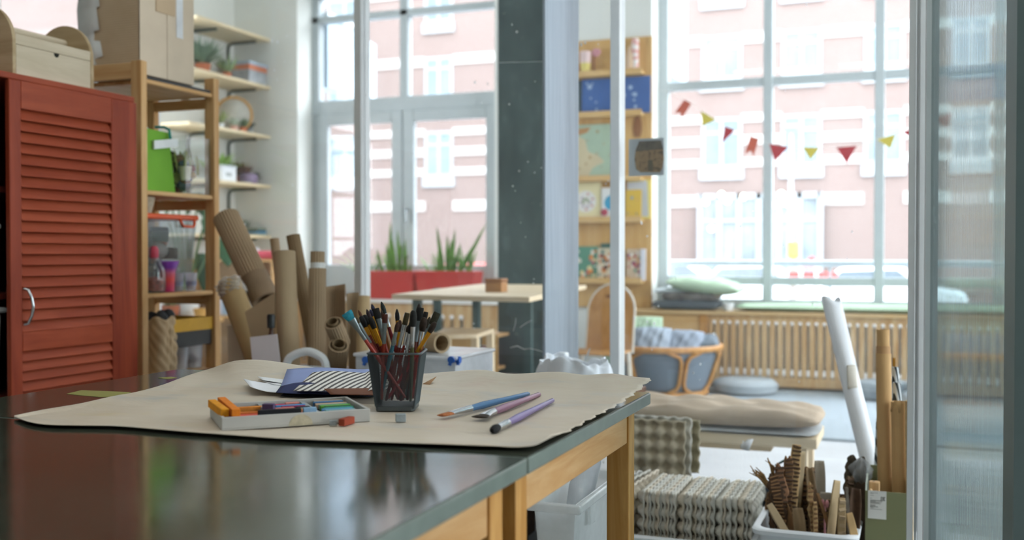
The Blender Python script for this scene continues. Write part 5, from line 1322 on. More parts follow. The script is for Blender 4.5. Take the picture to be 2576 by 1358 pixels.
# what the upright trays stand on: a card box behind the row
bxx = thing('card_box', 'flat kraft box under the forward-facing egg trays', 'box', (pr.x-.12, 3.66, 0))
hb2 = min(zt_-6*PT*1.0, pr3.z-4*PT)-.022
MB().bb(pr.x-5*PT-.01, pr3.x+.01, 3.585, 3.72, 0, max(.05, hb2)).build('box_body', KRAFT_D, bxx, W=True, bev=.003)
MB().bb(pr.x-5*PT-.012, pr3.x+.012, 3.583, 3.722, max(.05, hb2), max(.05, hb2)+.004).build('lid', KRAFT_D, bxx, W=True)
hp_ = pY(1696, 1153, 3.585); 
b = MB(); b.ball((0, 0, 0), (.012, .004, .012), 14, 8)
dk = b.build('hole_patch', mat('hole_grey', C('#45484a'), .9), big)
dk.location = (1.5*PT, 3.5*PT, -.0145)

# ================================================================== clear bin with bag behind the table end
cb = thing('storage_bin', 'tall frosted clear plastic bin under the table end, behind the pine leg', 'storage bin', (0, 0, 0))
cx0, cx1, cy0, cy1 = X_at(1335, 2.36), X_at(1500, 2.55), 2.38, 2.80; cz = .42
cb.location = ((cx0+cx1)/2, (cy0+cy1)/2, 0)
FRO = clear_plastic('frosted_bin', (.95, .96, .96), .68, .25)
b = MB(); th = .004; kx, ky = .02, .02
def frus(x0, x1, y0, y1, z0, z1, k): return [(x0+k, y0+k, z0), (x1-k, y0+k, z0), (x1-k, y1-k, z0), (x0+k, y1-k, z0), (x0, y0, z1), (x1, y0, z1), (x1, y1, z1), (x0, y1, z1)]
vo_ = frus(cx0, cx1, cy0, cy1, .001, cz, .03); vi_ = frus(cx0+th, cx1-th, cy0+th, cy1-th, .006, cz, .03)
b._add(vo_+vi_, [(3, 2, 1, 0)]+[(i, (i+1) % 4, 4+(i+1) % 4, 4+i) for i in range(4)]+[(4+i, 4+(i+1) % 4, 12+(i+1) % 4, 12+i) for i in range(4)]+[(8+(i+1) % 4, 8+i, 12+i, 12+(i+1) % 4) for i in range(4)]+[(8, 9, 10, 11)])
b.build('bin_body', FRO, cb, W=True, bev=.004)
b = MB()
b.bb(cx0-.014, cx1+.014, cy0-.014, cy0, cz-.022, cz); b.bb(cx0-.014, cx1+.014, cy1, cy1+.014, cz-.022, cz); b.bb(cx0-.014, cx0, cy0, cy1, cz-.022, cz); b.bb(cx1, cx1+.014, cy0, cy1, cz-.022, cz)
b.build('rim', FRO, cb, W=True, bev=.004)
b = MB(); b.bb(cx1+.002, cx1+.011, cy0+.09, cy0+.13, cz-.07, cz-.02); b.build('clip', FRO, cb, W=True, bev=.002)
b = MB(); vs = [(lerp(cx0, cx1, .35), cy0+.10, .30), (cx1-.02, cy0+.12, .30), (cx1-.006, cy0+.24, cz+.055), (cx1-.03, cy0+.30, cz+.10), (lerp(cx0, cx1, .4), cy0+.28, cz+.11), (lerp(cx0, cx1, .25), cy0+.2, cz+.0)]
b._add(vs, [(0, 1, 2, 3, 4, 5)])
tag(b.build('plastic_sheet', clear_plastic('pale_sheet', (.87, .90, .93), .8, .2), None, solid=.003, recalc=False), 'pale translucent plastic sheet sticking out of the frosted bin', 'plastic sheet')
bits('craft_scrap', 'small dull craft scrap at the bottom of the frosted bin', 'scrap', (cx0+.07, cx1-.07, cy0+.07, cy1-.1, .03), .01, 6, ['#8b8d84', '#6a6e6c', '#b0aa98'], .035, .05, 'scraps in the frosted bin')
lg = MB(); lg.lathe([(.02, 0), (.024, .2), (.023, .33), (.016, .355), (0, .36)], n=18)
o = lg.build('wooden_peg', mat('peg_wood', C('#e0c3a0'), .5), None); q = pY(1334, 1330, 2.28); o.location = (q.x, 2.25, 0); tag(o, 'rounded pale wooden peg post standing just behind the seam leg', 'wooden peg')

# ================================================================== scrap tub
sx0, sx1, sy0, sy1, sh_ = -.435, -.135, 3.03, 3.36, .232
tub('storage_tub', 'white plastic tub full of torn corrugated cardboard scraps', sx0, sx1, sy0, sy1, sh_, flare=.02)
def scrap(label, bot, top, Yb, Yt, w, th, mt, edge=None, jag=0, yawk=0, cat='cardboard scrap', seed=0, cor=None, dark=None, bend=0):
    """a piece of board standing in the tub: bottom px/top px give its spine; w width across the view, th thickness along depth;
    edge: which corrugation ladder shows on the broad face"""
    random.seed(seed+100)
    p0 = pY(*bot, Yb); p1 = pY(*top, Yt); ax = (p1-p0); L = ax.length; ax.normalize()
    if p0.z > sh_-.10: p0 = p0-ax*((p0.z-(sh_-.10))/max(.2, ax.z)); L = (p1-p0).length
    side = CR.copy(); side = (side-ax*side.dot(ax)).normalized(); side = Matrix.Rotation(yawk, 3, ax) @ side
    nrm = ax.cross(side)
    t = thing('cardboard_scrap', label, cat, p0, group='cardboard scraps in the white tub')
    n = 26; prof = []
    for i in range(n+1):
        s = i/n; prof.append((rnd(-jag, jag), rnd(-jag, jag)))
    def fn(u, v):
        i = min(n, int(v*n)); l, r = prof[i]
        taper = 1-.25*max(0, (v-.75)/.25)**2
        x = lerp(-w/2+l, w/2+r, u)*taper
        return p0+ax*(v*L*(1+(.03*math.sin(9*u+seed) if v > .93 else 0)*min(1, jag*200)))+side*x+nrm*(bend*math.sin(PI*u)+bend*1.5*v*v)
    b = MB(); b.grid(fn, 8, n); b.build('board', mt, t, W=True, solid=th, recalc=False)
    if cor:
        k = int(L/cor); b = MB()
        for i in range(k):
            v = (i+.5)/k; c_ = p0+ax*(v*L)-nrm*(th/2+.0015)
            tw = rnd(.6, .95)
            R = Matrix((side, ax, nrm)).transposed() @ Matrix.Rotation(rnd(-.25, .25), 3, 'Z') @ Matrix.Rotation(rnd(-.5, .5), 3, 'X')
            b.box(c_, (w*tw, cor*.42, .006), R=R)
        b.build('flutes', dark or KRAFT_D, t, W=True)
    return t
BRN = mat('scrap_brown', C('#7c5c3c'), .9, var=.25, scale=30, bump=.4)
DBR = mat('scrap_dark_brown', C('#4a3626'), .9, var=.3, scale=30, bump=.4)
LBR = mat('scrap_light', C('#b39467'), .9, var=.12, scale=20)
GRB = mat('scrap_grey', C('#b4ab9a'), .9, var=.08, scale=20)
scrap('tall brown honeycomb board scrap rising highest in the tub', (1988, 1310), (2004, 1118), 3.16, 3.20, .030, .014, LBR, cor=.0125, dark=DBR, seed=1)
scrap('honeycomb board scrap leaning beside the tallest one', (1978, 1310), (1984, 1150), 3.14, 3.15, .028, .012, BRN, jag=.003, cor=.012, dark=DBR, seed=2)
scrap('ragged red-brown honeycomb scrap at the left of the tub', (1972, 1310), (1958, 1170), 3.12, 3.13, .034, .012, mat('scrap_red_brown', C('#8a6448'), .9, var=.3, scale=40, bump=.5), jag=.006, cor=.014, dark=DBR, seed=3)
scrap('dark torn corrugated scrap left of the honeycomb pieces', (1962, 1300), (1945, 1195), 3.10, 3.12, .036, .010, DBR, jag=.008, cor=.01, dark=BRN, seed=4)
scrap('flat pale kraft board behind the honeycomb scraps', (2000, 1310), (2018, 1135), 3.24, 3.25, .024, .006, mat('scrap_pale', C('#c9b592'), .9), seed=5)
scrap('brown slatted corrugated scrap behind the centre of the tub', (2024, 1310), (2036, 1176), 3.26, 3.28, .040, .008, BRN, cor=.016, dark=DBR, seed=6, jag=.002)
scrap('curved brown card scrap with a pointed tip', (2050, 1310), (2040, 1178), 3.22, 3.24, .026, .004, KRAFT_D, seed=7, bend=.012)
scrap('pale corrugated scrap standing at the back of the tub', (2062, 1310), (2064, 1160), 3.31, 3.32, .036, .005, GRB, seed=8, bend=.006, cor=None)
scrap('grey card scrap low behind the centre', (2074, 1310), (2078, 1238), 3.28, 3.29, .042, .004, GRB, seed=9)
scrap('twisted torn scrap with light edges in the middle of the tub', (2044, 1320), (2036, 1216), 3.08, 3.09, .018, .008, LBR, jag=.005, cor=.014, dark=BRN, seed=10)
scrap('narrow corrugated strip in the front middle of the tub', (2051, 1325), (2049, 1262), 3.07, 3.08, .012, .010, LBR, cor=.013, dark=BRN, seed=11, jag=.001)
scrap('thin slanted strip of corrugated board', (2085, 1325), (2056, 1240), 3.10, 3.10, .010, .004, BRN, seed=12)
scrap('pointed kraft board right of the centre', (2092, 1325), (2106, 1208), 3.09, 3.12, .030, .004, mat('scrap_kraft', C('#b8a17c'), .9), seed=13, yawk=.5)
scrap('tan corrugated offcut standing at the front right', (2117, 1325), (2118, 1252), 3.08, 3.09, .022, .007, mat('scrap_tan', C('#a48d68'), .9), cor=.022, dark=KRAFT, seed=14)
scrap('dark grey-brown strip with fluted edge on the right', (2133, 1325), (2128, 1225), 3.11, 3.13, .010, .012, mat('scrap_grey_brown', C('#5d564c'), .9, var=.3, scale=50), seed=15, jag=.001)
scrap('curled brown card inside the right end of the tub', (2150, 1325), (2160, 1230), 3.13, 3.15, .034, .004, DBR, seed=16, bend=.016)
scrap('small kraft flap at the front right corner of the tub', (2144, 1325), (2136, 1290), 3.07, 3.07, .022, .004, LBR, seed=17)
scrap('dark frayed fibre board leaning at the right rear of the tub', (2150, 1300), (2160, 1150), 3.26, 3.30, .062, .012, mat('fibre_dark', C('#4b4234'), .95, var=.5, scale=60, bump=.8, bscale=90), jag=.0035, seed=18, bend=.012)
scrap('smooth kraft strip leaning over the front left rim', (1968, 1325), (1935, 1268), 3.07, 3.07, .022, .009, mat('scrap_smooth', C('#b39d7c'), .85), seed=19)
scrap('curled light brown flap leaning near the left front', (1985, 1320), (1972, 1262), 3.09, 3.10, .034, .003, BRN, seed=20, bend=.012)
scrap('short folded brown scrap low in the middle', (2014, 1325), (2010, 1278), 3.08, 3.09, .034, .004, KRAFT_D, seed=21, bend=.01)
FILL = [(1950, 1195, '#5a432e'), (1990, 1200, '#6b5138'), (2006, 1215, '#4a3626'), (2030, 1225, '#7c6244'), (2048, 1230, '#5d4630'), (2070, 1255, '#8d7350'), (2092, 1262, '#4f3b28'), (2110, 1240, '#6a4f35'), (2130, 1250, '#7a6040'), (2140, 1200, '#54422c'), (2165, 1215, '#463729'), (1940, 1240, '#6f5539')]
for i, (px, py, c_) in enumerate(FILL):
    scrap(['dark', 'brown', 'torn', 'rough', 'ragged', 'stained', 'folded', 'buried', 'short', 'narrow', 'fluted', 'chipped'][i]+' corrugated scrap packed deep in the tub, %s' % ['far left', 'left of the honeycomb pieces', 'between the honeycomb pieces', 'behind the twisted scrap', 'at the tub centre', 'right of the tub centre', 'behind the pointed board', 'by the tan offcut', 'right of the tan offcut', 'under the frayed fibre board', 'at the right end', 'near the left rim'][i], (px, 1310), (px+(i % 3-1)*4, py), 3.2+.02*(i % 4), 3.22+.02*(i % 4), .034+.004*(i % 3), .007, mat('fill_'+c_[1:], C(c_), .9, var=.3, scale=40, bump=.4), jag=.003, cor=.013 if i % 2 else None, dark=DBR, seed=40+i, yawk=(i % 5-2)*.25, bend=.004*(i % 3))
# frayed twigs of torn paper fibre
def fibre(lb, px0, px1, Y, k, sd):
    random.seed(sd); p0 = pY(*px0, Y); p1 = pY(*px1, Y); b = MB()
    for i in range(k):
        q = [p0+Vector((rnd(-.008, .008), rnd(-.006, .006), 0))]
        for s in (.35, .7, 1): q.append(p0.lerp(p1, s)+Vector((rnd(-.006, .006), rnd(-.006, .006), rnd(-.006, .006)))*(1+s))
        b.tube(q, [.0045, .004, .0028, .001], 5)
    tag(b.build('torn_fibre', mat('fibre_tan', C('#8a6a42'), .95, var=.3, scale=60), None), lb, 'cardboard scrap')
fibre('frayed brown fibre end pointing left over the tub rim', (1960, 1250), (1893, 1180), 3.12, 10, 3)
fibre('thin frayed fibre strand sticking up beside the left honeycomb scrap', (1956, 1220), (1932, 1160), 3.13, 5, 4)
pk = pY(2075, 1266, 3.12)
b = MB(); b.ball((-.006, 0, 0), (.006, .006, .012), 10, 6); b.ball((.006, 0, -.001), (.006, .006, .012), 10, 6); b.tube([(0, 0, -.15), (0, 0, -.008)], .003, 6)
o = b.build('pink_pin', mat('pink_plastic', C('#d79aa0'), .4), None); o.location = pk; tag(o, 'small pink two-lobed pin between the scraps in the tub', 'pin')
fp = pY(2165, 1185, 3.30)
def filmf(u, v):
    a = 2*PI*u; r = .035*math.sin(PI*v)*(1+.25*math.sin(5*a+9*v)+.15*math.sin(11*a))
    return (r*math.cos(a)*.9, r*.6*math.sin(a), .045-.09*v)
b = MB(); b.grid(filmf, 36, 16); o = b.build('plastic_film', clear_plastic('film_clear', (.93, .95, .97), .3, .1), None, recalc=False); o.location = fp
tag(o, 'crumpled clear plastic film caught on the scraps beside the white roll', 'plastic film')
# grey lid/tray under tub edge
gx = thing("plastic_tray", 'grey plastic tray standing tilted between the two white tubs', 'tray', (-.418, 3.22, 0))
# (kept on the floor, leaning)
b = MB(); b.bar((-.435, 3.2, .004), (-.448, 3.2, .13), .26, .006, up=(1, 0, 0)); b.build('tray_panel', mat('grey_lid', C('#9aa09c'), .4), gx, W=True, bev=.002)
b = MB(); b.bar((-.4495, 3.07, .134), (-.4495, 3.33, .134), .012, .01); b.build('tray_rim', mat('grey_lid', C('#9aa09c'), .4), gx, W=True, bev=.002)
# dark bag on the floor
nb = thing('bag', 'dark navy bag lying on the floor behind the egg trays', 'bag', (-.42, 3.52, 0))
def nbf(u, v):
    a = 2*PI*u; z = v
    r = math.sin(PI*(.12+.86*v))**.7
    return (.085*r*math.cos(a)*(1+.05*math.sin(5*a))+.03*v, .09*r*math.sin(a)*(1+.05*math.sin(4*a)), .31*z+.01*math.sin(6*a)*v)
b = MB(); b.grid(nbf, 40, 20); b.build('bag_body', mat('navy_fabric', C('#26333f'), .6, var=.15), nb, recalc=True)
b = MB(); b.tube([(.02, -.0, .29), (.0, -.01, .325), (.03, -.015, .345), (.06, -.01, .325), (.055, 0, .295)], .005, 8); b.build('strap_loop', mat('strap_dark', C('#2f4a44'), .6), nb)

# ================================================================== magazine file with rolls
fx0, fx1, fy0, fy1 = X_at(2180, 3.18), X_at(2297, 3.18), 3.18, 3.42
FZ = pY(2238, 1238, 3.18).z
mf = thing('magazine_file', 'olive green magazine file with a white printed label, holding paper rolls', 'magazine file', ((fx0+fx1)/2, (fy0+fy1)/2, 0))
OLV = mat('olive_card', C('#7d7f5c'), .7, var=.04); OLE = mat('file_edge', C('#c3ccc0'), .6)
b = MB(); th = .004
b.bb(fx0, fx1, fy0, fy0+th, 0, FZ); b.bb(fx0+th, fx1-th, fy0+th, fy1, 0, .004); b.bb(fx0+th, fx1-th, fy1-th, fy1, .004, FZ+.03)
b.build('box_body', OLV, mf, W=True, bev=.0008)
for x in (fx0, fx1-th):
    b = MB(); b.prism([(fy0+th, 0), (fy1, 0), (fy1, FZ+.032), (fy0+.09, FZ+.03), (fy0+.035, FZ+.018), (fy0+th, FZ)], lambda u, v, t: (x+t, u, v), 0, th); b.build('side_wall', OLE, mf, W=True)
lx0_, lx1_ = X_at(2187, fy0), X_at(2233.5, fy0); lz1, lz0 = pY(2187, 1233, fy0).z, pY(2187, 1303, fy0).z
lbl = MB().bb(lx0_, lx1_, fy0-.0012, fy0-.0002, lz0, lz1).build('label', mat('label_paper', C('#dcdcd6'), .6, var=.02), mf, W=True)
INK = mat('label_ink', C('#3a3a38'), .7)
INKL = mat('label_ink_light', C('#8a8a86'), .7)
lw_ = lx1_-lx0_; lh_ = lz1-lz0
b = MB()   # the conformity mark: three square letters E A C
gx0 = lx0_+lw_*.70; gw = lw_*.068; gz1 = lz1-lh_*.20; gh = lh_*.135; st = gw*.28; yy = fy0-.0016
def seg(a, c, d, e): b.bb(gx0+a*gw, gx0+c*gw, yy, yy+.0005, gz1-gh+d*gh, gz1-gh+e*gh)
s1, s2 = .28, .13
seg(0, s1, 0, 1); seg(s1, 1, 0, s2); seg(s1, 1, 1-s2, 1); seg(s1, .8, .5-s2/2, .5+s2/2)
o_ = 1.28; seg(o_, o_+s1, 0, 1); seg(o_+1-s1, o_+1, 0, 1); seg(o_+s1, o_+1-s1, 1-s2, 1); seg(o_+s1, o_+1-s1, .42, .42+s2)
o_ = 2.56; seg(o_, o_+s1, 0, 1); seg(o_+s1, o_+1, 0, s2); seg(o_+s1, o_+1, 1-s2, 1)
b.build('conformity_mark', INK, lbl, W=True, smooth=False)
b = MB(); random.seed(5)
for k, (f0, ww) in enumerate(((.07, .42), (.10, .18), (.165, .2), (.27, .1), (.33, .72), (.352, .66), (.375, .3), (.40, .62), (.422, .5), (.45, .58), (.50, .3), (.525, .27), (.55, .42), (.575, .44), (.60, .2), (.65, .66))):
    b.bb(lx0_+lw_*.12, lx0_+lw_*(.12+ww), yy, yy+.0004, lz1-lh_*(f0+.012), lz1-lh_*f0)
for k in range(7): b.bb(lx0_+lw_*(.14+.12*k), lx0_+lw_*(.14+.12*k)+.0006, yy, yy+.0004, lz1-lh_*.03, lz1-lh_*.005)
b.build('fine_print', INKL, lbl, W=True, smooth=False)
def roll(label, top, bot, Yt, Yb, r, mt, name='paper_roll', n=32, zb=.006, cat='paper roll', grp='paper rolls in and behind the magazine file'):
    p1 = pY(*top, Yt); p0 = pY(*bot, Yb); ax = (p0-p1).normalized(); p0 = p1+ax*((p1.z-zb)/-ax.z)
    t = thing(name, label, cat, p0, group=grp)
    MB().hollow(p0, p1, r, r-.0035, n).build('roll_body', mt, t, W=True); return t, p0, p1
KR = mat('kraft_roll', C('#b08a5e'), .8, var=.06, scale=5); KR2 = mat('kraft_roll_light', C('#bf9a68'), .8, var=.06, scale=5)
t, p0, p1 = roll('tall kraft paper roll standing upright in the magazine file', (2222, 870), (2228, 1300), 3.33, 3.315, .0205, KR)
MB().hollow(p1.lerp(p0, .02), p1+(p1-p0).normalized()*.05, .0185, .0165, 28).build('inner_core', KR2, t, W=True)
a_ = p1.lerp(p0, .60); MB().hollow(p1.lerp(p0, .03), a_, .0222, .0205, 34).build('outer_wrap', KR2, t, W=True)
t, p0, p1 = roll('shorter kraft roll with a folded flap at the right in the magazine file', (2262, 1010), (2266, 1300), 3.285, 3.285, .0235, KR2)
b = MB(); q = p1; b._add([q+Vector((-.0245, -.010, -.03)), q+Vector((.004, -.026, -.03)), q+Vector((.004, -.026, .006)), q+Vector((-.012, -.022, .006)), q+Vector((-.022, -.014, -.008))], [(0, 1, 2, 3, 4)]); b.build('folded_flap', KR2, t, W=True, solid=.001, recalc=False)
roll('narrow speckled card tube at the far right edge of the magazine file', (2286, 1008), (2288, 1300), 3.255, 3.255, .0105, mat('speckled_tube', C('#c4a777'), .9, var=.15, scale=60), name='card_tube')
# striped twisted rolls
SM = NT('striped_wrap'); wv = SM.new('ShaderNodeTexWave'); wv.inputs['Scale'].default_value = 38; wv.wave_type = 'BANDS'; wv.bands_direction = 'DIAGONAL'; SM.link(SM.coord((1, 1, .28)), wv.inputs['Vector']); SM.set(SM.ramp(wv.outputs['Fac'], [(.42, C('#2f3a3f')), (.5, C('#c9d0d2'))]), .6)
roll('dark and white diagonal striped paper roll behind the kraft rolls', (2252, 923), (2258, 1300), 3.385, 3.385, .0105, SM.m)
roll('wider striped paper roll around the thin striped one', (2256, 962), (2262, 1300), 3.36, 3.36, .0125, SM.m)
b = MB(); P = [pY(2182, 1225, 3.44), pY(2208, 1225, 3.44), pY(2210, 1020, 3.46), pY(2204, 1058, 3.46), pY(2188, 1140, 3.45)]
b._add(P, [(0, 1, 2, 3, 4)]); so_ = b.build('striped_paper', SM.m, None, solid=.002, recalc=False); tag(so_, 'striped paper sheet edge curving up left of the tall kraft roll', 'paper')
for v in so_.data.vertices:
    if v.co.z < .4: v.co.z = .005
p = pY(2249, 900, 3.40); MB_ = MB(); MB_.bb(p.x-.004, p.x+.004, 3.398, 3.402, .006, p.z); tag(MB_.build('card_strip', mat('ochre_strip', C('#a9781f'), .7), None), 'thin ochre card strip between the tall kraft roll and the striped rolls', 'card')
wk = thing('wooden_block', 'pale wooden block with a hole in the front left of the magazine file', 'wooden block', (X_at(2205, 3.22), 3.222, 0.006)); hz_ = pY(2205, 1211, 3.22).z
b = MB(); b.bb(-.017, .013, -.014, .014, 0, hz_-.006); b.build('block', wood('block_wood', C('#e0bd90'), C('#c99c68'), 'Z'), wk, bev=.003)
b = MB(); b.cyl((-.004, 0, hz_-.0065), (-.004, 0, hz_-.0055), .003, n=12); b.build('hole', BLACK, wk)
o = MB().lathe([(.005, 0), (.0055, hz_-.028), (.004, hz_-.024), (0, hz_-.0225)], n=14).build('wooden_dowel', mat('dowel_wood', C('#dcb98c'), .5), None); o.location = (X_at(2191, 3.2)+.003, 3.195, .006); tag(o, 'thin round-ended wooden dowel in front of the wooden block', 'dowel')
# long white roll leaning against the glass
WT = mat('white_roll', C('#e6eaee'), .55, var=.03)
p1 = pY(2091, 757, 3.715); p0 = pY(2192, 1175, 3.52); ax = (p0-p1).normalized(); p0 = p1+ax*((p1.z-.02)/-ax.z)
t = thing('paper_roll', 'long white paper roll leaning against the glass partition', 'paper roll', p0)
e1 = ax.cross(CF).normalized(); e2 = ax.cross(e1)
def wr(u, v):
    a = 2*PI*(u*1.12)+2.2; r = lerp(.031, .027, v)*(1+.02*math.sin(8*v+3*a)+.10*(u > .9)*(u-.9)*10*.6)
    q = p1.lerp(p0, v)-ax*(.016*math.cos(2*a+.9)*(1-v)**6 if v < .5 else 0)
    return q+e1*r*math.cos(a)+e2*r*math.sin(a)
b = MB(); b.grid(wr, 48, 40); b.build('roll_body', WT, t, W=True, solid=.0012, recalc=False)
b = MB()
def patch(u, v):
    a = 2.05*PI+lerp(-.8, .3, u)+2.2+v*.4; q = p1.lerp(p0, lerp(.42, .50, v)); r = .0325
    return q+e1*r*math.cos(a)+e2*r*math.sin(a)
fv = -CF; a0 = math.atan2(e2.dot(fv), e1.dot(fv))
def patch(u, v):
    a = a0+lerp(-.5, .55, u)+(v-.5)*.5; q = p1.lerp(p0, lerp(.26, .345, v)); r = .0322
    return q+e1*r*math.cos(a)+e2*r*math.sin(a)
b.grid(patch, 8, 8); b.build('tape_patch', mat('tape_beige', C('#cfcabd'), .5), t, W=True, solid=.0008, recalc=False)

# ================================================================== bench behind the glass
bx0, bx1 = X_at(1600, 4.05), X_at(2058, 3.98)
by0_, by1_ = 3.97, 4.30; bz = .34
bn = thing('bench', 'low pale wooden bench behind the glass with a brown cushion on it', 'bench', ((bx0+bx1)/2-.2, 4.15, 0))
bx0 -= .45
PW = PALE_X
MB().bb(bx0, bx1, by0_, by1_, bz-.04, bz).build('seat_board', PW, bn, W=True, bev=.004)
MB().bb(bx0+.1, bx1-.17, by0_+.03, by1_-.03, bz-.065, bz-.04).build('under_rail', PW, bn, W=True, bev=.003)
for x in (bx0+.06, bx1-.06):
    for y in (by0_+.035, by1_-.035): MB().bb(x-.024, x+.024, y-.024, y+.024, 0, bz-.04).build('leg', PALE_Z, bn, W=True, bev=.003)
cz0 = bz
def cush(name, label, x0, x1, y0, y1, z0, h, mt, wr_=.006, seed=0, nu=40, nv=16, cat='cushion', rz=0, wy=0, loc=None, rot=None, puff=.5, grp=None):
    """pillow: closed surface with pinched border and wrinkles"""
    cx, cy = (x0+x1)/2, (y0+y1)/2; hw_, hd_ = (x1-x0)/2, (y1-y0)/2
    def prof(u, v):
        a, c = 2*u-1, 2*v-1
        e = max(0, (1-abs(a)**3.2)*(1-abs(c)**3.2))**puff
        w_ = wr_*(math.sin(9*a+4*c+seed)*math.sin(5*c-2*a+seed*2)+.6*math.sin(17*a-6*c+seed))*e
        return a, c, e, w_
    def topf(u, v): a, c, e, w_ = prof(u, v); return (hw_*a*(1-.03*c*c), hd_*c*(1-.03*a*a), h*.5+h*.5*e+w_-.0)
    def botf(u, v): a, c, e, w_ = prof(u, v); return (hw_*a*(1-.03*c*c), hd_*c*(1-.03*a*a), h*.5-h*.5*e)
    b = MB(); b.grid(topf, nu, nv); b.grid(botf, nu, nv)
    o = b.build(name, mt, None, weld=True, ang=80)
    o.location = loc or (cx, cy, z0); o.rotation_euler = rot or (0, 0, rz)
    tag(o, label, cat, grp); return o
BRC = mat('brown_linen', C('#b5a28c'), .85, var=.06, scale=6, bump=.25, bscale=50)
cush('seat_cushion', 'flat light brown cushion lying on the low bench behind the glass', bx0+.01, bx1+.015, by0_-.02, by1_+.01, bz+.0205, .082, BRC, .010, 2, 90, 26, puff=.28)
gp = cush('seat_pad', 'thin pale grey pad under the brown bench cushion', bx0+.02, bx1+.005, by0_-.012, by1_, bz+.001, .02, mat('grey_pad', C('#b9bec0'), .8), .001, 3, 60, 12, puff=.2)
# torn paper bit stuck to the glass
a_ = [pY(x, y, YG+.0105) for x, y in ((1881, 1105), (1863, 1118), (1862, 1127), (1872, 1132), (1884, 1134), (1896, 1104))]
b = MB(); b._add(a_, [tuple(range(6))]); tag(b.build('paper_scrap', mat('glass_sticker', C('#dfe3e6'), .6), None, solid=.0008, recalc=False), 'small torn white sticker remnant stuck on the glass in front of the bench', 'sticker')
# ================================================================== the play corner beyond the glass
# ---- pine display shelf on the wall between the windows
dx0, dx1 = -2.72, X_at(1638, YI-.04)
ds = thing('display_shelf', 'tall pine display shelf with narrow ledges between the two windows', 'bookshelf', ((dx0+dx1)/2, YI, .59))
PINE_P = wood('pine_panel', C('#dcb67c'), C('#c79b5c'), 'Z', knots=True)
PINE_L = wood('pine_ledge', C('#dfbd88'), C('#cda56a'), 'X')
ztop = pY(1545, 97, YI-.03).z
MB().bb(dx0, dx1, YI-.024, YI-.002, .589, ztop).build('back_panel', PINE_P, ds, W=True, bev=.003)
lz_ = [pY(1545, y, YI-.1).z for y in (182, 285, 447, 551, 705)]
for z in lz_:
    MB().bb(dx0, dx1-.06, YI-.115, YI-.024, z-.022, z).build('ledge', PINE_L, ds, W=True, bev=.003)
    MB().bb(dx0, dx1-.06, YI-.125, YI-.115, z-.026, z+.022).build('lip', PINE_L, ds, W=True, bev=.002)
YB_ = YI-.055
PRINT = {}
def book(label, px0, px1, z0, top_px, cols, Y=YB_, th=.014, lean=.03, name='picture_book', cat='book', grp=None, spots=0, seed=0, extra=None):
    """an upright picture book facing the room; cover art as coloured patches on the cover"""
    random.seed(seed+500)
    x0, x1 = X_at(px0, Y), X_at(px1, Y); zt = pY((px0+px1)/2, top_px, Y).z
    w_, h = x1-x0, zt-z0
    o = thing(name, label, cat, ((x0+x1)/2, Y, z0), group=grp); o.rotation_euler = (-lean, 0, 0)
    mats = [mat('cover_'+c_[1:], C(c_), .5, var=.05) for c_ in cols]
    MB().bb(-w_/2, w_/2, -th/2, th/2, 0, h).build('cover', mats[0], o, bev=.0015)
    b = MB(); y = -th/2
    for k in range(spots):
        b.m = 0 if len(mats) < 2 else rnd_int(1, len(mats)-1)
        cx, cz = rnd(-w_*.4, w_*.4), rnd(h*.1, h*.9); r = rnd(.05, .12)*min(w_, h)
        poly = [(cx+r*math.cos(a*PI/4)*rnd(.7, 1.2), cz+r*math.sin(a*PI/4)*rnd(.7, 1.2)) for a in range(8)]
        b.prism([(max(-w_/2, min(w_/2, u)), max(0, min(h, v))) for u, v in poly], lambda u, v, t: (u, t, v), y-.0012-.00003*k, y-.0002)
    if extra: extra(b, w_, h, y)
    if b.v: b.build('cover_art', mats, o, smooth=False, recalc=True)
    return o
def rnd_int(a, b): return random.randint(a, b)
def disc(b, cx, cz, r, y, n=24): b.prism([(cx+r*math.cos(2*PI*k/n), cz+r*math.sin(2*PI*k/n)) for k in range(n)], lambda u, v, t: (u, t, v), y-.0011, y-.0002)
def wcirc(b, w_, h, y):
    b.m = 1; disc(b, -.02, h*.48, w_*.42, y)
    for k in range(14):
        b.m = 2+k % 3; a = k*2.4; disc(b, -.02+w_*.3*math.cos(a)*((k % 3)+1)/3, h*.48+w_*.3*math.sin(a)*((k % 3)+1)/3, .011, y-.001, 8)
book('cream picture book with a white circle on its cover', 1448, 1511, lz_[3], 458, ['#e6dcae', '#e4e2dc', '#8f9a72', '#a99bb0', '#c98f86'], extra=wcirc)
def bdisc(b, w_, h, y): b.m = 1; disc(b, w_*.15, h*.52, .06, y); b.m = 2; disc(b, -w_*.3, h*.22, .03, y, 10)
book('white picture book with a blue disc, next to the cream one', 1513, 1552, lz_[3], 472, ['#e2e4e2', '#3d9cc2', '#b0465a'], Y=YB_-.018, extra=bdisc)
book('yellow-edged picture book standing rightmost on the middle ledge', 1578, 1636, lz_[3]-.0, 452, ['#e2d06a', '#c9ccd0'], Y=YB_+.006, extra=lambda b, w_, h, y: (setattr(b, 'm', 1), b.prism([(-w_/2, h*.08), (w_*.42, h*.06), (w_*.36, h*.97), (-w_/2, h*.94)], lambda u, v, t: (u, t, v), y-.0012, y-.0002)))
def yart(b, w_, h, y):
    for m_, cx, cz, r in ((1, -.1, .72, .3), (2, .25, .65, .12), (3, .2, .18, .2), (1, -.35, .2, .15), (2, -.3, .45, .1)): b.m = m_; disc(b, cx*w_, cz*h, r*.3*w_, y, 9)
book('mustard yellow picture book in front of the pale yellow one', 1574, 1613, lz_[3], 477, ['#d8b23a', '#6fa3c0', '#c98a9a', '#2f6f8c'], Y=YB_-.020, extra=yart)
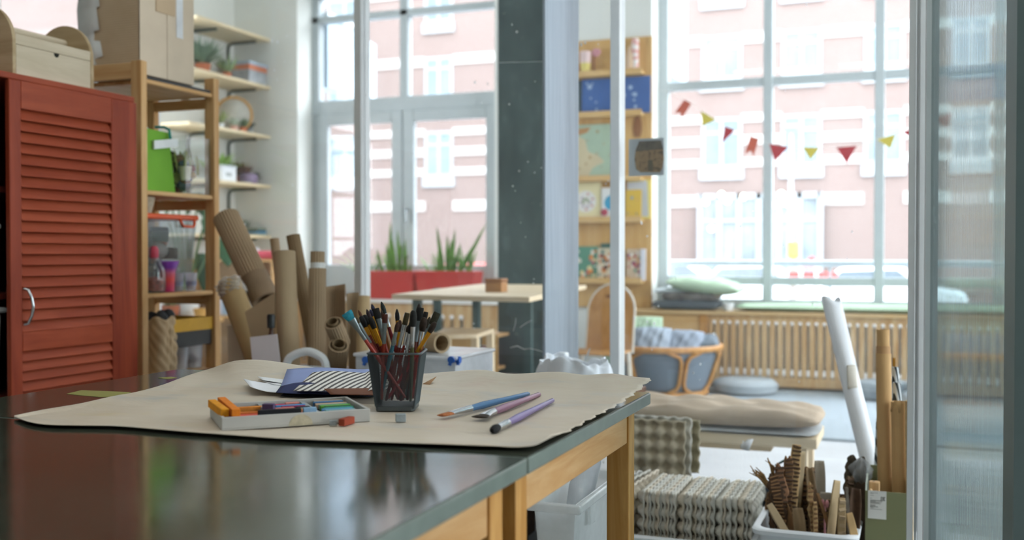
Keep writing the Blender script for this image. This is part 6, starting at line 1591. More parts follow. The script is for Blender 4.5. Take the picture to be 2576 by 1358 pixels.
PC = ['#d8c8a0', '#c9743a', '#3d8a7a', '#b5394a', '#e0d6c6', '#d89a4a', '#7a4a3a', '#88b0a8']
book('green illustrated book at the left of the lowest ledge', 1447, 1506, lz_[4], 620, ['#5a8f76', '#e0cf9a', '#d9853a', '#c05a6a', '#dcd8c8'], spots=26, seed=1)
book('busy multicoloured picture book in the middle of the lowest ledge', 1503, 1552, lz_[4], 624, ['#cfc2a6', '#b0402f', '#3a6f70', '#e6e2da', '#c97a3c', '#6a4a40'], spots=34, seed=2, Y=YB_-.018)
book('dark green book peeking up behind the busy picture book', 1511, 1552, lz_[4], 612, ['#4a6a60', '#b8bfae'], spots=9, seed=3, Y=YB_+.006, th=.008)
book('multicoloured picture book right of the white mullion, lowest ledge', 1576, 1617, lz_[4], 626, ['#cdb79c', '#b5394a', '#3d8a7a', '#e6e2da', '#d08a4a', '#8a4a6a'], spots=34, seed=4)
book('slim white book standing rightmost on the lowest ledge', 1611, 1624, lz_[4]-.0, 626, ['#dcdce4'], Y=YB_-.018, seed=5)
def stars(b, w_, h, y):
    b.m = 1; random.seed(77)
    for k in range(16): disc(b, rnd(-.45, .45)*w_, rnd(.08, .92)*h, rnd(.008, .022), y, 7)
book('large blue book with pale specks on the second ledge', 1463, 1635, lz_[1]-.0, 195, ['#3f63a0', '#9fb4d2'], Y=YB_-.0, extra=stars, th=.012)
book('dark book with orange spots left of the large blue book', 1440, 1461, lz_[1], 203, ['#3a4a4a', '#c9703a', '#d8c060'], spots=6, seed=6)
# map-like sea-green board
def mapart(b, w_, h, y):
    b.m = 1; random.seed(31)
    b.prism([(-w_*.5, h*.02), (-w_*.2, h*.06), (-w_*.1, h*.2), (w_*.2, h*.3), (w_*.05, h*.42), (-w_*.22, h*.5), (-w_*.3, h*.72), (-w_*.5, h*.8)], lambda u, v, t: (u, t, v), y-.0012, y-.0002)
    b.m = 2
    for k in range(10): disc(b, rnd(-.45, .4)*w_, rnd(.1, .9)*h, rnd(.006, .014), y-.0012, 7)
    b.m = 3; b.prism([(-w_*.5, h*.93), (-w_*.15, h*.95), (-w_*.25, h*.85), (-w_*.5, h*.80)], lambda u, v, t: (u, t, v), y-.0012, y-.0002)
book('sea-green map-like picture board with tan land on the third ledge', 1452, 1550, lz_[2], 312, ['#a9bda6', '#cdbf9c', '#a98a5c', '#b58a5a'], extra=mapart, name='picture_board', cat='picture')
# small things on the top ledge
t = thing('cup', 'small pink and yellow paper cup on the top ledge of the display shelf', 'cup', (X_at(1473, YB_), YB_-.01, lz_[0]))
h = pY(1473, 131, YB_).z-lz_[0]
MB().lathe([(.036, 0), (.043, h*.5)], n=20).build('lower_body', mat('cup_yellow', C('#e0d07a'), .6), t); MB().lathe([(.043, h*.5), (.047, h), (.043, h), (.038, h*.5)], n=20).build('upper_body', mat('cup_pink', C('#e6cbc8'), .6), t)
t = thing('paper_flower', 'small pink paper flower beside the pink cup on the top ledge', 'paper flower', (X_at(1494, YB_), YB_, lz_[0]))
MB().tube([(0, 0, 0), (.0, 0, .12), (.01, 0, .17)], .008, 8).build('stem', mat('flower_stem', C('#9a6a4a'), .6), t); b = MB()
for k in range(6): b.ball((.02+.022*math.cos(k), -.01, .175+.02*math.sin(k)), (.02, .008, .014), 8, 5)
b.build('petals', mat('flower_pink', C('#d79aa4'), .7), t)
t = thing('striped_tube', 'red and white striped tube standing at the right of the top ledge', 'tube', (X_at(1598, YB_), YB_-.01, lz_[0])); h = pY(1598, 98, YB_).z-lz_[0]
st_ = NT('red_white'); st_.set(st_.ramp(st_.noise(st_.coord((1, 1, 2)), 9, 2), [(.42, C('#ece6e2')), (.5, C('#d88a84')), (.58, C('#ece6e2'))]), .5)
MB().lathe([(.028, 0), (.03, h*.96), (.024, h), (0, h)], n=18).build('tube_body', st_.m, t)
t = thing('figurine', 'orange and white small figure at the left end of the top ledge', 'figurine', (X_at(1451, YB_), YB_-.01, lz_[0]))
MB().lathe([(.022, 0), (.028, .06), (.018, .10)], n=16).build('lower_body', mat('fig_orange', C('#c9683a'), .6), t); b = MB(); b.ball((0, 0, .125), (.022, .022, .028), 14, 8); b.build('head', mat('fig_head', C('#d8c07a'), .6), t)
t = thing('seashell', 'pale shell-like ornament right of the mullion on the top ledge', 'ornament', (X_at(1585, YB_), YB_-.02, lz_[0]))
MB().lathe([(.03, 0), (.036, .05), (.03, .13), (.012, .20), (0, .21)], n=14).build('shell_body', mat('shell', C('#d6b89a'), .6), t)
t = thing('dried_leaf', 'brown dried leaf pinned on the display shelf above the house picture', 'leaf', (X_at(1602, YI-.03), YI-.028, pY(1602, 345, YI-.03).z))
b = MB(); b.blade((0, 0, 0), (.02, -.02, 1), .2, .075, 0, 6, side=(1, 0, 0)); b.build('leaf_blade', mat('dry_leaf', C('#8f5f38'), .8, var=.2), t)
# house picture stuck on the partition glass
q0, q1 = pY(1578, 442, YG), pY(1667, 345, YG)
hp = thing('picture', 'picture of a small brown cottage on pale grey film stuck to the glass', 'picture', ((q0.x+q1.x)/2, YG+.022, q0.z))
w_, h = q1.x-q0.x, q1.z-q0.z
MB().bb(-w_/2, w_/2, -.0012, 0, 0, h).build('film_sheet', mat('grey_film', C('#b9bec0'), .7, var=.04), hp)
cm_ = NT('cottage_paint'); cm_.set(cm_.ramp(cm_.noise(cm_.coord(), 55, 4), [(.35, C('#6b5a48')), (.55, C('#a98a66')), (.7, C('#8a7358'))]), .8)
b = MB(); b.prism([(w_*u, h*v) for u, v in ((-.28, .18), (-.16, .10), (.12, .09), (.40, .08), (.46, .2), (.5, .45), (.47, .72), (.40, .92), (.1, .90), (-.2, .92), (-.30, .70), (-.33, .45))], lambda u, v, t: (u, t, v), -.0024, -.0012)
b.build('cottage', cm_.m, hp)
b = MB(); b.prism([(w_*u, h*v) for u, v in ((-.30, .66), (.48, .70), (.42, .93), (-.2, .93))], lambda u, v, t: (u, t, v), -.0030, -.0024); b.build('roof', mat('cottage_roof', C('#6f6558'), .8, var=.3, scale=60), hp)
b = MB(); b.bb(w_*.05, w_*.19, -.0029, -.0024, h*.12, h*.42); b.build('door_outline', mat('cottage_door', C('#6e6250'), .8), hp)

# ---- window seat cushions
SGR = mat('sage_fabric', C('#a9c0a4'), .85, var=.05, scale=5, bump=.2, bscale=60)
SGR2 = mat('sage_pillow', C('#b5ccb0'), .85, var=.05, scale=5, bump=.2, bscale=60)
GRF = mat('grey_fabric', C('#9aa5b2'), .85, var=.06, scale=5, bump=.2, bscale=60)
ZSEAT = .5885
sx_ = X_at(1848, 8.0)
cush('seat_cushion', 'long thin sage green cushion lying along the window seat', sx_, 2.55, YP+.0, YI+.2, ZSEAT, .062, SGR, .002, 4, 120, 10, puff=.2)
def pil(name, label, px0, px1, ybot, ytop, Y, mt, seed, tilt=0, d=.42, pf=.6, w=.01, zb=None, roll=0, rz=0):
    x0, x1 = X_at(px0, Y), X_at(px1, Y); z0 = pY((px0+px1)/2, ybot, Y-.1).z if zb is None else zb; z1 = pY((px0+px1)/2, ytop, Y).z
    return cush(name, label, x0, x1, Y-d/2, Y+d/2, z0, max(.05, z1-z0), mt, w, seed, 40, 30, puff=pf, rot=(tilt, roll, rz), loc=((x0+x1)/2, Y, z0))
DKC = mat('dark_cushion', C('#5b6266'), .85, var=.1)
pil('floor_pad', 'flat dark grey pad at the bottom of the cushion pile on the seat', 1650, 1815, 770, 752, 8.06, DKC, 1, zb=ZSEAT, d=.36, pf=.3, w=.003)
pil('pillow', 'patterned dark pillow in the middle of the cushion pile', 1672, 1812, 752, 728, 8.07, mat('patterned_dark', C('#6f6a66'), .85, var=.6, scale=12), 2, zb=ZSEAT+.055, d=.34, pf=.45, w=.004)
pil('pillow', 'pale grey pillow whose pointed corner sticks out left of the pile', 1652, 1735, 745, 727, 8.09, mat('pale_grey_fabric', C('#c3ccd0'), .85), 3, zb=ZSEAT+.118, d=.34, pf=.6, w=.004)
pil('pillow', 'plump sage green pillow on top of the cushion pile', 1682, 1868, 745, 697, 8.05, SGR2, 4, zb=ZSEAT+.125, d=.44, pf=.62, w=.006, roll=.10)
t = thing('cup', 'small white cup on the window seat between the pile and the green cushion', 'cup', (X_at(1832, 7.96), 7.97, ZSEAT)); MB().lathe([(.035, 0), (.045, .06), (.041, .06), (.03, .006)], n=20).build('cup_body', WHITE_P, t)

# ---- rattan basket with cushions
RAT = wood('rattan', C('#cf9a5c'), C('#b0783a'), 'Z', .45)
rcx, rcy = X_at(1672, 7.38), 7.36
rr1 = (X_at(1813, 7.38)-X_at(1530, 7.38))/2*.98; rz1 = pY(1690, 880, 7.05).z; rr0 = rr1*.74
rb = thing('rattan_basket', 'round rattan basket chair with grey fabric sides and cushions in it', 'basket chair', (rcx, rcy, .014))
rz1 -= .014
def ringp(r, z, n=56): return [(r*math.cos(2*PI*k/n), r*math.sin(2*PI*k/n), z) for k in range(n)]
MB().tube(ringp(rr1, rz1), .022, 10, closed=True).build('top_rim', RAT, rb)
MB().tube(ringp(rr0, .022), .021, 10, closed=True).build('base_ring', RAT, rb)
FAB = mat('basket_fabric', C('#6f7a85'), .85, var=.06, scale=6)
def side(u, v): a = 2*PI*u; r = lerp(rr0-.012, rr1-.02, v); return (r*math.cos(a), r*math.sin(a), lerp(.03, rz1-.01, v))
b = MB(); b.grid(side, 64, 6); b.lathe([(0, .03), (rr0-.012, .03)], n=64); b.build('fabric_lining', FAB, rb, solid=.008, recalc=False)
nP = 6
for k in range(nP):
    a0 = 2*PI*(k+.5)/nP-.45
    b = MB()
    for da in (-.05, .05):
        pts = []
        for i in range(9):
            v = i/8; r = lerp(rr0+.006, rr1+.004, v); a = a0+da*(1+5.2*(2*v-1)**6*(1 if da else 1))
            pts.append((r*math.cos(a), r*math.sin(a), lerp(.03, rz1-.012, v)))
        b.tube(pts, .0135, 8)
    b.build('upright', RAT, rb)
def inpil(label, px0, px1, y0, y1, Y, mt, seed, rz=0, tl=1.1):
    x0, x1 = X_at(px0, Y), X_at(px1, Y); zt = pY((px0+px1)/2, y0, Y).z; w_ = x1-x0; hh = .36
    o = cush('pillow', label, -w_/2, w_/2, -hh/2, hh/2, 0, .16, mt, .008, seed, 30, 30, loc=((x0+x1)/2, Y, zt-hh*.5*math.sin(tl)-.02), rot=(tl, 0, rz), puff=.55); return o
inpil('sage green pillow leaning at the back left of the rattan basket', 1580, 1668, 798, 880, 7.52, SGR, 11, .2, 1.2)
inpil('pale green pillow edge between the mullion and the grey pillow in the basket', 1540, 1606, 812, 880, 7.42, SGR2, 12, -.3, 1.15)
inpil('grey-blue pillow at the left in the rattan basket', 1594, 1690, 832, 880, 7.30, GRF, 13, .15, 1.0)
inpil('grey-blue pillow at the right in the rattan basket', 1672, 1772, 842, 880, 7.36, mat('grey_fabric_two', C('#98a3b3'), .85, var=.06, bump=.2, bscale=60), 14, -.1, .95)
t = cush('pillow', 'small slate cushion at the right rim of the rattan basket', 0, .3, 0, .3, 0, .1, FAB, .004, 15, 24, 24, loc=(X_at(1762, 7.42), 7.42, rz1-.03), rot=(.2, -.3, .2))
# poufs on the carpet
PG = mat('pouf_grey', C('#aab2b6'), .9, var=.05, bump=.3, bscale=30)
def pouf(label, px0, px1, ytop, ybot, mt, name='floor_cushion'):
    g = pZ((px0+px1)/2, ybot, .014); Y = g.y; x0, x1 = X_at(px0, Y+.25), X_at(px1, Y+.25); r = (x1-x0)/2; zt = pY((px0+px1)/2, ytop, Y+.4).z
    Yc = min(g.y+r, YP-r-.04); t = thing(name, label, 'floor cushion', ((x0+x1)/2, Yc, .0145)); h = max(.1, zt-.014)
    MB().lathe([(r*.7, 0), (r*.95, h*.12), (r, h*.4), (r*.98, h*.7), (r*.85, h*.95), (r*.5, h*1.0), (0, h*.97)], n=48).build('cushion_body', mt, t); 
    MB().tube([(r*1.0*math.cos(a*2*PI/48), r*1.0*math.sin(a*2*PI/48), h*.55) for a in range(48)], .006, 6, closed=True).build('piping', mat('piping_grey', C('#9aa2a6'), .9), t); return t
pouf('round pale grey floor cushion on the carpet right of the rattan basket', 1806, 1966, 938, 990, PG)
pt_ = pouf('grey floor cushion behind the card rolls at the right edge of the carpet', 2155, 2310, 942, 1003, mat('pouf_dark', C('#98a2a8'), .9, bump=.3, bscale=30))
lm = thing('metal_lamp', 'shiny metal bowl lamp lying on the carpet before the right floor cushion', 'lamp', (X_at(2278, 7.0), 6.75, 0))
zz_ = pY(2278, 1000, 6.75).z
MB().lathe([(.03, -.11), (.09, -.07), (.115, 0), (.11, 0), (.085, -.065), (0, -.1)], n=32).build('lamp_shell', mat('lamp_chrome', C('#cfd6da'), .2, .8), lm)
lm.location.z = .012+.13; lm.rotation_euler = (1.25, 0, -.5)
lm.location = (X_at(2276, 6.6), 6.6, .015+.125)

# ---- plywood chair
PLC = wood('chair_ply', C('#c99a62'), C('#a97840'), 'Z')
PEDGE = mat('ply_edge', C('#cdc6b8'), .5)
chY = 6.2; chx = X_at(1532, chY)
ch = thing('chair', 'child-size bent plywood chair with a rounded back and a hand slot', 'chair', (chx, chY, .014))
zt = pY(1532, 716, chY).z-.014; cw = (X_at(1592, chY)-X_at(1474, chY))/2
prof = [(-cw, zt-.42), (-cw*.99, zt-.2)]+[(cw*math.cos(PI-a*PI/16), zt-.17+.17*math.sin(a*PI/16)) for a in range(17)]+[(cw*.99, zt-.2), (cw, zt-.42)]
b = MB(); slot = None
b.prism(prof, lambda u, v, t: (u, t+.10*((v-(zt-.42))/.42)**1.2, v), -.007, .007); bk_ = b.build('backrest', PLC, ch, bev=.003)
b = MB(); b.tube([(u, .0+.10*max(0, (v-(zt-.42))/.42)**1.2, v) for u, v in prof], .009, 8); b.build('back_edge', PEDGE, bk_)
b = MB(); b.prism([(-.035+.0*k, zt-.085) for k in range(1)]+[(.035, zt-.085), (.04, zt-.075), (.035, zt-.065), (-.035, zt-.065), (-.04, zt-.075)], lambda u, v, t: (u, t+.10*((v-(zt-.42))/.42)**1.2, v), -.0085, -.0068); b.build('hand_slot', mat('slot_dark', C('#7a4a24'), .8), bk_)
szz = zt-.40
MB().bb(-cw-.06, cw*.95, -.30, .0, szz-.014, szz).build('seat', PLC, ch, bev=.006)
for x, y, k in ((-cw-.02, -.27, 1), (cw*.85, -.27, 1), (-cw-.02, -.02, 1), (cw*.85, -.02, 1)):
    MB().tube([(x, y, szz-.014), (x+(.02 if x > 0 else -.02), y+(.03 if y > -.1 else -.02), 0)], .016, 8).build('leg', PEDGE, ch)

# ---- long standing desk
dk_ = thing('desk', 'long pale plywood desk with dark metal legs in front of the red planters', 'desk', (0, 0, 0))
zd = .82
A = pZ(985, 740, zd); B_ = pZ(1332, 747, zd); dirv = (pZ(1475, 717, zd)-B_); 
far = B_+dirv; far_l = A+dirv*.98
b = MB(); b._add([(p.x, p.y, z) for z in (zd-.026, zd) for p in (A, B_, far, far_l)], [(3, 2, 1, 0), (4, 5, 6, 7), (0, 1, 5, 4), (1, 2, 6, 5), (2, 3, 7, 6), (3, 0, 4, 7)])
dk_.location = ((A.x+far.x)/2, (A.y+far.y)/2, 0); b.build('desktop', PALE_X, dk_, W=True, bev=.003)
DML = mat('dark_leg', C('#3f5554'), .45, .2)
for px, Y in ((1050, 5.35), (1199, 6.12), (1100, 6.3), (1330, 6.35)):
    x = X_at(px, Y); MB().bb(x-.025, x+.025, Y-.02, Y+.02, (.0145 if Y > 5.85 else 0), zd-.026).build('leg', DML, dk_, W=True, bev=.003)
la, lb_ = X_at(1050, 5.35), X_at(1199, 6.12)
MB().bar((la, 5.35, zd-.05), (lb_, 6.12, zd-.05), .03, .03).build('frame_bar', DML, dk_, W=True)
wb = thing('wooden_box', 'small wooden box standing on the plywood desk beside the dark column', 'box', (0, 0, zd)); q = pZ(1238, 735, zd); wb.location = (q.x, q.y+.06, zd)
s = (1260-1216)/2600*((Vector(wb.location)-CAM).dot(CF))
h = (735-701)/2600*((Vector(wb.location)-CAM).dot(CF))
MB().bb(-s/2, s/2, -.045, .045, .0, h*.72).build('box_body', wood('box_wood', C('#b98a5a'), C('#8f6236'), 'X'), wb, bev=.003)
MB().bb(-s/2-.002, s/2+.002, -.047, .047, h*.74, h).build('lid', wood('box_lid', C('#a9764a'), C('#7d5330'), 'X'), wb, bev=.004)
# bench seat of the desk
bs = thing('bench', 'low pale plywood bench in front of the pine bookcase', 'bench', (0, 0, 0)); zb_ = .60
P = [pZ(1085, 842, zb_), pZ(1200, 840, zb_), pZ(1243, 826, zb_), pZ(1120, 824, zb_)]
cxx = sum(p.x for p in P)/4; cyy = sum(p.y for p in P)/4; bs.location = (cxx, cyy, 0)
b = MB(); b._add([(p.x, p.y, z) for z in (zb_-.024, zb_) for p in P], [(3, 2, 1, 0), (4, 5, 6, 7), (0, 1, 5, 4), (1, 2, 6, 5), (2, 3, 7, 6), (3, 0, 4, 7)]); b.build('seat_board', PALE_X, bs, W=True, bev=.003)
for p in P:
    q = p.lerp(Vector((cxx, cyy, p.z)), .12); MB().bb(q.x-.018, q.x+.018, q.y-.018, q.y+.018, 0, zb_-.024).build('leg', PALE_Z, bs, W=True)
# pine bookcase with two books, under the desk
bY = 6.5
bcx0, bcx1 = X_at(1060, bY), X_at(1250, bY); bzt = pY(1150, 838, bY).z
bc = thing('bookcase', 'low pine cabinet with a books niche left of the dark column', 'bookcase', ((bcx0+bcx1)/2, bY+.15, 0))
xm0, xm1 = X_at(1186, bY), X_at(1236, bY)
z1_, z0_ = pY(1150, 866, bY).z, pY(1150, 922, bY).z
b = MB(); b.bb(bcx0, xm0, bY, bY+.02, 0, bzt-.02); b.bb(xm0, xm1, bY, bY+.02, z1_, bzt-.02); b.bb(xm0, xm1, bY, bY+.02, 0, z0_); b.bb(xm1, bcx1, bY, bY+.02, 0, bzt-.02)
b.build('front_panel', wood('bookcase_pine', C('#d2aa74'), C('#bd8f54'), 'X'), bc, W=True)
MB().bb(bcx0-.01, bcx1+.01, bY-.015, bY+.3, bzt-.02, bzt).build('top_board', PINE_X, bc, W=True, bev=.003)
MB().bb(bcx0, bcx1, bY+.28, bY+.3, 0, bzt-.02).build('back_panel', PINE_X, bc, W=True)
MB().bb(xm0-.02, xm1+.02, bY+.02, bY+.28, z0_-.018, z0_).build('shelf', PINE_X, bc, W=True)
for lb, a, c, col in (('dark blue book in the niche of the pine cabinet', 1190, 1205, '#2f4a68'), ('red book in the niche of the pine cabinet', 1207, 1228, '#b03040')):
    x0, x1 = X_at(a, bY+.02), X_at(c, bY+.02); t = thing('book', lb, 'book', ((x0+x1)/2, bY+.11, z0_)); hh = z1_-z0_-.015
    MB().bb(-(x1-x0)/2, (x1-x0)/2, -.09, .09, 0, hh).build('cover', mat('bk_'+col[1:], C(col), .5), t, bev=.002); MB().bb(-(x1-x0)/2+.003, (x1-x0)/2-.003, -.085, .0915, .003, hh+.0005).build('pages', WHITE, t)

# ---- red planters with plants
PLR = mat('planter_red', C('#c23a34'), .3, var=.04)
SOIL = mat('soil', C('#3d2d22'), .95, var=.3, scale=40)
def planter(label, px0, px1, Y, zt_px, zb=.6305):
    x0, x1 = X_at(px0, Y-.1), X_at(px1, Y-.1); zt = pY((px0+px1)/2, zt_px, Y).z; h = zt-zb
    t = thing('planter', label, 'planter', ((x0+x1)/2, Y, zb)); w_, d_ = (x1-x0)/2, .10
    b = MB(); k = .02; th = .008
    lo = [(-w_+k, -d_+k), (w_-k, -d_+k), (w_-k, d_-k), (-w_+k, d_-k)]; hi = [(-w_, -d_), (w_, -d_), (w_, d_), (-w_, d_)]; hi2 = [(x*(1-th/w_), y*(1-th/d_)) for x, y in hi]
    vs = [(x, y, 0) for x, y in lo]+[(x, y, h) for x, y in hi]+[(x, y, h) for x, y in hi2]+[(x*.96, y*.9, h-.03) for x, y in hi2]
    b._add(vs, [(3, 2, 1, 0)]+[(4*r+i, 4*r+(i+1) % 4, 4*r+4+(i+1) % 4, 4*r+4+i) for r in range(3) for i in range(4)]+[(12, 13, 14, 15)])
    b.build('trough', PLR, t, bev=.006); b = MB(); b.bb(-w_*1.015, w_*1.015, -d_-.004, d_+.004, h-.03, h-.022); b.build('band', PLR, t)
    MB().bb(-w_*.94, w_*.94, -d_*.86, d_*.86, h-.034, h-.02).build('soil', SOIL, t); return t, w_, h
t1_, w1_, h1_ = planter('red plastic planter with upright green plants at the left of the window sill', 893, 1039, 8.02, 681)
t2_, w2_, h2_ = planter('red plastic planter with sword-leaved plants right of the mullion', 1043, 1192, 8.02, 681)
def swords(t, w_, h, label, leaves, small=30, sd=0, mt=LEAF):
    random.seed(sd); p = thing('potted_plant', label, 'plant', (t.location.x, t.location.y, t.location.z+h-.025))
    zb_ = p.location.z; b = MB()
    for px, py, bx in leaves:
        q = pY(px, py, t.location.y); base = Vector((bx*w_, rnd(-.03, .03), 0)); d = Vector((q.x-p.location.x, rnd(-.05, .05), q.z-zb_))-base
        b.blade(base, d, d.length, .034, .05, 6, side=(1, .3, 0))
    b.build('tall_leaves', mt, p)
    b = MB()
    for k in range(small):
        base = Vector((rnd(-.8, .8)*w_, rnd(-.06, .06), 0)); b.blade(base, (rnd(-.7, .7), rnd(-.5, .3), 1), rnd(.08, .24), rnd(.014, .026), rnd(.4, 1.6), 5)
    b.build('low_leaves', mat('leaf_mid', C('#6f9a4a'), .5, var=.3, scale=12), p)
swords(t1_, w1_, h1_, 'green plant with one tall spike in the left red planter', [(977, 556, .1), (1003, 578, .35), (1012, 610, .3), (968, 610, .0), (955, 625, -.2), (1020, 600, .5), (990, 590, .2)], 34, 1)
swords(t2_, w2_, h2_, 'sword-leaved green plant in the right red planter', [(1093, 568, -.25), (1150, 575, .1), (1221, 560, .35), (1108, 610, -.2), (1190, 615, .3), (1140, 600, .0), (1160, 610, .15), (1098, 640, -.4), (1125, 590, -.1)], 44, 2)
t = thing('potted_plant', 'plant with long arching leaves spilling left of the mullion at the red planter', 'plant', (X_at(905, 7.98), 7.98, .6305+h1_-.02))
b = MB(); random.seed(9)
for k in range(9): b.blade((rnd(-.03, .03), 0, 0), (-1+.12*k, -.1, .55), rnd(.16, .34), .022, .9, 7)
b.build('leaves', mat('leaf_pale', C('#9db56a'), .5, var=.2), t)

# ---- wall shelves in the left corner
SHW = wood('shelf_birch', C('#e9d9b8'), C('#dcc79e'), 'Y')
BRK = mat('bracket_green', C('#2f4038'), .5, .3)
XSH = pY(680, 97, YI).x
shz_ = [pY(680, y, YI).z for y in (98, 218, 342, 466, 592)]
TXT = ['top wall shelf in the left corner, empty', 'second wall shelf in the left corner, with a lidded box', 'third wall shelf in the left corner, with a round hoop', 'fourth wall shelf in the left corner, with a purple pot', 'lowest wall shelf in the left corner, with magazines']
for z, lb in zip(shz_, TXT):
    y0 = 7.06 if z > 2.9 else 6.95
    t = thing('corner_shelf', lb, 'shelf', (XL+.19, 7.6, z), group='birch wall shelves')
    MB().bb(XL+.002, XSH, y0, YI-.002, z-.026, z).build('shelf_board', SHW, t, W=True, bev=.003)
    for yb in (7.42, 7.99):
        b = MB(); xa = XL+.018; xb = XSH-.085
        b.tube([(xa, yb, z-.28), (xa, yb, z-.09), (xa+.012, yb, z-.055), (xa+.05, yb, z-.040), (xb, yb, z-.0395)], .013, 8); b.build('bracket', BRK, t, W=True)
def onsh(k, px, py=None, dx=0): 
    """a point on shelf k seen at column px"""
    z = shz_[k]; Y = 7.75; X = XL+.2+dx
    return Vector((X, Y_at(px, X), z))
def bush(label, base, pot_r, pot_h, potm, n, L, w, mt, spread=1, droop=.6, sd=0, cat='plant', up=1.0, name='potted_plant'):
    random.seed(sd); t = thing(name, label, cat, base)
    MB().lathe([(pot_r*.72, 0), (pot_r, pot_h), (pot_r*.9, pot_h), (pot_r*.66, .006)], n=22).build('pot', potm, t)
    MB().lathe([(pot_r*.88, pot_h*.86), (0, pot_h*.88)], n=22).build('soil', SOIL, t)
    b = MB()
    for k in range(n):
        a = rnd(0, 2*PI); r = rnd(0, pot_r*.6); d = (spread*math.cos(a)*rnd(.1, 1), spread*math.sin(a)*rnd(.1, 1), up*rnd(.3, 1.1)); s0 = rnd(0, .45)
        base_ = Vector((r*math.cos(a), r*math.sin(a), pot_h*.9))+Vector(d)*L*s0
        b.blade(base_, d, L*rnd(.4, 1)*(1-s0), w*rnd(.6, 1.2), rnd(.2, 1)*droop, 4)
    b.v = [(max(v[0], XL+.015-base[0]), min(v[1], YI-.03-base[1]), min(v[2], .40+.0*v[0])) for v in b.v]
    b.build('foliage', mt, t); return t
WPOT = mat('pot_white', C('#dfe2e2'), .4); 
bush('bushy grey-green plant in a pot on the second wall shelf', onsh(1, 512), .07, .10, TERRA, 240, .27, .018, LEAF_G, .9, .8, 1)
bush('small feathery green plant left of the lidded box, second wall shelf', onsh(1, 572, dx=.07), .045, .06, TERRA, 60, .2, .018, mat('leaf_soft', C('#93ad80'), .6, var=.2), .8, .9, 2)
q = onsh(1, 622, dx=.02); t = thing('storage_box', 'clear box with an orange band and blue lid on the second wall shelf', 'box', (q.x, q.y-.02, q.z), group=None)
MB().bb(-.13, .15, -.15, .12, 0, .12).build('box_body', mat('box_grey_clear', C('#a5aab0'), .4, var=.3, scale=15), t, bev=.006); MB().bb(-.131, .151, -.151, .121, .12, .165).build('orange_band', mat('band_orange', C('#d07a58'), .5), t); MB().bb(-.14, .16, -.16, .13, .165, .195).build('lid', mat('lid_blue', C('#a9bccd'), .4), t, bev=.006)
q = onsh(2, 590, dx=.03)
hp_t = thing('embroidery_hoop', 'large round wooden hoop standing on the third wall shelf', 'hoop', (q.x, q.y, q.z+.165))
n = 48; R0 = .155
MB().tube([(R0*math.cos(2*PI*k/n)*.8, R0*math.cos(2*PI*k/n)*.6, R0*math.sin(2*PI*k/n)) for k in range(n)], .011, 8, closed=True).build('outer_ring', wood('hoop_wood', C('#d9a85c'), C('#bf8a3c'), 'X'), hp_t)
b = MB(); b._add([(0, 0, 0)]+[(R0*.98*math.cos(2*PI*k/n)*.8, R0*.98*math.cos(2*PI*k/n)*.6, R0*.98*math.sin(2*PI*k/n)) for k in range(n)], [(0, 1+k, 1+(k+1) % n) for k in range(n)]); b.build('fabric_disc', mat('hoop_fabric', C('#c3c3ba'), .9), hp_t, solid=.002, recalc=False)
for i, (px, col, lb) in enumerate(((556, '#8ea06a', 'small succulent in a pale pot before the hoop, at the left'), (590, '#b9c7b4', 'small whitish plant in a pink pot before the hoop'), (613, '#5f7a56', 'small dark plant in an orange pot right of the hoop'), (630, '#4a5a58', 'tiny grey-green pot plant at the right end of the third wall shelf'))):
    bush(lb, onsh(2, px, dx=.1), .036, .05, mat('pot_%d' % i, C(['#d5dadb', '#d8a898', '#c9724a', '#8f9a9c'][i]), .5), 26, .10 if i != 0 else .16, .02, mat('leaf_%d' % i, C(col), .6, var=.2), .8, .6, 20+i)
q = onsh(3, 560, dx=.09); t = thing('white_box', 'small white box with a grey label on the fourth wall shelf', 'box', (q.x, q.y, q.z)); MB().bb(-.07, .075, -.10, .10, 0, .125).build('box_body', WHITE_P, t, bev=.004); MB().bb(-.072, .08, -.104, .104, .125, .14).build('lid', mat('lid_pale_grey', C('#c9d0d3'), .5), t, bev=.003)
MB().bb(.0752, .0762, -.05, .03, .045, .075).build('label', mat('label_grey', C('#aab0b0'), .6), t)
bush('reddish-brown leafy plant on the fourth wall shelf', onsh(3, 606, dx=-.04), .06, .08, TERRA, 70, .17, .035, mat('leaf_red', C('#7a5a52'), .6, var=.3), 1, .5, 31)
t = thing('pot', 'squat lilac pot on the fourth wall shelf', 'pot', onsh(3, 626, dx=.06)); MB().lathe([(.07, 0), (.088, .04), (.082, .09), (.05, .105), (.04, .10)], n=28).build('pot_body', mat('lilac_pot', C('#8f7fa0'), .5), t)
bush('small bright green plant at the right end of the fourth wall shelf', onsh(3, 655, dx=.05), .04, .045, mat('pot_olive', C('#8a8f7a'), .6), 40, .10, .026, LEAF, 1, .7, 33)
t = thing('dish', 'flat pale blue dish in front of the lilac pot, fourth wall shelf', 'dish', onsh(3, 620, dx=.14)); MB().lathe([(.03, 0), (.055, .012), (.052, .014), (.0, .004)], n=26).build('dish_body', mat('dish_blue', C('#aebac6'), .4), t)
bush('trailing light green plant hanging in the gap between third and fourth wall shelves', onsh(3, 546, dx=.0), .05, .09, WPOT, 40, .34, .04, mat('leaf_bright', C('#8fb84a'), .5, var=.2), .9, 1.6, 34, up=.5)
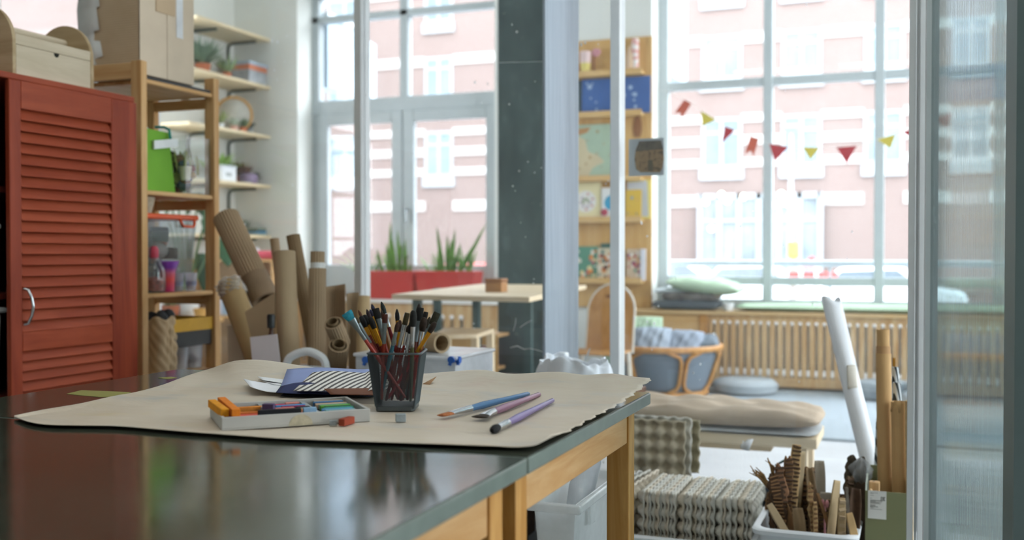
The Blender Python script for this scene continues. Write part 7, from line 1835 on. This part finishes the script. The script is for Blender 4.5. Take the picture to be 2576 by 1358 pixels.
for i, (px, lb, col, hh) in enumerate(((640, 'bottom magazine of the pile on the lowest wall shelf', '#8fa39a', .018), (641, 'middle magazine of the pile on the lowest wall shelf', '#2f7aa8', .022), (638, 'top magazine of the pile on the lowest wall shelf', '#5d6f5c', .026))):
    q = onsh(4, px, dx=.03); t = thing('magazine', lb, 'magazine', (q.x, q.y, q.z+sum((.018, .022, .026)[:i])), rz=.12*i-.1); MB().bb(-.11, .12, -.15, .14, 0, hh-.001).build('cover', mat('mag_%d' % i, C(col), .5, var=.4, scale=14), t, bev=.001)
bush('bushy plant on the pile end of the lowest wall shelf', onsh(4, 610, dx=-.05), .05, .06, WPOT, 40, .13, .03, LEAF_G, 1, .8, 35)
# ---- pine shelving below with odds and ends
pY0 = 7.25
kx0, kx1 = -5.88, X_at(688, pY0); kz = pY(620, 652, pY0).z
ks = thing('bookcase', 'low open pine bookcase in the corner behind the leaning card rolls', 'bookcase', ((kx0+kx1)/2, pY0+.15, 0))
for z in (.04, .5, kz): MB().bb(kx0, kx1, pY0, pY0+.3, z-.022, z).build('shelf_board', PINE_X, ks, W=True, bev=.002)
for x in (kx0, X_at(600, pY0), kx1-.025): MB().bb(x, x+.025, pY0+.002, pY0+.298, 0, kz-.022).build('upright', PINE_Z, ks, W=True)
MB().bb(kx0, kx1, pY0+.3, pY0+.31, 0, kz).build('back_panel', mat('pine_back', C('#d6bd98'), .7), ks, W=True)
q = Vector((X_at(665, pY0+.12), pY0+.12, kz)); t = thing('folded_cloth', 'folded raspberry red cloth on the low pine bookcase', 'cloth', q)
def cl(u, v): a = 2*PI*u; return (.13*math.cos(a)*(1+.06*math.sin(5*a)), .1*math.sin(a), .0+.065*v)
b = MB(); b.lathe([(.11, 0), (.135, .02), (.13, .05), (.09, .07), (0, .072)], n=26, sy=.75); b.build('cloth_body', mat('raspberry', C('#c04a58'), .85, var=.1), t)
for i, (px, col, w_, h, lb) in enumerate(((563, '#d66a7a', .05, .07, 'small pink tub on the low pine bookcase'), (578, '#e2e0da', .05, .11, 'small white jar on the low pine bookcase'), (592, '#c9a94a', .04, .06, 'small yellow pot on the low pine bookcase'), (640, '#dfe3e6', .045, .10, 'pale plastic jar left of the raspberry cloth'))):
    t = thing('jar', lb, 'jar', (X_at(px, pY0+.08), pY0+.08, kz)); MB().lathe([(w_*.85, 0), (w_, h*.2), (w_, h*.8), (w_*.7, h*.9)], n=18).build('jar_body', mat('jar_%d' % i, C(col), .5), t); MB().lathe([(w_*.75, h*.9), (w_*.75, h), (0, h)], n=18).build('lid', mat('jarlid_%d' % i, sc(C(col), .7), .5), t)
for i, (px, col, w_, h, lb) in enumerate(((566, '#c9c3c8', .1, .2, 'pale file box on the middle board of the low pine bookcase'), (585, '#8fa6b8', .06, .24, 'grey-blue folder on the middle board of the low pine bookcase'), (640, '#cfc4ae', .16, .18, 'beige box on the middle board of the low pine bookcase'))):
    t = thing('file_box', lb, 'box', (X_at(px, pY0+.15), pY0+.15, .501)); MB().bb(-w_/2, w_/2, -.11, .11, 0, h).build('box_body', mat('file_%d' % i, C(col), .6, var=.1), t, bev=.003); MB().bb(-w_/4, w_/4, -.1115, -.11, h*.5, h*.75).build('label', WHITE, t)
# ---- big leafy plant and pine stand seen through the shelving unit
sX, sY = X_at(478, 6.3), 6.3
st = thing('plant_stand', 'pine plant stand seen through the open shelving unit', 'plant stand', (sX, sY, 0)); zs = pY(480, 800, sY).z
MB().bb(sX-.42, sX+.18, sY-.16, sY+.16, zs-.03, zs).build('top_board', PINE_X, st, W=True, bev=.003)
for x in (sX-.38, sX+.14):
    for y in (sY-.13, sY+.13): MB().bb(x-.018, x+.018, y-.018, y+.018, 0, zs-.03).build('leg', PINE_Z, st, W=True)
mo = thing('potted_plant', 'tall plant with big dark glossy leaves seen through the shelving unit', 'plant', (X_at(470, sY), sY, zs))
MB().lathe([(.07, 0), (.10, .16), (.09, .16), (.062, .01)], n=24).build('pot', WPOT, mo); MB().lathe([(.088, .14), (0, .145)], n=24).build('soil', SOIL, mo)
random.seed(44); bst, blf = MB(), MB()
for px, py, L in ((505, 690, .34), (470, 500, .3), (420, 500, .34), (515, 600, .30), (530, 560, .26), (440, 480, .3), (395, 495, .28), (560, 640, .24), (500, 520, .22)):
    tip = pY(px, py, sY+rnd(-.15, .15)); base = Vector((mo.location.x, mo.location.y, zs+.14)); mid = base.lerp(tip, .5)+Vector((0, 0, .12))
    a = tip-Vector(mo.location)
    bst.tube([Vector((0, 0, .14)), mid-Vector(mo.location), a+Vector((0, 0, L*.4))], .007, 6)
    blf.blade(a+Vector((0, 0, L*.45)), (rnd(-.5, .5), rnd(-.4, .2), -.75), L, L*.55, .4, 7)
bst.build('stems', mat('stem_green', C('#5a7a48'), .6), mo); blf.build('leaves', LEAF_D, mo)
bush('fern-like light green plant low behind the shelving unit', (X_at(430, 6.2), 6.2, zs), .07, .1, TERRA, 90, .26, .03, mat('fern', C('#7fa56a'), .6, var=.3), 1, .9, 51)
for i, (px, col, lb) in enumerate(((395, '#c95a5a', 'small red pot on the plant stand'), (505, '#d9a04a', 'small amber pot on the plant stand'))):
    t = thing('pot', lb, 'pot', (X_at(px, 6.2), 6.2, zs)); MB().lathe([(.04, 0), (.055, .08), (.048, .08), (.035, .006)], n=20).build('pot_body', mat('spot_%d' % i, C(col), .5), t)
wh = thing('metal_bar', 'dark vertical bar on the white wall seen through the shelving', 'bar', (XL+.02, Y_at(463, XL), 2.5))
MB().bb(XL+.004, XL+.03, Y_at(459, XL), Y_at(468, XL), pX(463, 268, XL).z, pX(463, 232, XL).z).build('bar', BRK, wh, W=True)

# ---- bunting
BX = 8.03
BR, BY, BO = mat('flag_red', C('#b0323c'), .8, var=.08), mat('flag_yellow', C('#cdbc4c'), .8, var=.06), mat('flag_brick', C('#c05a42'), .8, var=.08)
ZF = lambda x, y: (1640+x/2.829, y/2.829)
FLG = [([(230, 708), (282, 735), (212, 842), (200, 800), (160, 806)], BO), ([(348, 788), (455, 852), (360, 898)], BY), ([(520, 898), (592, 925), (497, 1018)], BR), ([(700, 968), (762, 988), (722, 1112), (705, 1072), (660, 1095)], BO), ([(835, 1022), (972, 1045), (873, 1150)], BR), ([(1072, 1047), (1195, 1050), (1127, 1136)], BY), ([(1312, 1048), (1458, 1035), (1387, 1165)], BR), ([(1602, 992), (1735, 955), (1697, 1056)], BY), ([(1785, 940), (1900, 895), (1870, 995)], BR), ([(2010, 850), (2130, 800), (2100, 905)], BO)]
bu = thing('bunting', 'string of red and yellow paper flags hung across the wide window', 'bunting', tuple(pY(1990, 370, BX)))
tops = []
for pts, m_ in FLG:
    P = [pY(*ZF(x, y), BX) for x, y in pts]; n = len(P); c_ = sum(P, Vector())/n
    b = MB(); b._add([p+Vector((0, -.001, 0)) for p in P]+[p+Vector((0, .001, 0)) for p in P], [tuple(range(n-1, -1, -1)), tuple(range(n, 2*n))]+[(i, (i+1) % n, n+(i+1) % n, n+i) for i in range(n)])
    b.build('flag', m_, bu, W=True, smooth=False); tops += [P[0], P[1] if n > 3 or True else P[1]]
s0 = pY(*ZF(110, 650), BX); pts = [Vector((W2[0]+.02, BX, s0.z+.03)), s0]+tops+[Vector((1.0, BX, tops[-1].z+.35))]
b = MB(); b.tube(pts, .0018, 6); b.build('cord', mat('cord_white', C('#e2dfd8'), .8), bu, W=True)
